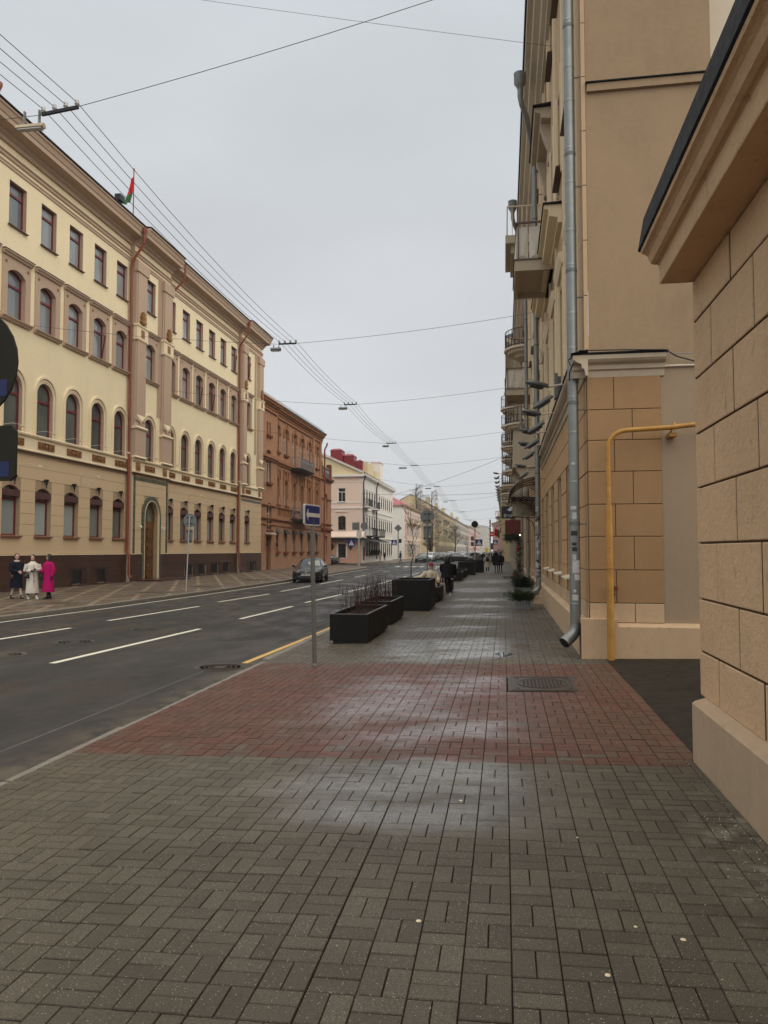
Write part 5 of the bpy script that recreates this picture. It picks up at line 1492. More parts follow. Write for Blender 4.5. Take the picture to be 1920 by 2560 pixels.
b = MB(); b.prism([(YE - .01, 10.05), (YE - .10, 10.035), (YE - .10, 10.055), (YE - .01, 10.09)], 'x', 1.48, 3.575); b.build('string_flashing', M['blackroof'], TB)
# corner quoin strip with fine joints
b = MB()
z = 5.3; k = 0
while z < 24:
    b.box(1.405, 1.475, YE - .022, YE + .5, z, z + .965); z += .98; k += 1
b.build('corner_strip', M['facade'], TB)
# pilaster strips, belts and top cornice on the street side
b = MB(); mprism(b, mT, [(0, 9.75), (.1, 9.75), (.1, 9.88), (.3, 9.92), (.32, 10.08), (.42, 10.1), (.42, 10.2), (0, 10.2)], 18.4, 26.5); b.build('belt_cornice', M['cream'], TB)
b = MB(); mprism(b, mT, [(0, 10.205), (.45, 10.2), (.45, 10.23), (0, 10.26)], 18.35, 26.5); b.build('belt_flashing', M['blackroof'], TB)
for c in [16.0 + 2.7 * k for k in range(16)]:
    for du in (-.78, .66):
        for (za, zb) in ((5.9, 8.5), (10.8, 13.4)): b = MB(); mbox(b, mT, c + du, c + du + .12, 0, .05, za, zb); b.build('window_strip', M['cream'], TB)
    b = MB(); mprism(b, mT, [(0, 8.55), (.06, 8.55), (.13, 8.72), (.14, 8.8), (0, 8.83)], c - .85, c + .85); b.build('window_hood', M['cream'], TB)
for k in range(12): b = MB(); mbox(b, mT, 14.55 + 2.7 * k, 14.75 + 2.7 * k, 0, .06, 5.3, HT - 1.2); b.build('lesene', M['cream'], TB)
b = MB(); mprism(b, mT, [(0, HT - 1.2), (.1, HT - 1.15), (.1, HT - .9), (.22, HT - .8), (.25, HT - .6), (.42, HT - .45), (.45, HT - .2), (.6, HT - .1), (.62, HT + .1), (0, HT + .1)], YE, 60); b.build('main_cornice', M['cornice'], TB)
b = MB(); mprism(b, mT, [(0, HT + .11), (.66, HT + .1), (.68, HT + .22), (-4, HT + 2.5), (-4, HT)], YE, 60); b.build('roof', M['blackroof'], TB)
M['parapet'] = plaster('pale_parapet_panel', (.66, .62, .53), dirt=.4, bump=.2, grime=(.3, .25, .18))
# balconies
def panel_balcony(ya, yb, xf, z, hood=False):
    b = MB()
    mbox(b, mT, ya, yb, 0, XT - xf, z - .14, z)
    for q in ((ya, ya + .12, 0, XT - xf), (yb - .12, yb, 0, XT - xf), (ya + .12, yb - .12, XT - xf - .12, XT - xf), (ya + .12, yb - .12, 0, .12)): mbox(b, mT, q[0], q[1], q[2], q[3], z - .3, z - .14)
    bl = b.build('balcony', M['cornice'], TB)
    b = MB(); mbox(b, mT, ya - .03, yb + .03, 0, XT - xf + .03, z, z + .03); b.build('flashing', M['sill_brown'], bl)
    f = XT - xf - .06
    n = 4
    for k in range(n):
        u0 = ya + (yb - ya) * k / n; u1 = ya + (yb - ya) * (k + 1) / n
        b = MB(); P = [mT(u0 + .01, f, z + .06), mT(u1 - .01, f, z + .06), mT(u1 - .01, f, z + .98), mT(u0 + .01, f, z + .98), mT((u0 + u1) / 2, f + .06, z + .15)]
        b.add(P, [(0, 1, 4), (1, 2, 4), (2, 3, 4), (3, 0, 4)]); b.build('parapet_panel', M['parapet'], bl)
    for uu in (ya + .05, yb - .05):
        for k in range(3):
            d0 = f * k / 3 + .02; d1 = f * (k + 1) / 3 - .01
            b = MB(); s_ = -1 if uu < (ya + yb) / 2 else 1
            P = [mT(uu, d0, z + .06), mT(uu, d1, z + .06), mT(uu, d1, z + .98), mT(uu, d0, z + .98), mT(uu + s_ * .05, (d0 + d1) / 2, z + .15)]
            b.add(P, [(0, 1, 4), (1, 2, 4), (2, 3, 4), (3, 0, 4)]); b.build('parapet_panel', M['parapet'], bl)
    b = MB()
    b.bar(mT(ya, f, z + 1.08), mT(yb, f, z + 1.08), .05); b.bar(mT(ya, 0, z + 1.08), mT(ya, f, z + 1.08), .05); b.bar(mT(yb, 0, z + 1.08), mT(yb, f, z + 1.08), .05)
    for k in range(7): b.bar(mT(ya + (yb - ya) * k / 6, f - .05, z), mT(ya + (yb - ya) * k / 6, f - .05, z + 1.08), .025)
    
    b.build('handrail', M['brickdark'] if False else M['sill_brown'], bl)
panel_balcony(21.5, 24.0, .36, 10.05)
panel_balcony(39.0, 41.6, .15, 10.05)
b = MB()
mprism(b, mT, [(0, 14.35), (.28, 14.38), (.3, 14.5), (.45, 14.55), (.48, 14.68), (0, 14.7)], 21.9, 25.0)
for u in (22.2, 24.4): mprism(b, mT, [(0, 13.2), (.08, 13.2), (.1, 13.45), (.06, 13.6), (.2, 14.0), (.3, 14.36), (0, 14.36)], u, u + .3)
b.build('hood', M['cornice'], TB)
b = MB(); mprism(b, mT, [(0, 14.705), (.52, 14.68), (.52, 14.72), (0, 14.78)], 21.8, 25.1); b.build('hood_flashing', M['blackroof'], TB)
b = MB(); mbox(b, mT, 28.0, 31.0, 0, 1.3, 13.2, 13.5); mbox(b, mT, 28.2, 30.8, 0, 1.1, 12.9, 13.2); bl = b.build('balcony', M['cornice'], TB)
b = MB(); railing(b, mT, 28.05, 30.95, 1.22, 13.5, 14.6, 0, .16, True, .025); b.build('railing', M['pale'], bl)
b = MB(); mbox(b, mT, 33, 36, 0, 1.05, 5.4, 5.6); mbox(b, mT, 33.05, 35.95, 0, 1.0, 5.6, 7.0); mprism(b, mT, [(0, 4.6), (.3, 4.7), (.7, 5.0), (.95, 5.4), (0, 5.4)], 33.1, 33.5); mprism(b, mT, [(0, 4.6), (.3, 4.7), (.7, 5.0), (.95, 5.4), (0, 5.4)], 35.4, 35.8)
b.build('enclosed_balcony', M['cornice'], TB)
b = MB(); mbox(b, mT, 33, 36, -.01, 1.1, 7.0, 7.06); b.build('balcony_lid', M['galv_dark'], TB)
# zinc downpipes
def zinc_pipe(x, y, r, z0, ztop, funnel=None, spout=(-.22, -.25), name='downpipe'):
    b = MB()
    pts = [(x, y, z0)]
    if funnel:
        fx, fy, fz = funnel
        pts += [(x, y, fz - 2.2), (x - .02, y - .03, fz - 2.0), (x - .12, y - .15, fz - 1.75), (fx + .2, fy + .3, fz - 1.15), (fx + .06, fy + .1, fz - .9), (fx, fy, fz - .65), (fx, fy, fz - .2)]
    else: pts.append((x, y, ztop))
    b.tube(pts, r, 14)
    zz_ = z0 + .35
    top = (funnel[2] - 2.5) if funnel else ztop
    k = 0
    while zz_ < top:
        b.lathe([(r * 1.045, zz_), (r * 1.045, zz_ + .02), (r * 1.0, zz_ + .03)], (x, y, 0), 14)
        if k % 3 == 2: b.lathe([(r * 1.07, zz_ - .12), (r * 1.07, zz_ - .06)], (x, y, 0), 14, m=1)
        zz_ += .62 + .25 * (k % 2); k += 1
    if funnel: b.lathe([(r, fz - .42), (r * 1.5, fz - .3), (r * 2.3, fz - .2), (r * 2.3, fz + .12), (r * 2.45, fz + .14)], (fx, fy, 0), 14)
    # ribbed elbow
    pr = []; rad = []
    for i in range(15):
        t = i / 14; a = t * R(52)
        ex = spout[0] * (1 - math.cos(a)) * 1.7; ey = spout[1] * (1 - math.cos(a)) * 1.7; ez = -.3 * math.sin(a)
        pr.append((x + ex, y + ey, z0 + ez)); rad.append(r * (1.05 + (.05 if i % 2 else 0)))
    end = Vector(pr[-1]); dv = (end - Vector(pr[-3])).normalized()
    b.tube(pr, rad, 14)
    b.tube([end, end + dv * .12], [r * 1.08, r * 1.12], 14, caps=False)
    e2 = end + dv * .115
    b.tube([e2 - dv * .02, e2], [r * .98, r * .98], 14, m=2)
    for zb in range(2, int(top), 2):
        b.bar((x, y, zb + .3), (XT + .02, y, zb + .3), .02, m=1)
    return b.build(name, [M['galv'], M['galv_dark'], M['blacktrim']], TB)
p1 = zinc_pipe(1.215, 13.58, .092, .56, 25, None, (-.2, -.16))
zinc_pipe(1.16, 26.6, .088, .62, 0, (.66, 25.6, 17.95), (-.25, -.2))
zinc_pipe(1.16, 38.0, .088, .5, 0, (.52, 35.2, 17.95))
zinc_pipe(1.16, 50.0, .088, .5, 14)
rs = random.Random(9)
def sticker(cx, cy, r, ang, z, w, h, mat):
    b = MB(); n = 5; V = []
    for i in range(n + 1):
        a = ang + (i / n - .5) * w / r
        for zz_ in (z, z + h): V.append((cx + r * math.cos(a), cy + r * math.sin(a), zz_ + .01 * math.sin(i * 3)))
    b.add(V, [(2 * i, 2 * i + 2, 2 * i + 3, 2 * i + 1) for i in range(n)], 0, True)
    b.build('sticker', mat, p1 if cx > 1.2 else TB)
for (z, a, w, h, mt) in [(3.33, -100, .07, .04, 'stickerw'), (2.55, -105, .1, .06, 'stickerw'), (2.38, -95, .07, .12, 'stickerw'), (2.1, -100, .12, .08, 'stickerd'), (1.93, -100, .08, .05, 'stickerd'), (1.83, -95, .09, .07, 'stickerd'), (1.68, -100, .06, .09, 'stickerw'), (1.45, -80, .14, .22, 'stickerw'), (1.33, -70, .1, .1, 'stickerw'), (.98, -95, .1, .1, 'stickerw'), (1.12, -100, .05, .05, 'stickerw')]:
    sticker(1.215, 13.58, .0965, R(a), z, w, h, M[mt])
for k in range(34):
    sticker(1.16, 26.6, .0935, R(rs.uniform(-150, -60)), rs.uniform(.7, 3.4), rs.uniform(.05, .12), rs.uniform(.04, .13), M[rs.choice(['stickerw', 'stickerd', 'stickerw', 'stickerb' if k == 3 else 'stickerd'])])
# yellow gas pipe
t = thing('gas_pipe', 'yellow painted gas pipe rising by the plinth and bending across the alley wall', 'pipe', (1.77, 13.12, 0))
b = MB(); px, py = 1.735, 13.1
r0, r1 = .060, .041
b.tube([(px, py, -.02), (px, py, 2.5), (px, py, 2.56), (px, py, 2.62), (px, py, 3.55)] + [(px + .3 * (1 - math.cos(a)), py, 3.55 + .3 * math.sin(a)) for a in (R(18), R(36), R(54), R(72), R(90))] + [(px + 1.0, py, 3.88), (px + 1.9, py, 3.97)], [r0, r0, r0 * .85, r1, r1] + [r1] * 7, 14)
for z, rr_ in ((.9, 1.06), (1.55, 1.12), (1.9, 1.1), (3.2, 1.12), (2.95, 1.08)): 
    q = (r0 if z < 2.5 else r1) * rr_; b.lathe([(q * .95, z - .012), (q, z), (q * .95, z + .012)], (px, py, 0), 14)
b.build('pipe_run', M['yellowpaint'], t)
b = MB(); b.tube([(px + 1.07, py, 3.82), (px + 1.07, py, 3.95), (px + 1.07, YE, 3.84)], .018, 6); b.box(px + 1.0, px + 1.12, 13.15, YE, 3.74, 3.8); b.build('bracket', M['yellowpaint'], t)
b = MB(); b.box(px + .06, px + .14, 13.2, 13.38, 1.18, 1.24); b.bar((px + .1, 13.3, 1.1), (px + .1, 13.38, 1.1), .02); b.build('wall_clamp', M['brickdark'], t)
# cables on the end wall
b = MB(); b.tube([(1.15, 13.2, 5.0), (1.12, 13.3, 5.12), (1.3, 13.15, 5.24), (2.0, 13.15, 5.225), (2.7, 13.15, 5.2), (2.9, 13.3, 5.12), (3.3, 13.4, 5.02)], .012, 5); b.tube([(1.2, 13.2, 5.05), (1.14, 13.3, 4.9), (1.16, 13.7, 4.75), (1.24, 14.5, 4.98)], .012, 5)
for k in range(2): b.tube([(1.24, 13.6 + k * .3, 5.22 + k * .02), (1.2, 18, 5.24), (1.2, 24, 5.22 + k * .03), (1.22, 29, 5.2)], .015, 5)
b.tube([(2.68, 13.39, 4.98), (9, 13.39, 4.98)], .02, 6, m=1); b.build('cable', [M['iron'], M['pale']], TB)
# twin floodlight heads on arms
def head(b, p, yaw, pitch, L=.46):
    Mx = Matrix.Translation(p) @ Matrix.Rotation(yaw, 4, 'Z') @ Matrix.Rotation(pitch, 4, 'Y')
    S = [(0, .05, .03), (.08, .06, .045), (.2, .1, .05), (.34, .11, .045), (.44, .08, .025), (L, .03, .01)]
    V = []
    for (x, w, h) in S:
        for (sy, sz) in ((-1, -.35), (-.8, .8), (0, 1.25), (.8, .8), (1, -.35), (.6, -.9), (-.6, -.9)): V.append(tuple(Mx @ Vector((-x, w * sy, h * sz))))
    n = 7
    b.add(V, [(i * n + k, i * n + (k + 1) % n, (i + 1) * n + (k + 1) % n, (i + 1) * n + k) for i in range(5) for k in range(n)], 0, True)
    b.add(V[:7], [tuple(range(7))], 0); b.add(V[-7:], [tuple(range(7))], 0)
    bx = MB(); bx.box(-.36, -.1, -.08, .08, -.075, -.035)
    b.add([tuple(Mx @ Vector(v)) for v in bx.v], bx.f, 1)
def flood_pair(x, y, z, s=1.0, parent=TB, arm=.36):
    b = MB()
    b.tube([(x, y, z + .06), (x - arm * s, y - .04, z)], .022 * s, 6, m=2)
    b.tube([(x - arm * s, y - .04, z), (x - (arm - .06) * s, y - .1, z - .12), (x - (arm + .02) * s, y - .1, z - .2)], .016 * s, 5, m=2)
    head(b, Vector((x - (arm - .02) * s, y - .04, z + .02)), R(12), R(10), .46)
    head(b, Vector((x - (arm - .1) * s, y - .1, z - .2)), R(6), R(-32), .46)
    return b.build('floodlight', [M['galv_dark'], M['blacktrim'], M['pale']], parent)
for y in (15.5, 18.7, 21.6, 24.2, 30.5): flood_pair(1.24, y, 5.12)
b = MB(); b.box(1.18, 1.3, 17.3, 17.34, 5.2, 5.75); b.box(1.15, 1.22, 17.2, 17.5, 5.25, 5.8); b.build('wall_bracket', M['galv_dark'], TB)

# second right-hand building, curved iron balconies
T2 = thing('apartment_building', 'farther apartment building on the right with curved iron balconies and rows of tilted floodlights', 'building', (.9, 85, 0))
m2 = mapper('R', .9)
ow = []
for k in range(17):
    c = 62 + 3.3 * k
    ow += [(c - .7, c + .7, 1.0, 3.6, 'rect', 0)] + [(c - .6, c + .6, z, z + 2.1, 'rect', 0) for z in (5.4, 8.6, 11.8, 15)]
b = MB(); facade(b, m2, 60.05, 118, 0, 18.5, ow, 0, 0, .25); b.poly([(.9, 60.05, 0), (12, 60.05, 0), (12, 60.05, 18.5), (.9, 60.05, 18.5)]); b.poly([(.9, 118, 0), (12, 118, 0), (12, 118, 18.5), (.9, 118, 18.5)]); b.build('wall', M['t2wall'], T2)
for o_ in ow: window(T2, 'R', .9, o_, .2, 'darkframe', 'pane_far', .06, .6, True)
b = MB(); mprism(b, m2, [(0, 17.8), (.3, 18.1), (.6, 18.3), (.6, 18.6), (0, 18.6)], 60, 118); mbox(b, m2, 60, 118, 0, .3, 4.5, 4.8); b.build('trim', M['cornice'], T2)
b = MB(); mprism(b, m2, [(.65, 18.62), (.65, 18.75), (-4, 20.5), (-4, 18.6)], 60, 118); b.build('roof', M['greyroof'], T2)
def curved_balcony(X, y, z, r=1.0, parent=T2, bars=True, w=1.5):
    b = MB(); n = 12
    for (rr_, z0, z1) in ((1.0, -.12, 0), (.85, -.3, -.12), (.55, -.5, -.3)):
        A = [(X - r * rr_ * math.sin(PI * k / n), y - w * rr_ * math.cos(PI * k / n)) for k in range(n + 1)]
        V = [(p[0], p[1], z + z0) for p in A] + [(p[0], p[1], z + z1) for p in A]
        b.add(V, [(k, k + 1, n + 2 + k, n + 1 + k) for k in range(n)] + [tuple(range(n + 1)), tuple(range(n + 1, 2 * n + 2))])
    bl = b.build('balcony', M['pale'], parent)
    b = MB(); A = [(X - r * .95 * math.sin(PI * k / 16), y - w * .95 * math.cos(PI * k / 16)) for k in range(17)]
    for p in A: b.bar((p[0], p[1], z), (p[0], p[1], z + 1.0), .03)
    for zz_ in (.1, 1.0):
        for k in range(16): b.bar((*A[k], z + zz_), (*A[k + 1], z + zz_), .035)
    b.build('railing', M['iron'], bl)
for y, zs_ in ((64, (7.2, 10.4, 13.6)), (73, (7.2, 10.4, 13.6)), (84, (7.2, 10.4, 13.6)), (97, (7.2, 10.4, 13.6))):
    for z in zs_: curved_balcony(.9, y, z, 1.1)
for y, z in ((45, 13.6), (52, 10.3), (52, 7.2), (57, 13.6)): curved_balcony(XT, y, z, 1.35, TB)
for k in range(9): flood_pair(.0 + .9 - .3, 61 + 4.2 * k, 7.9 - .16 * k * 0, 1.0, T2, 1.0)
# continuation rooftop so that the street wall closes
street_house('apartment_building', 'last sand-coloured block closing the right side beyond the yellow house', -.6, 205, 248, 13, 'sandfar', [(1.0, 3.2, 1.5, 'rect'), (4.6, 6.6, 1.3, 'rect'), (7.8, 9.8, 1.3, 'rect')], 4, 'greyroof', back=9, roof_h=1.4, okind='R')
# ================= overhead cables =================
BARS = [(13.4, -8.58), (30.5, -8.91), (44, -8.97), (60.7, -8.99), (77.2, -9.02), (103.6, -9.01), (133.2, -8.9), (172, -9.1), (220, -9.3), (290, -9.3)]
ZB = 10.5
bp = []
prev = None
for k, (y, x) in enumerate(BARS):
    t = thing('cable_crossbar', '%s crossbar from the camera, with four small insulators carrying the cables' % ['', 'second', 'third', 'fourth', 'fifth', 'sixth', 'seventh', 'eighth', 'ninth', 'tenth'][k] if k else 'nearest and largest dark crossbar with four white insulators high at the left', 'crossbar', (x, y, ZB), group='cable crossbars above the street')
    w = .39 if k < 6 else .45
    tilt = .065 if k == 0 else .0
    b = MB(); b.bar((x - w, y, ZB - w * tilt * 1.6), (x + w, y, ZB + w * tilt * 1.6), .05, .06)
    b.build('beam', M['iron'], t)
    pts = []
    for i in range(4):
        u = -w + .03 + (2 * w - .06) * i / 3
        zt = ZB + u * tilt * 1.6
        b = MB(); b.lathe([(.022, .02), (.03, .05), (.048, .06), (.045, .09), (.035, .1), (.042, .12), (.03, .15)], (x + u, y, zt), 10); b.build('insulator', M['insulator'], t)
        pts.append((x + u, y, zt + .1))
    bp.append(pts)
ext = [(p[0], -16.0, ZB + .12) for i, p in enumerate(bp[0])]
names = ['lowest left', 'second from the left', 'third from the left', 'rightmost']
for i in range(4):
    b = MB(); chain = [ext[i]] + [q[i] for q in bp]
    for a, c in zip(chain[:-1], chain[1:]):
        a = Vector(a); c = Vector(c); sag = min(1.1, .0009 * (c - a).length ** 2)
        pl = []
        for s_ in range(9):
            q = s_ / 8; p = a.lerp(c, q); p.z -= 4 * sag * q * (1 - q); pl.append(p)
        yavg = max(10, (a.y + c.y) / 2)
        b.tube(pl, min(.014, .0065 + .00004 * yavg), 5, caps=False)
    tag(b.build('street_cable', M['wirecol']), '%s of the four parallel cables running along the street overhead' % names[i], 'cable', 'long cables above the street')
def span(pts, label, r=.012, sag=.3):
    b = MB(); pl = []
    for a, c in zip(pts[:-1], pts[1:]):
        a = Vector(a); c = Vector(c)
        for s_ in range(9):
            q = s_ / 8; p = a.lerp(c, q); p.z -= 4 * sag * q * (1 - q); pl.append(p)
    b.tube(pl, r, 5, caps=False)
    tag(b.build('span_wire', M['wirecol']), label, 'wire', 'span wires across the street')
def bend(k): return (BARS[k][1], BARS[k][0])
span([(-21.8, 13.4, 10.6), (-8.97, 13.4, ZB - .05)], 'span wire from the yellow building to the nearest crossbar', .0065, .1)
span([(-8.19, 13.4, ZB + .05), (1.4, 13.5, 12.6)], 'span wire rising from the nearest crossbar to the tall tan building', .0065, .1)
span([(-21.0, 20, 20.95), (1.42, 20, 15.2)], 'thin wire crossing the top of the sky between the two roofs', .005, .1)
cols_ = ['second', 'third', 'fourth', 'fifth', 'sixth', 'seventh', 'eighth', 'ninth', 'tenth']
for k in range(1, 10):
    x, y = bend(k)
    lft = (-21.8 if y < 63 else (-22.2 if y < 97 else -20), y + (1.8 if k == 1 else 3), 12.4)
    rgt = ((1.4 if y < 60 else .9) if y < 118 else -1, y, 11.35)
    rr_ = .0065 + .00005 * y
    span([lft, (x - .44, y, ZB)], 'span wire reaching the %s crossbar from the left facades' % cols_[k - 1], rr_, .12)
    span([(x + .44, y, ZB), rgt], 'span wire from the %s crossbar to the right facades' % cols_[k - 1], rr_, .12)
span([(-20, 106.5, 9.9), (-.5, 120, 10.8)], 'low wire from the pink house towards the right side', .02, .3)
span([(-20, 140, 12.2), (.6, 100, 14.2)], 'diagonal wire across the far part of the street', .022, .4)
# hanging street lamps
def hang_lamp(x, y, z, L, label, long=False):
    t = thing('street_lamp', label, 'street lamp', (x, y, z), group='street lamps hanging from the span wires')
    b = MB()
    if long:
        b.prism([(-.07, -.03), (-.05, .035), (0, .05), (.05, .035), (.07, -.03), (0, -.055)], 'x', -L / 2, L / 2)
    else:
        b.prism([(-.1, 0), (-.07, .08), (.07, .08), (.1, 0), (.05, -.05), (-.05, -.05)], 'x', -L / 2, L / 2)
    b.build('housing', M['galv_dark'] if not long else M['cornice'], t, (x, y, z))
    b = MB(); b.box(-L / 2 + .04, L / 2 - .04, -.06, .06, -.065, -.052); b.build('lens', M['whiteframe'], t, (x, y, z))
    b = MB()
    for u in (-L * .22, L * .32): b.box(u - .012, u + .012, -.03, .03, .03, .32 if long else .22)
    b.build('hanger', M['galv'], t, (x, y, z))
hang_lamp(-9.21, 13.4, ZB - .27, .59, 'long grey lamp housing hanging beside the nearest crossbar', True)
hang_lamp(-9.42, 30.5, ZB - .24, .42, 'small black lamp hanging left of the second crossbar')
for k, lab in ((2, 'lamp hanging left of the third crossbar above the brick building'), (3, 'lamp hanging left of the fourth crossbar'), (4, 'lamp hanging left of the fifth crossbar'), (5, 'lamp hanging left of the sixth crossbar'), (6, 'faint lamp hanging left of the seventh crossbar')):
    x, y = bend(k); hang_lamp(x - .4 - (.05 if k < 4 else .8), y, ZB - .24, .5 if k < 4 else .8, lab)

# ================= signs =================
def disc(b, c, r, th, axis='y', n=28, m=0, m2=None):
    b.lathe([(r, -th / 2), (r, th / 2)], c, n, axis, m, sm=False)
def round_back_sign(x, y, zc, r, rect, ztop, mat, polemat, name_label, stickers=(), pole_r=.03, yaw=0, rz0=0.0, brackets=True):
    t = local_thing('road_sign', name_label, 'road sign', (x, y, rz0), yaw)
    b = MB(); disc(b, (0, 0, zc - rz0), r, .02); b.build('round_plate', M[mat], t)
    if rect:
        b = MB(); w, z0, z1 = rect; cr = .04
        pr = [(-w / 2 + cr, z0), (w / 2 - cr, z0), (w / 2, z0 + cr), (w / 2, z1 - cr), (w / 2 - cr, z1), (-w / 2 + cr, z1), (-w / 2, z1 - cr), (-w / 2, z0 + cr)]
        b.prism([(p[0], p[1] - rz0) for p in pr], 'y', -.01, .01); b.build('rectangular_plate', M[mat], t)
    b = MB(); b.tube([(0, -.05, 0), (0, -.05, ztop - rz0)], pole_r, 10); b.build('pole', M[polemat], t)
    if brackets:
        b = MB()
        for z in (zc + r * .45, zc - r * .45) + ((rect[1] + .08, rect[2] - .1) if rect else ()): b.box(-r * .5, r * .5, -.045, -.012, z - rz0 - .015, z - rz0 + .015)
        b.build('bracket', M['iron'], t)
    for (u, z, w, h, mt, cx) in stickers:
        b = MB(); b.box(u - w / 2, u + w / 2, -.0125, -.0105, z - rz0 - h / 2, z - rz0 + h / 2); b.build('sticker', M[mt], t)
    return t
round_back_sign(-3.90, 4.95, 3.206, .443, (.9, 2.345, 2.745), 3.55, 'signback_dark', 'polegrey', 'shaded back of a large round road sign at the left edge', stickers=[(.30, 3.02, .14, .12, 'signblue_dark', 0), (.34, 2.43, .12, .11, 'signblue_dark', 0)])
round_back_sign(-14.2, 32.7, 3.19, .31, (.3, 2.18, 2.8), 3.4, 'signback', 'polepale', 'round and rectangular grey sign backs on a pale leaning pole before the arched door', yaw=0).rotation_euler = (0, R(2.2), 0)
round_back_sign(-3.39, 34, 3.33, .325, (.36, 2.3, 2.95), 3.55, 'signback', 'galv', 'large round and rectangular grey sign backs with a yellow sticker above the planters', stickers=[(.2, 3.18, .08, .05, 'signyellow', 0), (.1, 2.45, .07, .08, 'signyellow', 0)], rz0=-.07)
# one-way arrow sign
t = local_thing('arrow_sign', 'blue rectangular one-way sign with a white arrow on a grey pole at the kerb', 'road sign', (-3.14, 12.3, gz(-3.1)), 0)
b = MB(); b.tube([(.045, 0, 0), (.01, 0, 1.3), (-.012, 0, 2.42)], .037, 12); b.lathe([(.055, .0), (.05, .04), (.037, .05)], (.045, 0, 0), 12); b.build('pole', M['polegrey'], t)
ang = R(79)
Ms = Matrix.Translation((0.01, -.05, 2.49)) @ Matrix.Rotation(ang, 4, 'Z')
W_, H_ = .30, .175
def sx(b, pts, y0, y1, m=0):
    n = len(pts); V = [tuple(Ms @ Vector((p[0], y0, p[1]))) for p in pts] + [tuple(Ms @ Vector((p[0], y1, p[1]))) for p in pts]
    b.add(V, [(i, (i + 1) % n, n + (i + 1) % n, n + i) for i in range(n)] + [tuple(range(n)), tuple(range(n, 2 * n))], m)
def rrect(w, h, c=.03): return [(-w + c, -h), (w - c, -h), (w, -h + c), (w, h - c), (w - c, h), (-w + c, h), (-w, h - c), (-w, -h + c)]
b = MB(); sx(b, rrect(W_, H_), 0, .03); pl = b.build('plate', M['signgrey'], t)
b = MB(); sx(b, rrect(W_ - .022, H_ - .022, .02), -.003, -.0005); b.build('blue_field', M['signblue_dark'], pl)
b = MB(); sx(b, [(-.25, 0.0), (-.175, .1), (-.175, .033), (.27, .033), (.27, -.033), (-.175, -.033), (-.175, -.1)], -.006, -.0035); b.build('arrow', M['signgrey'], pl)
# pedestrian crossing signs
def crossing_panel(b_parent, x, z, s, yfront, mirror=1):
    b = MB(); b.box(x - s, x + s, yfront, yfront + .02, z - s * .95, z + s * .95); p = b.build('blue_plate', M['signblue'], b_parent)
    b = MB(); b.prism([(x - s * .78, z - s * .7), (x + s * .78, z - s * .7), (x, z + s * .75)], 'y', yfront - .004, yfront - .001); b.build('white_triangle', M['signwhite'], p)
    b = MB(); f = yfront - .007
    def q(u, v): return (x + mirror * u * s, f, z + v * s)
    b.ball((x + mirror * .02 * s, f, z + .38 * s), .07 * s, 8, sq=(1, .2, 1))
    for a, c, w in (((.0, .28), (-.02, -.1), .14), ((-.02, -.1), (-.22, -.55), .09), ((-.02, -.1), (.2, -.55), .09), ((0, .2), (.2, -.02), .06), ((0, .2), (-.2, .0), .06)):
        b.bar(q(*a), q(*c), w * s, .004)
    for u in (-.5, -.25, 0.0, .3, .52): b.bar(q(u, -.66), q(u * .9, -.5), .1 * s, .003)
    b.build('walking_figure', M['blacktrim'], p)
t = local_thing('crossing_sign', 'blue pedestrian crossing sign with a round sign back above on the nearer right-hand pole', 'road sign', (-2.62, 70, gz(-2.6)))
b = MB(); b.tube([(0, 0, 0), (0, 0, 4.6)], .05, 8); b.build('pole', M['concrete'], t)
crossing_panel(t, .37, 2.58, .31, -.06)
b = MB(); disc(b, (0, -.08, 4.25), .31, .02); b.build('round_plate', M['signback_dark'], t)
for z in (2.45, 2.95):
    b = MB(); b.box(-.36, -.1, -.12, .14, z - .2, z + .2); b.build('signal_box', M['polegrey'], t)
t = local_thing('crossing_sign', 'second blue crossing sign with a round red no-entry sign on a tall black-banded pole', 'road sign', (-1.68, 95, 0))
b = MB(); b.tube([(0, 0, 0), (0, 0, 2.9)], .07, 8); b.build('pole', M['concrete'], t)
b = MB(); b.tube([(0, 0, 2.9), (0, 0, 5.6)], .08, 8); b.build('upper_pole', M['iron'], t)
b = MB()
for z in (5.0, 4.6): b.lathe([(.085, z), (.085, z + .06)], (0, 0, 0), 8)
b.build('band', M['signwhite'], t)
crossing_panel(t, .62, 2.8, .29, -.06, -1)
b = MB(); disc(b, (.24, -.08, 3.82), .31, .02); p = b.build('no_entry_plate', M['signred'], t)
b = MB(); b.box(.03, .45, -.1, -.092, 3.77, 3.87); b.build('white_bar', M['signwhite'], p)
b = MB(); b.box(.06, .4, -.12, .14, 1.9, 2.7); b.build('signal_box', M['polegrey'], t)
t = local_thing('crossing_sign', 'blue crossing sign with square and round sign backs on the far left corner pole', 'road sign', (-16.46, 85.8, 0))
b = MB(); b.tube([(0, 0, 0), (0, 0, 5.1)], .12, 8); b.build('pole', M['concrete'], t)
crossing_panel(t, -.85, 2.65, .4, -.1)
b = MB(); b.box(-.75, .05, -.14, -.11, 4.15, 5.0); b.build('square_plate', M['signback'], t)
b = MB(); disc(b, (.65, -.1, 4.6), .42, .03); b.build('round_plate', M['signback'], t)
b = MB(); b.box(-.25, .3, -.15, .15, 3.2, 4.0); b.build('control_box', M['whiteframe'], t)
b = MB(); b.box(.4, .75, -.05, 0, 2.2, 2.9); b.build('blue_box', M['signback'], t)
t = local_thing('crossing_sign', 'small blue crossing sign under a tilted square sign back near the lone dark pedestrian', 'road sign', (-15.6, 112.6, 0))
b = MB(); b.tube([(0, 0, 0), (0, 0, 5.0)], .1, 8); b.build('pole', M['concrete'], t)
crossing_panel(t, -.6, 2.95, .42, -.1)
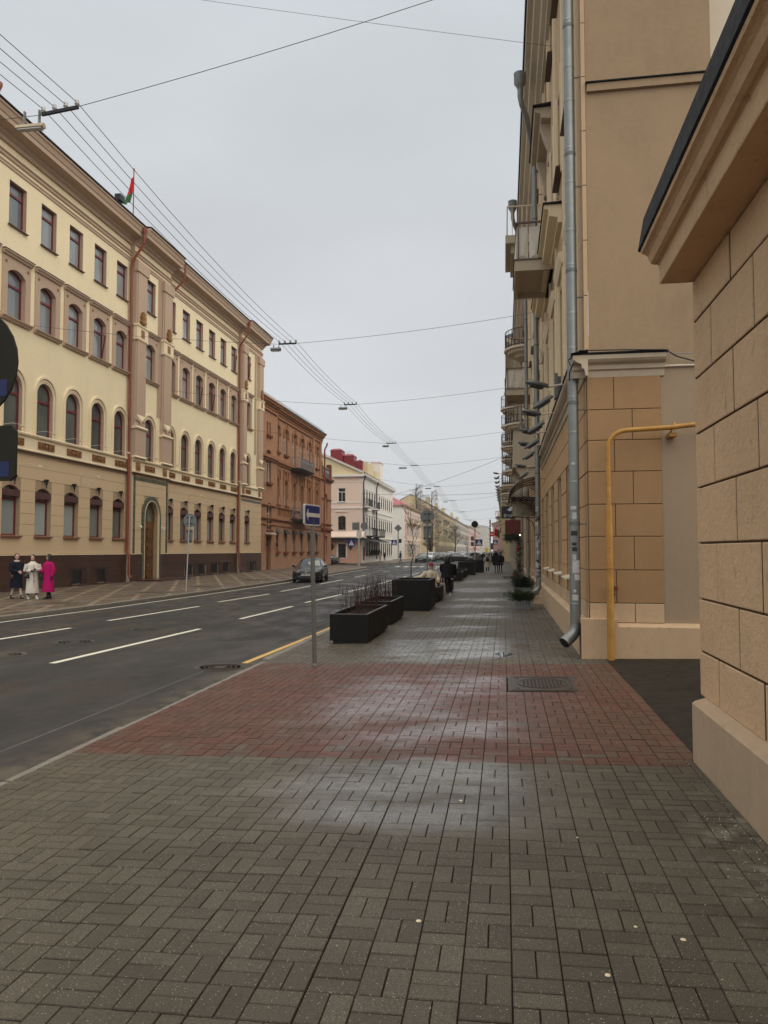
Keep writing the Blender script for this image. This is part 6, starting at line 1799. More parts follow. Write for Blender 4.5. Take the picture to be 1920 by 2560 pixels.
b = MB(); b.prism([(0, 4.6), (.6, 5.1), (0, 5.7), (-.6, 5.1)], 'y', -.13, -.1); b.build('diamond_plate', M['signback'], t)
b = MB(); b.box(.1, .5, -.1, .1, 2.9, 3.5); b.build('signal_box', M['iron'], t)

# ================= shop fronts on the right =================
t = thing('hanging_sign', 'black projecting shop sign with a white bird wing mark and the letters бел', 'sign', (.2, 34, 3.5))
b = MB(); b.box(-.10, .42, 33.95, 34.05, 3.24, 3.77); b.bar((.3, 34, 3.8), (1.4, 34, 3.8), .03); p = b.build('board', M['signblack'], t, (0, 0, 0))
me = text_mesh('бел', .21, M['signwhite'])
link('lettering', me, p, (.18, 33.944, 3.36), (R(90), 0, 0))
b = MB(); V = [(.13, 3.62), (.2, 3.60), (.26, 3.55), (.36, 3.6), (.40, 3.7), (.41, 3.765), (.34, 3.765), (.27, 3.73), (.2, 3.66)]
b.prism(V, 'y', 33.94, 33.948); b.build('wing_mark', M['signwhite'], p)
t = thing('shop_awning', 'stained cream ribbed drum awning with a pale top band beside the black sign', 'awning', (.8, 33, 3.6))
b = MB(); n = 26
for k in range(n):
    a0, a1 = PI * k / n, PI * (k + 1) / n; rr_ = .5 + (.012 if k % 2 else 0)
    P = lambda a, z: (.86 - rr_ * math.cos(a), 33.2 - .45 * math.sin(a), z)
    b.poly([P(a0, 3.3), P(a1, 3.3), P(a1, 3.85), P(a0, 3.85)])
b.poly([(.86 - .5 * math.cos(PI * k / n), 33.2 - .45 * math.sin(PI * k / n), 3.3) for k in range(n + 1)])
b.build('ribbed_skirt', M['ribbed'], t)
b = MB(); b.poly([(.86 - .53 * math.cos(PI * k / n), 33.2 - .48 * math.sin(PI * k / n), 3.85) for k in range(n + 1)])
V = [(.86 - .53 * math.cos(PI * k / n), 33.2 - .48 * math.sin(PI * k / n), z) for z in (3.85, 4.12) for k in range(n + 1)]
b.add(V, [(k, k + 1, n + 2 + k, n + 1 + k) for k in range(n)]); b.poly(V[n + 1:]); b.build('top_band', M['pale'], t)
b = MB(); b.tube([(.36, 32.75, 3.26), (1.4, 32.75, 3.2)], .02, 5); b.tube([(.9, 32.75, 3.2), (1.2, 32.75, 3.05), (1.3, 32.8, 2.7)], .015, 5); b.build('bracket', M['iron'], t)
t = thing('glass_canopy', 'curved smoky canopy on black iron ribs above the shop entrance', 'canopy', (.8, 31, 4.2))
def arcp(y, k, n=8): 
    a = PI / 2 * k / n; return (1.42 - 1.2 * math.sin(a), y, 3.9 + .8 * math.cos(a))
b = MB(); n = 8
for k in range(n): b.poly([arcp(30, k), arcp(30, k + 1), arcp(33.4, k + 1), arcp(33.4, k)])
b.build('sheet', M['polycarb'], t)
b = MB()
for y in (30, 31.1, 32.2, 33.4): b.tube([arcp(y, k) for k in range(n + 1)], .022, 5); b.bar((1.42, y, 3.9), (.22, y, 3.9), .03); b.bar((1.42, y, 4.3), (.3, y, 3.9), .02); b.tube([(.6, y, 3.9), (1.0, y, 3.75), (1.4, y, 3.3)], .018, 5)
b.bar((.22, 30, 3.9), (.22, 33.4, 3.9), .05)
b.build('ribs', M['iron'], t)
t = thing('red_board', 'dark red panelled board projecting over the doorway with fir garlands below', 'sign', (.4, 42, 3))
b = MB(); b.box(.07, .9, 41.95, 42.6, 2.62, 3.48); p = b.build('board', M['boardred'], t)
b = MB()
for x in (.07, .35, .62, .88): b.box(x, x + .02, 41.93, 41.95, 2.62, 3.48)
for z in (2.62, 2.9, 3.2, 3.46): b.box(.07, .9, 41.92, 41.93, z, z + .015)
b.build('frame_strips', M['brickdark'], p)
def fir(b, c, n, rx, ry, rz, L=.22, rnd=random, light=0.3, down=False):
    for k in range(n):
        a = rnd.uniform(0, 2 * PI); e_ = rnd.uniform(-.9 if down else .05, 1.2)
        st = Vector((c[0] + rnd.uniform(-rx, rx), c[1] + rnd.uniform(-ry, ry), c[2] + rnd.uniform(-rz, rz)))
        d = Vector((math.cos(a) * math.cos(e_), math.sin(a) * math.cos(e_), math.sin(e_) * .8))
        l = L * rnd.uniform(.5, 1.2); en = st + d * l; en.z -= l * .12
        m_ = 1 if rnd.random() < light else 0
        side = d.cross(Vector((0, 0, 1)));
        if side.length < .1: side = Vector((1, 0, 0))
        side.normalize(); up = side.cross(d)
        for q in range(6):
            t_ = q / 6; p = st.lerp(en, t_); nl = l * .42 * (1 - t_ * .5)
            for s_ in (-1, 1):
                tip = p + d * nl * .8 + side * s_ * nl * .6 + up * rnd.uniform(-.2, .2) * nl
                b.add([p, tip, p + d * nl * .25 + up * .004], [(0, 1, 2)], m_)
        b.add([st, en, st + side * .006], [(0, 1, 2)], m_)
g = MB(); rf = random.Random(4)
fir(g, (.45, 41.9, 2.5), 300, .42, .3, .14, .4, rf, .15, True); fir(g, (.8, 41.9, 1.5), 420, .12, .2, .85, .3, rf, .2, True); fir(g, (.68, 41.7, .35), 260, .22, .2, .3, .32, rf, .2, True)
t = thing('garland', 'dark fir garland with red baubles hanging down beside the doorway', 'garland', (.7, 42, 0))
g.build('branches', [M['conifer'], M['conifer_light']], t)
for (x, z, r_) in [(.62, 1.95, .06), (.7, 2.0, .05), (.58, 1.78, .05), (.45, .55, .07), (.52, .42, .07), (.4, .45, .05), (.6, .3, .07), (.7, .42, .05), (.66, .2, .06), (.5, .24, .05), (.74, 1.2, .04), (.72, .9, .04)]:
    b = MB(); b.ball((x + .1, 41.6, z), r_, 10); b.build('bauble', M['redball'], t)
b = MB(); b.ball((.85, 41.2, 2.65), .05, 8)
tag(b.build('wall_lamp', M['litwhite']), 'tiny lit lamp under the red board', 'lamp')
# flag over the far doorway
b = MB(); V = [(-.9 + .5 * u + .0, 75, 4.0 - .75 * v - .25 * u) for v in (0, 1) for u in (0, .5, 1)]
b.add(V, [(0, 1, 4, 3)], 0); b.add(V, [(1, 2, 5, 4)], 1); b.bar((-.9, 75, 4.05), (.8, 75, 4.7), .04, m=2)
tag(b.build('small_flag', [M['flagred'], M['flaggreen'], M['iron']]), 'small red and green flag on a wall bracket beyond the red board', 'flag')
# low steps
for (x0, x1, y0, y1, h, lab) in ((-.06, .55, 31.2, 31.7, .15, 'low dark step with a yellow-edged end behind the fir planter'), (-.06, .8, 49.8, 50.6, .2, 'pale concrete step by the far doorway')):
    b = MB(); b.box(x0, x1, y0, y1, 0, h); tag(b.build('step', M['galv_dark']), lab, 'step')
# planters with fir branches
t = thing('slatted_planter', 'grey slatted wooden planter with fir branches standing nearest on the right', 'planter', (.545, 24.2, .01))
for k in range(5):
    x0 = .32 + k * .09; b = MB(); b.box(x0, x0 + .083, 23.98, 24.0, .0, .3); b.build('slat', M['slat'], t)
for k in range(5):
    y0 = 24.0 + k * .09
    for x in (.30, .77): b = MB(); b.box(x, x + .02, y0, y0 + .083, 0, .3); b.build('slat', M['slat'], t)
b = MB(); b.box(.325, .765, 24.005, 24.44, .02, .28); b.build('soil', M['soil'], t)
g = MB(); fir(g, (.545, 24.2, .32), 260, .2, .2, .06, .48, rf, .5); tag(g.build('fir_branches', [M['conifer'], M['conifer_light']]), 'spreading green fir branches set in the nearest grey slatted planter', 'plant')
t = thing('dark_planter', 'low dark trough with a bushy fir arrangement behind the slatted planter', 'planter', (.75, 30.5, .01))
b = MB(); b.box(.4, 1.1, 30.3, 30.8, .02, .38); b.build('trough', M['galv_dark'], t)
g = MB(); fir(g, (.75, 30.5, .5), 340, .3, .2, .22, .42, rf, .15); tag(g.build('fir_branches', [M['conifer'], M['conifer_light']]), 'dense dark fir branches in the low trough by the second downpipe', 'plant')
b = MB(); b.box(1.0, 1.3, 26.4, 26.9, 0, .28); tag(b.build('drain_block', M['tallbase']), 'small rendered block under the second downpipe', 'block')
t = thing('topiary', 'small round dark shrub in a pot by the yellow house', 'plant', (.1, 118, 0))
b = MB(); b.lathe([(.3, 0), (.4, .6)], (-.5, 110, 0), 10); b.build('pot', M['planter'], t)
g = MB(); fir(g, (-.5, 110, 1.3), 120, .4, .4, .5, .5, rf, .1, True); g.build('crown', [M['conifer'], M['conifer_light']], t)

# ================= kerbside planters =================
def planter(x0, x1, y0, y1, h, label, plant=None, zb=.06):
    g0 = gz((x0 + x1) / 2)
    t = thing('planter', label, 'planter', ((x0 + x1) / 2, (y0 + y1) / 2, g0), group='dark box planters along the kerb')
    L = ((x0 + x1) / 2, (y0 + y1) / 2, g0); w, l = (x1 - x0) / 2, (y1 - y0) / 2
    th = .03
    for (a, c, p, q) in ((-w, w, -l, -l + th), (-w, w, l - th, l), (-w, -w + th, -l + th, l - th), (w - th, w, -l + th, l - th)):
        b = MB()
        b.box(a, c, p, q, zb, h - .014)
        b.build('panel', M['planter'], t, L)
    b = MB()
    for (a, c, p, q) in ((-w - .002, w + .002, -l - .002, -l + .045), (-w - .002, w + .002, l - .045, l + .002), (-w - .002, -w + .045, -l + .045, l - .045), (w - .045, w + .002, -l + .045, l - .045)): b.box(a, c, p, q, h - .014, h)
    b.build('rim', M['planter_rim'], t, L)
    b = MB(); b.box(-w + .06, w - .06, -l + .06, l - .06, 0.003, zb); b.build('foot', M['blacktrim'], t, L)
    b = MB(); n = 8
    V = [(-w + .03 + (2 * w - .06) * i / n, -l + .03 + (2 * l - .06) * j / n, h - .09 + random.uniform(-.02, .02)) for j in range(n + 1) for i in range(n + 1)]
    b.add(V, [(j * (n + 1) + i, j * (n + 1) + i + 1, (j + 1) * (n + 1) + i + 1, (j + 1) * (n + 1) + i) for j in range(n) for i in range(n)]); b.build('soil', M['soil'], t, L)
    return L, w, l, h
def twigs(L, w, l, h, n, label, H=.55, seed=1, y0f=-1):
    r_ = random.Random(seed); b = MB()
    for k in range(n):
        x = L[0] + r_.uniform(-w, w) * .8; y = L[1] + r_.uniform(y0f, 1) * l * .85; z = L[2] + h - .1
        hh = H * r_.uniform(.45, 1.15); lx, ly = r_.gauss(0, .07), r_.gauss(0, .1)
        p = [Vector((x + lx * hh * s_ + r_.gauss(0, .006), y + ly * s_ * hh, z + hh * s_)) for s_ in (0, .35, .7, 1)]
        b.tube(p, [.004, .0034, .0026, .0012], 4, caps=False)
        for q in range(r_.randrange(1, 4)):
            i = r_.randrange(1, 3); a = r_.uniform(0, 6.28); s_ = p[i]; l2 = r_.uniform(.08, .22) * hh / .5
            b.tube([s_, s_ + Vector((math.cos(a) * l2 * .35, math.sin(a) * l2 * .35, l2))], [.0035, .0018], 3, caps=False)
    tag(b.build('twig_shrub', M['twig']), label, 'shrub', 'bare twiggy shrubs in the planters')
P1 = planter(-3.54, -2.75, 15.3, 18.0, .61, 'nearest low dark planter full of thin red twigs'); twigs(*P1, 90, 'bare red-brown twigs in the nearest low planter', .66, 1)
P2 = planter(-3.66, -2.83, 19.2, 21.5, .61, 'second low dark planter directly behind the nearest one'); twigs(*P2, 90, 'bare red-brown twigs in the second low planter', .7, 2)
P3 = planter(-3.49, -2.30, 23.7, 25.7, .98, 'tall square dark planter with a thin bare sapling before the seated woman')
P4 = planter(-3.4, -2.35, 27.6, 29.9, .56, 'low dark planter whose rim the woman in cream sits on'); twigs(*P4, 45, 'short pale twigs in the planter beside the seated woman', .35, 4)
P5 = planter(-3.4, -2.35, 33.5, 35.9, .58, 'low planter right behind the man in black'); twigs(*P5, 30, 'sparse twigs in the planter behind the man in black', .4, 5)
P6 = planter(-3.42, -2.58, 46.5, 49.5, .56, 'low planter seen just past the man in black'); twigs(*P6, 30, 'sparse twigs in the fifth low planter', .5, 6)
P7 = planter(-3.42, -2.6, 52.0, 55.0, .56, 'low planter in front of the far tall planters'); twigs(*P7, 30, 'sparse twigs in the planter before the far tall boxes', .45, 7)
P8 = planter(-3.46, -2.2, 58.0, 60.2, 1.0, 'tall dark planter beyond the low ones, nearer of the last two')
P9 = planter(-3.1, -1.73, 64.5, 67, 1.05, 'last tall dark planter in front of the parked cars')
def sapling(x, y, z0, H, label, seed, r0=.018, cat='tree', nb=14):
    r_ = random.Random(seed); t = thing('sapling', label, cat, (x, y, z0))
    b = MB(); tr = [Vector((x + r_.gauss(0, .012) * k, y + r_.gauss(0, .012) * k, z0 + H * k / 8)) for k in range(9)]
    b.tube(tr, [r0 * (1 - .1 * k) for k in range(9)], 6); b.build('trunk', M['bark'], t)
    b = MB()
    for k in range(nb):
        i = r_.randrange(4, 9); s_ = tr[min(i, 8)]; a = r_.uniform(0, 6.28); l = H * r_.uniform(.1, .22)
        m1 = s_ + Vector((math.cos(a) * l * .4, math.sin(a) * l * .4, l * .6)); e_ = m1 + Vector((math.cos(a) * l * .15, math.sin(a) * l * .15, l * .5))
        b.tube([s_, m1, e_], [r0 * .4, r0 * .25, r0 * .12], 4, caps=False)
        for q in range(3):
            a2 = r_.uniform(0, 6.28); l2 = l * .4; b.tube([m1, m1 + Vector((math.cos(a2) * l2 * .6, math.sin(a2) * l2 * .6, l2 * .7))], [r0 * .2, r0 * .1], 3, caps=False)
    b.build('crown', M['bark'], t)
sapling(-2.98, 24.6, .86, 2.15, 'thin bare sapling growing from the tall planter', 3, .02)
sapling(-2.85, 58.8, .85, 1.8, 'thin bare sapling in the nearer of the far tall planters', 5, .025)
sapling(-2.4, 65.5, .9, 1.7, 'thin bare sapling in the last tall planter', 8, .03)
sapling(-3.0, 34.6, .45, 1.9, 'short bare sapling behind the man in black', 9, .012)
# ================= cars =================
def crom(P, t):
    n = len(P) - 1; x = t * n; i = min(int(x), n - 1); f = x - i
    p0, p1, p2, p3 = P[max(i - 1, 0)], P[i], P[i + 1], P[min(i + 2, n)]
    return [.5 * ((2 * b_) + (-a + c) * f + (2 * a - 5 * b_ + 4 * c - d) * f * f + (-a + 3 * b_ - 3 * c + d) * f ** 3) for a, b_, c, d in zip(p0, p1, p2, p3)]
CM = {}
def car_meshes(kind):
    if kind in CM: return CM[kind]
    L = 4.75 if kind != 'hatch' else 4.4
    H = 1.45 if kind == 'sedan' else (1.6 if kind == 'suv' else 1.5)
    # y(front = -), halfwidth sill, halfwidth belt, z sill, z belt, roof halfwidth, z top
    k = H / 1.45
    if kind == 'suv':
        S = [(-2.36, .62, .66, .36, .70, .5, .74), (-2.28, .78, .80, .26, .80, .62, .84), (-1.9, .86, .88, .24, .88, .68, .96), (-1.3, .90, .91, .24, .94, .72, 1.02), (-.95, .90, .92, .24, .97, .74, 1.07), (-.35, .90, .92, .24, .99, .64, 1.52), (.2, .90, .92, .24, 1.0, .63, 1.60), (.9, .90, .92, .24, 1.02, .62, 1.60), (1.6, .90, .91, .25, 1.04, .60, 1.50), (2.05, .88, .88, .28, 1.04, .62, 1.22), (2.28, .82, .82, .34, .98, .66, 1.06), (2.38, .7, .7, .42, .86, .6, .9)]
    else:
        S = [(-2.38, .60, .62, .34, .58, .5, .62), (-2.28, .76, .78, .22, .66, .6, .72), (-1.9, .85, .86, .20, .76, .66, .84), (-1.35, .89, .90, .20, .84, .70, .92), (-1.0, .89, .91, .20, .88, .72, .97), (-.25, .89, .91, .20, .91, .60, 1.38), (.25, .89, .91, .20, .92, .60, 1.45), (.85, .89, .91, .20, .94, .59, 1.43), (1.35, .89, .90, .20, .96, .58, 1.30), (1.8, .87, .88, .23, .97, .62, 1.06), (2.2, .80, .81, .30, .94, .64, .99), (2.36, .66, .66, .42, .82, .56, .86)]
    def ring(s):
        y, ws, wb, zs, zb, wr, zt = s
        P = [(0, zs), (ws * .85, zs), (ws, zs + .07), (ws + (wb - ws) * .5 + .025, (zs + zb) * .5), (wb, zb - .06), (wb * .985, zb), (wr + .02, zt - .07), (wr * .9, zt - .012), (wr * .5, zt + .012), (0, zt + .018)]
        if zt - zb < .12: P[6] = (wb * .9 + .02, zb + (zt - zb) * .5)
        return [(y, x, z) for x, z in P] + [(y, -x, z) for x, z in P[-2:0:-1]]
    N = 34
    rings = [ring(crom(S, i / N)) for i in range(N + 1)]
    n = len(rings[0])
    b = MB(); V = [(p[1], p[0], p[2]) for r in rings for p in r]
    F = [(i * n + k, i * n + (k + 1) % n, (i + 1) * n + (k + 1) % n, (i + 1) * n + k) for i in range(N) for k in range(n)]
    b.add(V, F, 0, True); b.add(V[:n], [tuple(range(n))], 0); b.add(V[-n:], [tuple(range(n))], 0)
    def P(t, a, q):    # point on surface: t along, between ring verts a and a+1 fraction q
        r = ring(crom(S, t)); u, v = r[a % n], r[(a + 1) % n]; p = [u[j] + (v[j] - u[j]) * q for j in range(3)]
        return Vector((p[1], p[0], p[2]))
    out = {'body': b}
    ti = lambda idx: idx / (len(S) - 1)
    def patch(tl, al, off, m=None):
        """grid of surface points tl x al (a as float ring position) pushed outwards"""
        b = MB(); G = []
        for t in tl:
            row = []
            for a in al:
                i = int(a); q = a - i
                p = P(t, i, q)
                c = Vector((0, p.y, .8)); d = (p - c); d.y = 0
                if d.length > 0: d.normalize()
                if a > 8 and a < 10: d = Vector((0, -.25 if t < .45 else .25, 1)).normalized()
                row.append(p + d * off)
            G.append(row)
        w = len(al)
        b.add([q for r in G for q in r], [(i * w + k, i * w + k + 1, (i + 1) * w + k + 1, (i + 1) * w + k) for i in range(len(tl) - 1) for k in range(w - 1)], 0, True)
        return b
    lin = lambda a, c, k: [a + (c - a) * i / k for i in range(k + 1)]
    # windscreen: from cowl to roof edge, across the top from side to side
    tw0, tw1 = ti(4.12), ti(4.97)
    out['windscreen'] = patch(lin(tw0, tw1, 4), [6.4, 7, 7.5, 8, 8.5, 9, 9.5, 10, 10.5, 11, 11.6], .012)
    tr0, tr1 = (ti(7.6), ti(8.7)) if kind != 'suv' else (ti(8.1), ti(9.2))
    out['rear_window'] = patch(lin(tr0, tr1, 4), [6.5, 7, 8, 9, 10, 11, 11.5], .012)
    for sname, A in (('r', (5.15, 5.85)), ('l', (12.15, 12.85))):
        out['side_' + sname] = [patch(lin(ti(4.55), ti(5.95), 5), lin(*A, 2), .012), patch(lin(ti(6.05), ti(7.35), 5), lin(*A, 2), .012)]
    out['S'] = S; out['P'] = P; out['ti'] = ti; out['k'] = k
    CM[kind] = out
    return out
CB = {}
def car(kind, paintname, loc, rz, label, group=None, plate=None, detail=True):
    """front of the car faces local -Y"""
    key = (kind, paintname, detail)
    if key in CB:
        c = copy_tree(CB[key]); c.location = loc; c.rotation_euler = (0, 0, rz); c['label'] = label
        if group: c['group'] = group
        elif 'group' in c: del c['group']
        return c
    o = car_meshes(kind)
    t = local_thing('parked_car' if group else 'sedan_car', label, 'car', loc, rz, group)
    body = o['body'].build('body', M[paintname], t)
    for nm in ('windscreen', 'rear_window'): o[nm].build(nm, M['carglass'], t)
    for sd_ in ('side_r', 'side_l'):
        for w in o[sd_]: w.build('side_window', M['carglass'], t)
    zw = .33; f = o['S']
    for sx_ in (-1, 1):
        for y in (-1.42, 1.38):
            b = MB(); b.lathe([(.36, 0), (.36, .012), (.40, .012), (.40, 0)], (0, 0, 0), 20, 'x')
            V = [v for v in b.v]
            b2 = MB(); b2.lathe([(.395, -.06), (.395, .012), (.30, .016), (.01, .016)], (sx_ * .895, y, .35), 22, 'x') if sx_ > 0 else b2.lathe([(.395, .06), (.395, -.012), (.30, -.016), (.01, -.016)], (sx_ * .895, y, .35), 22, 'x')
            b2.build('wheel_arch', M['blacktrim'], t)
            b = MB(); s_ = sx_
            b.lathe([(.22, -.1 * s_), (.30, -.1 * s_), (.33, -.07 * s_), (.33, .05 * s_), (.31, .075 * s_), (.23, .08 * s_)], (sx_ * .85, y, zw), 22, 'x')
            wh = b.build('wheel', M['rubber'], t)
            b = MB(); b.lathe([(.235, .0), (.235, .078 * s_), (.215, .085 * s_), (.205, .05 * s_), (.03, .045 * s_)], (sx_ * .85, y, zw), 22, 'x', 0)
            for k in range(5):
                a = 2 * PI * k / 5
                b.bar((sx_ * .93, y + .03 * math.cos(a), zw + .03 * math.sin(a)), (sx_ * .93, y + .21 * math.cos(a), zw + .21 * math.sin(a)), .05, .02)
            b.build('rim', M['rim'], wh)
    zf = {'sedan': 0, 'hatch': 0, 'suv': .12}[kind]
    # grille
    b = MB(); V = [(-.36, -2.335, .70 + zf), (.36, -2.335, .70 + zf), (.30, -2.385, .60 + zf), (.15, -2.405, .545 + zf), (-.15, -2.405, .545 + zf), (-.30, -2.385, .60 + zf)]
    b.poly([(x, y - .012, z) for x, y, z in V]); gr = b.build('grille', M['blacktrim'], t)
    b = MB()
    for a, c in zip(V, V[1:] + V[:1]): b.bar((a[0], a[1] - .02, a[2]), (c[0], c[1] - .02, c[2]), .018)
    for k in range(-4, 5): b.bar((k * .07, -2.385, .685 + zf), (k * .055, -2.42, .58 + zf), .008)
    b.ball((0, -2.43, .64 + zf), .035, 8, sq=(1.4, .4, 1)); b.build('grille_chrome', M['chrome'], gr)
    b = MB(); b.box(-.26, .26, -2.432, -2.42, .43 + zf, .54 + zf); pm = b.build('number_plate', M['plate'], t)
    b = MB()
    for k in range(7): 
        if k != 4: b.box(-.2 + k * .058, -.165 + k * .058, -2.436, -2.4325, .455 + zf, .515 + zf)
    b.build('plate_marks', M['blacktrim'], pm)
    b = MB(); b.box(-.62, .62, -2.405, -2.30, .24 + zf, .40 + zf); b.box(-.5, .5, 2.30, 2.40, .3 + zf, .42 + zf); b.build('bumper_intake', M['blacktrim'], t)
    b = MB(); pts = [(-.78, -2.28, .40 + zf), (-.55, -2.38, .36 + zf), (-.3, -2.42, .42 + zf), (.3, -2.42, .42 + zf), (.55, -2.38, .36 + zf), (.78, -2.28, .40 + zf)]; b.tube(pts, .01, 5); b.build('chrome_strip', M['chrome'], t)
    for s_ in (-1, 1):
        b = MB(); P_ = [(s_ * .40, -2.345, .70), (s_ * .44, -2.36, .62), (s_ * .70, -2.29, .60), (s_ * .835, -2.10, .66), (s_ * .80, -2.05, .735), (s_ * .62, -2.22, .735)]
        b.poly([(x * 1.015, y - .012, z + zf + .006) for x, y, z in P_]); b.poly([(x, y + .03, z + zf) for x, y, z in P_])
        b.build('headlight', M['headlamp'], t)
        b = MB(); P_ = [(s_ * .40, 2.37, .84), (s_ * .40, 2.375, .74), (s_ * .72, 2.28, .72), (s_ * .85, 2.05, .80), (s_ * .83, 2.05, .90), (s_ * .68, 2.27, .87)]
        b.poly([(x * 1.02, y + .012, z + zf) for x, y, z in P_]); b.poly([(x, y - .04, z + zf) for x, y, z in P_]); b.build('tail_light', M['taillamp'], t)
        b = MB(); b.ball((s_ * 1.0, -.78, .98 + zf * .6), .1, 8, sq=(1, .7, .75)); b.bar((s_ * .86, -.75, .93 + zf * .6), (s_ * .98, -.78, .95 + zf * .6), .05); b.build('mirror', M[paintname], t)
        b = MB(); b.tube([(s_ * .925, -.55, .905 + zf), (s_ * .925, .3, .935 + zf), (s_ * .915, 1.15, .965 + zf)], .012, 5); b.build('window_strip', M['chrome'], t)
        for y in (-.9, .12, 1.12):
            b = MB(); b.box(s_ * .917 - .006, s_ * .917 + .006, y - .005, y + .005, .30, .88); b.build('door_gap', M['blacktrim'], t)
    b = MB(); b.box(-.8, .8, -2.1, 2.1, .16, .3); b.build('underside', M['blacktrim'], t)
    CB[key] = t
    return t
car('sedan', 'carblack', (-12.15, 47.2, -.13), R(7), 'shiny black sedan driving towards the camera past the brick building')
car('sedan', 'cargrey', (-24.9, 103.0, -.13), R(-90), 'grey sedan seen side-on in front of the pink corner house')
car('sedan', 'cardark', (-7.2, 125.5, -.13), R(78), 'black hatch-tailed car turning side-on across the far lanes')
PG = 'cars parked along the street'
far_cars = [
    ('sedan', 'cardark', (-13.0, 121.5, -.13), 0, 'dark saloon heading the left-hand row of parked cars'),
    ('suv', 'carwhite', (-12.6, 128.5, -.13), 0, 'white car half hidden behind the first dark saloon of the left row'),
    ('suv', 'cardark', (-11.3, 134, -.13), 0, 'dark off-roader behind the sign pole in the left row'),
    ('suv', 'carsilver', (-13.3, 142, -.13), 0, 'silver off-roader in the middle of the left row'),
    ('sedan', 'cargrey', (-12.6, 152, -.13), 0, 'grey saloon further back in the left row'),
    ('hatch', 'carsilver', (-13, 162, -.13), 0, 'silver hatchback deep in the left row'),
    ('hatch', 'carblack', (-12.5, 172, -.13), 0, 'black hatchback deep in the left row'),
    ('suv', 'carwhite', (-12.8, 184, -.13), 0, 'white off-roader near the far end of the left row'),
    ('sedan', 'cardark', (-12.8, 197, -.13), 0, 'dark saloon near the far end of the left row')]
for i in range(12):
    y = 212 + i * 13
    far_cars.append((['sedan', 'suv', 'hatch'][i % 3], ['cardark', 'carsilver', 'carwhite', 'cargrey'][i % 4], (-12.7 + (i % 2) * .3, y, -.13), 0, '%s car, %s in the hazy tail of the left row' % (['dark', 'silver', 'white', 'grey'][i % 4], ['first', 'second', 'third', 'fourth', 'fifth', 'sixth', 'seventh', 'eighth', 'ninth', 'tenth', 'eleventh', 'twelfth'][i])))
order = ['cargrey', 'carwhite', 'carsilver', 'carwhite', 'carsilver', 'cardark', 'carwhite', 'carsilver', 'carwhite', 'cargrey', 'carblack', 'carwhite', 'carsilver', 'carwhite', 'cardark', 'carsilver', 'carwhite', 'carsilver']
ordn = ['first', 'second', 'third', 'fourth', 'fifth', 'sixth', 'seventh', 'eighth', 'ninth', 'tenth', 'eleventh', 'twelfth', 'thirteenth', 'fourteenth', 'fifteenth', 'sixteenth', 'seventeenth', 'eighteenth']
for i, pn in enumerate(order):
    far_cars.append((['suv', 'sedan', 'hatch'][i % 3], pn, (-5.9 if i < 8 else -6.0, 134 + i * 3.6 + (0 if i < 8 else (i - 8) * 2), -.13), R(-58 if i % 5 else -50), '%s %s car in the angled row by the right kerb' % (ordn[i], {'cargrey': 'grey', 'carwhite': 'white', 'carsilver': 'silver', 'cardark': 'dark', 'carblack': 'black'}[pn])))
for kd, pn, loc, rz, lab in far_cars:
    c = car(kd, pn, loc, rz, lab, PG); 
CB.clear()

# ================= people =================
def skin_mesh(name, joints, edges, rad, mat, root=0, sub=2):
    me = bpy.data.meshes.new(name); bm = bmesh.new(); lay = bm.verts.layers.skin.verify()
    vs_ = [bm.verts.new(j) for j in joints]
    for a, c in edges: bm.edges.new((vs_[a], vs_[c]))
    for i, v in enumerate(vs_):
        r = rad[i]; v[lay].radius = (r, r) if not isinstance(r, tuple) else r
        v[lay].use_root = (i == root)
    bm.to_mesh(me); bm.free()
    ob = bpy.data.objects.new(name, me); col.objects.link(ob)
    ob.modifiers.new('skin', 'SKIN'); m = ob.modifiers.new('sub', 'SUBSURF'); m.levels = sub; m.render_levels = sub
    bpy.context.view_layer.update()
    out = bpy.data.meshes.new_from_object(ob.evaluated_get(bpy.context.evaluated_depsgraph_get()))
    bpy.data.objects.remove(ob); bpy.data.meshes.remove(me)
    out.materials.clear(); out.materials.append(mat)
    for p in out.polygons: p.use_smooth = True
    out.name = name
    return out
def loft(b, rings, n=18, m=0, seed=0, ruf=0.0, cap=True):
    """rings: (cx, cy, z, rx, ry)"""
    r_ = random.Random(seed); V = []
    for (cx, cy, z, rx, ry) in rings:
        for k in range(n):
            a = 2 * PI * k / n; j = 1 + ruf * math.sin(k * 2.3 + z * 9) + r_.uniform(-ruf, ruf) * .5
            V.append((cx + rx * math.cos(a) * j, cy + ry * math.sin(a) * j, z))
    b.add(V, [(i * n + k, i * n + (k + 1) % n, (i + 1) * n + (k + 1) % n, (i + 1) * n + k) for i in range(len(rings) - 1) for k in range(n)], m, True)
    if cap: b.add(V[:n], [tuple(range(n))], m); b.add(V[-n:], [tuple(range(n))], m)
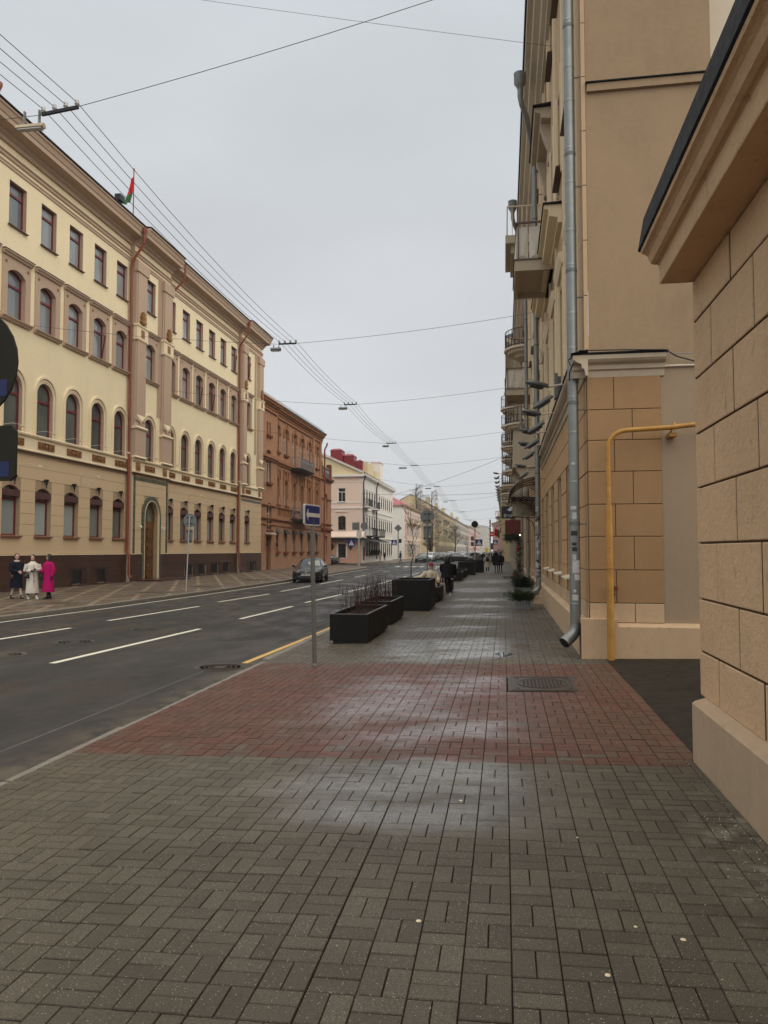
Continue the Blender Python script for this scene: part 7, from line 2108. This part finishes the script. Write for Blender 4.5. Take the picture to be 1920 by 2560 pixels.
def person(loc, rz, H, label, P, group=None, s=1.0):
    """local axes: faces -Y. P: dict of options"""
    t = local_thing('person', label, 'person', loc, rz, group)
    k = H / 1.7
    hp = .88 * k if not P.get('sit') else .52
    lean = P.get('lean', 0)
    sh = hp + .50 * k
    fl, fr = P.get('feet', ((-.1, .12), (.1, -.16)))
    J = [(0, 0, hp), (0, lean * .3, hp + .22 * k), (0, lean * .7, sh - .04), (0, lean * .95, sh + .06 * k), (0, lean * 1.1, sh + .13 * k)]
    rad = [.12 * k, .105 * k, .105 * k, .05 * k, .045 * k]
    E_ = [(0, 1), (1, 2), (2, 3), (3, 4)]
    for sx_, f in ((-1, fl), (1, fr)):
        b0 = len(J)
        if P.get('sit'):
            J += [(sx_ * .1, 0, hp), (sx_ * .13, -.42, hp + .02), (sx_ * .13, -.45, .1), (sx_ * .13, -.58, .05)]
        else:
            J += [(sx_ * .09 * k, 0, hp - .04), ((sx_ * .09 + f[0]) / 2 * 1.0, f[1] * .35 - .02, hp * .53), (f[0], f[1] + .03, .09), (f[0], f[1] - .12, .045)]
        rad += [.085 * k, .058 * k, .04 * k, .035 * k]
        E_ += [(0, b0), (b0, b0 + 1), (b0 + 1, b0 + 2), (b0 + 2, b0 + 3)]
    hands = []
    for sx_, arm in ((-1, P.get('armL', ((-.27, .02, -.28), (-.28, -.04, -.52)))), (1, P.get('armR', ((.27, .02, -.28), (.28, -.04, -.52))))):
        b0 = len(J)
        el = Vector(arm[0]) * k; wr = Vector(arm[1]) * k
        J += [(sx_ * .16 * k, lean * .9, sh - .07), (el.x, el.y + lean * .9, sh + el.z), (wr.x, wr.y + lean * .9, sh + wr.z)]
        rad += [.04 * k, .036 * k, .028 * k]
        E_ += [(2, b0), (b0, b0 + 1), (b0 + 1, b0 + 2)]
        hands.append((J[-2], J[-1]))
    link('body', skin_mesh('body', J, E_, rad, M[P.get('legs', 'black')]), t)
    # head with face
    hy = lean * 1.25 - (.03 if P.get('bow') else 0); hz = sh + .235 * k - (.04 if P.get('bow') else 0)
    b = MB(); b.ball((0, hy, hz), .1 * k, 14, sq=(.78, .95, 1.15)); b.ball((0, hy - .1 * k, hz - .01), .018 * k, 6, sq=(.7, 1, 1.3))
    b.ball((0, hy - .06 * k, hz - .07 * k), .05 * k, 8, sq=(.9, .8, .7))
    for s_ in (-1, 1): b.ball((s_ * .079 * k, hy, hz - .005), .02 * k, 6, sq=(.4, .8, 1.3))
    yaw = R(P.get('turn', 0)); 
    def turned(b):
        c, s_ = math.cos(yaw), math.sin(yaw)
        b.v = [((v[0]) * c - (v[1] - hy) * s_, v[0] * s_ + (v[1] - hy) * c + hy, v[2]) for v in b.v]; return b
    hd = turned(b).build('head', M['skin'], t)
    b = MB()
    for s_ in (-1, 1): b.ball((s_ * .033 * k, hy - .087 * k, hz + .01), .011 * k, 6); b.bar((s_ * .018 * k, hy - .095 * k, hz + .03 * k), (s_ * .05 * k, hy - .088 * k, hz + .032 * k), .006)
    b.ball((0, hy - .095 * k, hz - .052 * k), .016 * k, 6, m=1, sq=(1.3, .5, .35))
    turned(b).build('face_features', [M['hair'], M['redhat']], hd)
    b = MB(); st = P.get('hair_style', 'short')
    b.ball((0, hy + .016 * k, hz + .022 * k), .108 * k, 14, sq=(.82, .93, 1.08))
    # keep the face clear: drop vertices at the front back inside the head
    b.v = [(v[0], max(v[1], hy - (.045 if v[2] < hz + .07 * k else .13) * k), v[2]) for v in b.v]
    if st == 'long':
        loft(b, [(0, hy + .03 * k, hz + .05 * k, .085 * k, .07 * k), (0, hy + .045 * k, hz - .1 * k, .1 * k, .06 * k), (0, hy + .06 * k, hz - .3 * k, .1 * k, .05 * k), (0, hy + .06 * k, hz - .38 * k, .05 * k, .03 * k)], 12)
    turned(b).build('hair', M[P.get('hair', 'hair')], hd)
    if P.get('hat'):
        b = MB(); loft(b, [(0, hy + .005, hz + .025 * k, .11 * k, .125 * k), (0, hy + .01, hz + .03 * k, .098 * k, .11 * k), (0, hy + .01, hz + .09 * k, .09 * k, .1 * k), (0, hy + .01, hz + .135 * k, .05 * k, .06 * k)], 14); turned(b).build('hat', M[P['hat']], hd)
    if P.get('hood'):
        b = MB(); loft(b, [(0, lean + .05, sh + .02, .15 * k, .12 * k), (0, lean + .06, sh + .1 * k, .13 * k, .12 * k), (0, hy + .05, hz - .02, .1 * k, .09 * k)], 14, ruf=.03); b.build('hood', M[P['coat']], t)
    # coat
    ct = P.get('coat', 'black'); bot = P.get('hem', .45) * k; w = P.get('wide', 1.0)
    if P.get('sit'): bot = hp - .08
    r_ = [(0, 0, bot, .225 * w * k, .20 * w * k), (0, 0, bot + .02, .23 * w * k, .205 * w * k), (0, lean * .1, (bot + hp) / 2, .205 * w * k, .16 * w * k), (0, lean * .3, hp + .12 * k, .18 * w * k, .135 * w * k), (0, lean * .6, hp + .32 * k, .2 * w * k, .14 * w * k), (0, lean * .85, sh - .04, .21 * w * k, .135 * w * k), (0, lean * .92, sh + .005, .18 * w * k, .12 * w * k), (0, lean * .95, sh + .045 * k, .12 * k, .105 * k), (0, lean, sh + .09 * k, .075 * k, .07 * k)]
    b = MB(); loft(b, r_, 20, 0, 3, .022)
    for (el, wr), sx_ in zip(hands, (-1, 1)):
        S_ = Vector((sx_ * .18 * w * k, lean * .9, sh - .03)); q = [S_, S_.lerp(Vector(el), .5), Vector(el), Vector(el).lerp(Vector(wr), .55), Vector(wr)]
        b.tube(q, [.085 * w * k, .075 * w * k, .068 * w * k, .062 * w * k, .055 * w * k], 10)
    coat = b.build('coat', M[ct], t)
    if P.get('collar', True):
        b = MB(); loft(b, [(0, lean * .95, sh + .02, .12 * k, .11 * k), (0, lean * 1.0, sh + .09 * k, .1 * k, .1 * k), (0, lean * 1.0, sh + .1 * k, .085 * k, .085 * k)], 14, ruf=.04, cap=False); b.build('collar', M[P.get('collar_mat', ct)], coat)
    if P.get('buttons'):
        b = MB(); b.bar((0, -.165 * w * k, bot + .06), (0, lean * .6 - .145 * w * k, sh - .05), .012)
        for q in range(4):
            z = bot + .25 + q * .2; b.ball((.03, -.165 * w * k, z), .018, 6)
        b.build('buttons', M['hair_brown'], coat)
    # hands: palm, four fingers and thumb
    for (el, wr), sx_ in zip(hands, (-1, 1)):
        b = MB(); wv = Vector(wr); d = (wv - Vector(el)).normalized(); side = d.cross(Vector((0, 1, 0)));
        if side.length < .2: side = Vector((1, 0, 0))
        side.normalize(); nrm = side.cross(d)
        c = wv + d * .045 * k
        b.tube([wv - d * .01, c, wv + d * .09 * k], [.026 * k, .034 * k, .028 * k], 8)
        for q, l in enumerate((.062, .075, .07, .052)):
            o_ = side * (q - 1.5) * .017 * k; p0 = wv + d * .085 * k + o_
            b.tube([p0, p0 + d * l * .5 * k, p0 + d * l * .85 * k + nrm * .02 * k], [.009 * k, .0085 * k, .006 * k], 5)
        p0 = wv + d * .03 * k + side * .03 * k; b.tube([p0, p0 + (d + side).normalized() * .035 * k, p0 + (d * 1.6 + side * .5).normalized() * .06 * k], [.011 * k, .01 * k, .007 * k], 5)
        b.build('hand', M[P.get('hands', 'skin')], t)
    # shoes
    for sx_, f in ((-1, fl), (1, fr)):
        b = MB()
        if P.get('sit'): c = (sx_ * .13, -.5)
        else: c = (f[0], f[1] - .04)
        lift = 0.0
        loft(b, [(c[0], c[1], .0, .045, .13), (c[0], c[1], .03, .048, .135), (c[0], c[1] + .02, .07, .042, .1), (c[0], c[1] + .055, .11, .038, .05), (c[0], c[1] + .06, P.get('boot', .14), .045, .05)], 12)
        b.build('shoe', M[P.get('shoes', 'leather')], t)
    if P.get('bag'):
        bx, by, bz, bw, bh, mt = P['bag']
        b = MB(); loft(b, [(bx, by, bz, bw * .9, .05), (bx, by, bz + .02, bw, .07), (bx, by, bz + bh * .8, bw * .95, .06), (bx, by, bz + bh, bw * .85, .03)], 12); bg_ = b.build('bag', M[mt], t)
        b = MB(); b.tube([(bx - bw * .6, by, bz + bh), (bx - bw * .3, by, bz + bh + .2), (bx + bw * .3, by, bz + bh + .2), (bx + bw * .6, by, bz + bh)], .01, 5); b.build('bag_strap', M[mt], bg_)
    return t
ob = lambda x, y: (x, y, 0)
person((-18.35, 26.5, 0), R(62), 1.68, 'woman in knee-length navy coat and cream roll neck clasping her hands, leftmost of three', dict(coat='navy', hem=.42, wide=1.08, legs='knit', hair='hair_brown', turn=-12, collar_mat='knit', armL=((-.27, -.05, -.27), (-.06, -.24, -.34)), armR=((.27, -.05, -.27), (.05, -.25, -.36)), feet=((-.1, .14), (.1, -.22)), bag=(-.2, -.1, .72, .1, .2, 'leather')))
person((-17.75, 26.6, 0), R(48), 1.63, 'woman in long white fleece coat facing the camera, middle of the three walking women', dict(coat='white_fleece', hem=.22, wide=1.12, hair='hair', turn=-45, hands='leather', armL=((-.29, .0, -.26), (-.12, -.24, -.28)), armR=((.29, -.03, -.26), (.05, -.27, -.22)), legs='black', shoes='shoe_white', buttons=True, feet=((-.12, .12), (.12, -.17)), bag=(-.25, -.15, .78, .1, .16, 'leather')))
person((-17.15, 26.7, 0), R(-25), 1.66, 'woman in a bright magenta fleece coat with long dark hair turning to her friends', dict(coat='magenta', hem=.27, wide=1.12, hair='hair', hair_style='long', turn=-60, hands='leather', armL=((-.28, -.05, -.26), (-.14, -.26, -.35)), armR=((.29, .02, -.27), (.28, -.05, -.5)), legs='black', feet=((-.09, .12), (.1, -.12)), bag=(-.2, -.2, .72, .1, .2, 'leather')))
person((-2.33, 31.5, gz(-2.3)), R(165), 1.62, 'person in bulky black jacket and black trousers with white-soled shoes, seen from behind', dict(coat='black', hem=.78, wide=1.4, lean=-.10, bow=True, hood=True, legs='black', hair='hair', hands='skin', armL=((-.3, -.06, -.25), (-.25, -.2, -.45)), armR=((.3, -.06, -.25), (.25, -.2, -.45)), shoes='shoe_white', feet=((-.15, 0), (.15, 0.02)), collar=False))
person((-2.78, 29.3, gz(-2.8) + .06), R(12), 1.62, 'woman in cream fleece jacket and red hat sitting on the planter rim, one arm out', dict(sit=True, coat='cream_fleece', wide=1.22, hair='hair_brown', hair_style='short', hat='redhat', legs='beige_cloth', armL=((-.42, -.1, -.2), (-.8, -.15, -.28)), armR=((.28, -.05, -.25), (.25, -.3, -.35)), shoes='leather', buttons=True))
b = MB(); loft(b, [(-2.42, 30.3, .05, .13, .06), (-2.42, 30.3, .08, .14, .07), (-2.42, 30.3, .42, .12, .05), (-2.42, 30.3, .55, .1, .03)], 12, ruf=.05); b.tube([(-2.48, 30.3, .52), (-2.45, 30.3, .72), (-2.37, 30.3, .72), (-2.36, 30.3, .52)], .01, 5)
tag(b.build('tote_bag', M['beige_cloth']), 'pale cloth tote bag hanging between the seated woman and the man in black', 'bag')
person((-1.32, 62, gz(-1.3)), R(180), 1.62, 'walker in a light grey-pink coat with a black backpack going away up the pavement', dict(coat='beige_cloth', hem=.5, wide=1.15, legs='black', hair='beige_cloth', feet=((-.09, .16), (.09, -.1)), shoes='shoe_white', bag=(0, .2, .98, .13, .36, 'leather'), armL=((-.27, .02, -.28), (-.24, -.12, -.45)), armR=((.27, .02, -.28), (.24, -.12, -.45))))
person((-.62, 62.3, gz(-.6)), R(180), 1.72, 'walker in a wide black hooded jacket and grey-blue jeans going away up the pavement', dict(coat='black', hem=.62, wide=1.45, hood=True, legs='denim', hair='hair', feet=((-.11, .02), (.11, -.02)), armL=((-.32, .0, -.28), (-.34, -.05, -.5)), armR=((.32, .0, -.28), (.34, -.05, -.5))))
person((-.3, 65.5, gz(-.3)), R(180), 1.66, 'walker in dark clothes mostly hidden right behind the black-jacketed one', dict(coat='black', hem=.6, wide=1.1, legs='black', hair='hair'))
person((-18.9, 116, 0), R(80), 1.62, 'distant pedestrian in a beige jacket and lilac trousers by the white house', dict(coat='beige_cloth', hem=.8, wide=1.1, legs='lilac', hair='hair'))
person((-17.9, 114, 0), R(80), 1.55, 'distant pedestrian in a dark jacket and lilac trousers beside the beige-jacketed one', dict(coat='black', hem=.8, wide=1.1, legs='lilac', hair='beige_cloth', shoes='shoe_white'))
person((-14.55, 107.2, 0.0), R(-60), 1.7, 'lone pedestrian in dark navy stepping at the far kerb corner', dict(coat='navy', hem=.7, wide=1.0, legs='navy', hair='hair', feet=((-.12, .22), (.1, -.2))))
CL = [('dark', 'black'), ('navy', 'navy'), ('pale', 'beige_cloth'), ('black', 'black'), ('grey', 'denim'), ('cream', 'cream_fleece'), ('brown', 'hair_brown')]
for i, (cn, cm) in enumerate(CL):
    person((-2.9 + .45 * (i % 7) + .1 * (i % 2), 108 + 9 * ((i * 3) % 7), gz(-2)), R(180 if i % 2 else 0), 1.62 + .04 * (i % 4), 'tiny far pedestrian in %s clothes among the crowd on the right pavement' % cn, dict(coat=cm, hem=.6, wide=1.1, legs='black'), 'far pedestrians on the right pavement')

# ================= bare trees beyond the red roof =================
def bare_tree(x, y, H, label, seed, droop=True, spread=.28):
    r_ = random.Random(seed); t = thing('birch_tree' if droop else 'bare_tree', label, 'tree', (x, y, 0))
    b = MB(); b.tube([(x, y, 0), (x + .2, y, H * .4), (x + .1, y, H * .75), (x, y, H)], [.28, .2, .12, .03], 7); b.build('trunk', M['bark'], t)
    b = MB()
    for k in range(46):
        z = H * r_.uniform(.3, .97); a = r_.uniform(0, 6.28); l = H * spread * (1.15 - z / H) * r_.uniform(.6, 1.2) + .6
        s_ = Vector((x, y, z)); m_ = s_ + Vector((math.cos(a) * l * .6, math.sin(a) * l * .6, l * .7)); e_ = s_ + Vector((math.cos(a) * l, math.sin(a) * l, l * .75))
        b.tube([s_, m_, e_], [.06, .035, .02], 4, caps=False)
        for q in range(9):
            u = r_.uniform(.3, 1); p = s_.lerp(m_, min(1, u * 1.6)) if u < .6 else m_.lerp(e_, (u - .6) / .4)
            dl = H * r_.uniform(.08, .2)
            if droop: pe = [p, p + Vector((r_.gauss(0, .2), r_.gauss(0, .2), dl * .1)), p + Vector((r_.gauss(0, .35), r_.gauss(0, .35), -dl))]
            else: pe = [p, p + Vector((r_.gauss(0, .4), r_.gauss(0, .4), dl * .4)), p + Vector((r_.gauss(0, .8), r_.gauss(0, .8), dl * .6))]
            b.tube(pe, [.018, .012, .006], 3, caps=False)
    b.build('crown', M['birch'], t)
bare_tree(-22.5, 196, 18.2, 'left bare birch with drooping twigs rising behind the red hipped roof', 1)
bare_tree(-19.3, 205, 17.8, 'right bare birch with drooping twigs in front of the sand-coloured gable', 2)
bare_tree(-16.6, 262, 9.0, 'wide low bare street tree before the yellow apartment building', 3, False, .42)
bare_tree(-15.5, 160, 5.0, 'small dark bare tree beside the pink and white house', 4, False, .25)
bare_tree(-32.0, 150, 19.5, 'bare tree crown just visible between brick building and red chimneys', 5, False, .3)
for i, (x, y) in enumerate(((-18.6, 151.0), (-17.9, 151.2))):
    g = MB(); fir(g, (x, y, 1.6), 150, .35, .35, 1.3, .5, rf, .0); b = g
    tag(b.build('conifer', [M['conifer'], M['conifer_light']]), '%s of two slim dark conifers at the white shop windows' % ('left' if i == 0 else 'right'), 'conifer')
t = thing('ad_booth', 'small yellow roadside stand in the far hazy end of the pavement', 'stand', (-4.6, 205, 0)); b = MB(); b.box(-5.1, -4.1, 205, 205.6, .3, 2.4); b.build('panel', M['signyellow'], t)
b = MB(); b.box(-5.15, -4.05, 204.9, 205.7, -.1, .3); b.build('foot', M['planter'], t)
t = thing('litter_bin', 'square dark green bin at the kerb in the distance', 'bin', (-3.3, 112, -.06)); b = MB(); b.box(-3.7, -3.0, 112, 112.6, -.08, .9); b.build('box', simple('bin_green', (.03, .07, .06), .5), t)
b = MB(); b.box(-3.75, -2.95, 111.95, 112.65, .9, .98); b.build('lid', M['iron'], t)

# ================= haze =================
b = MB(); b.box(-130, 130, -50, 900, -2.0, 60)
hm = bpy.data.materials.new('haze'); hm.use_nodes = True; ht = hm.node_tree; ht.nodes.clear()
ho = ht.nodes.new('ShaderNodeOutputMaterial'); hv = ht.nodes.new('ShaderNodeVolumePrincipled')
hv.inputs['Color'].default_value = (.93, .95, 1, 1); hv.inputs['Density'].default_value = 0.0003
ht.links.new(hv.outputs[0], ho.inputs['Volume'])
hz = b.build('haze', hm); hz['kind'] = 'stuff'
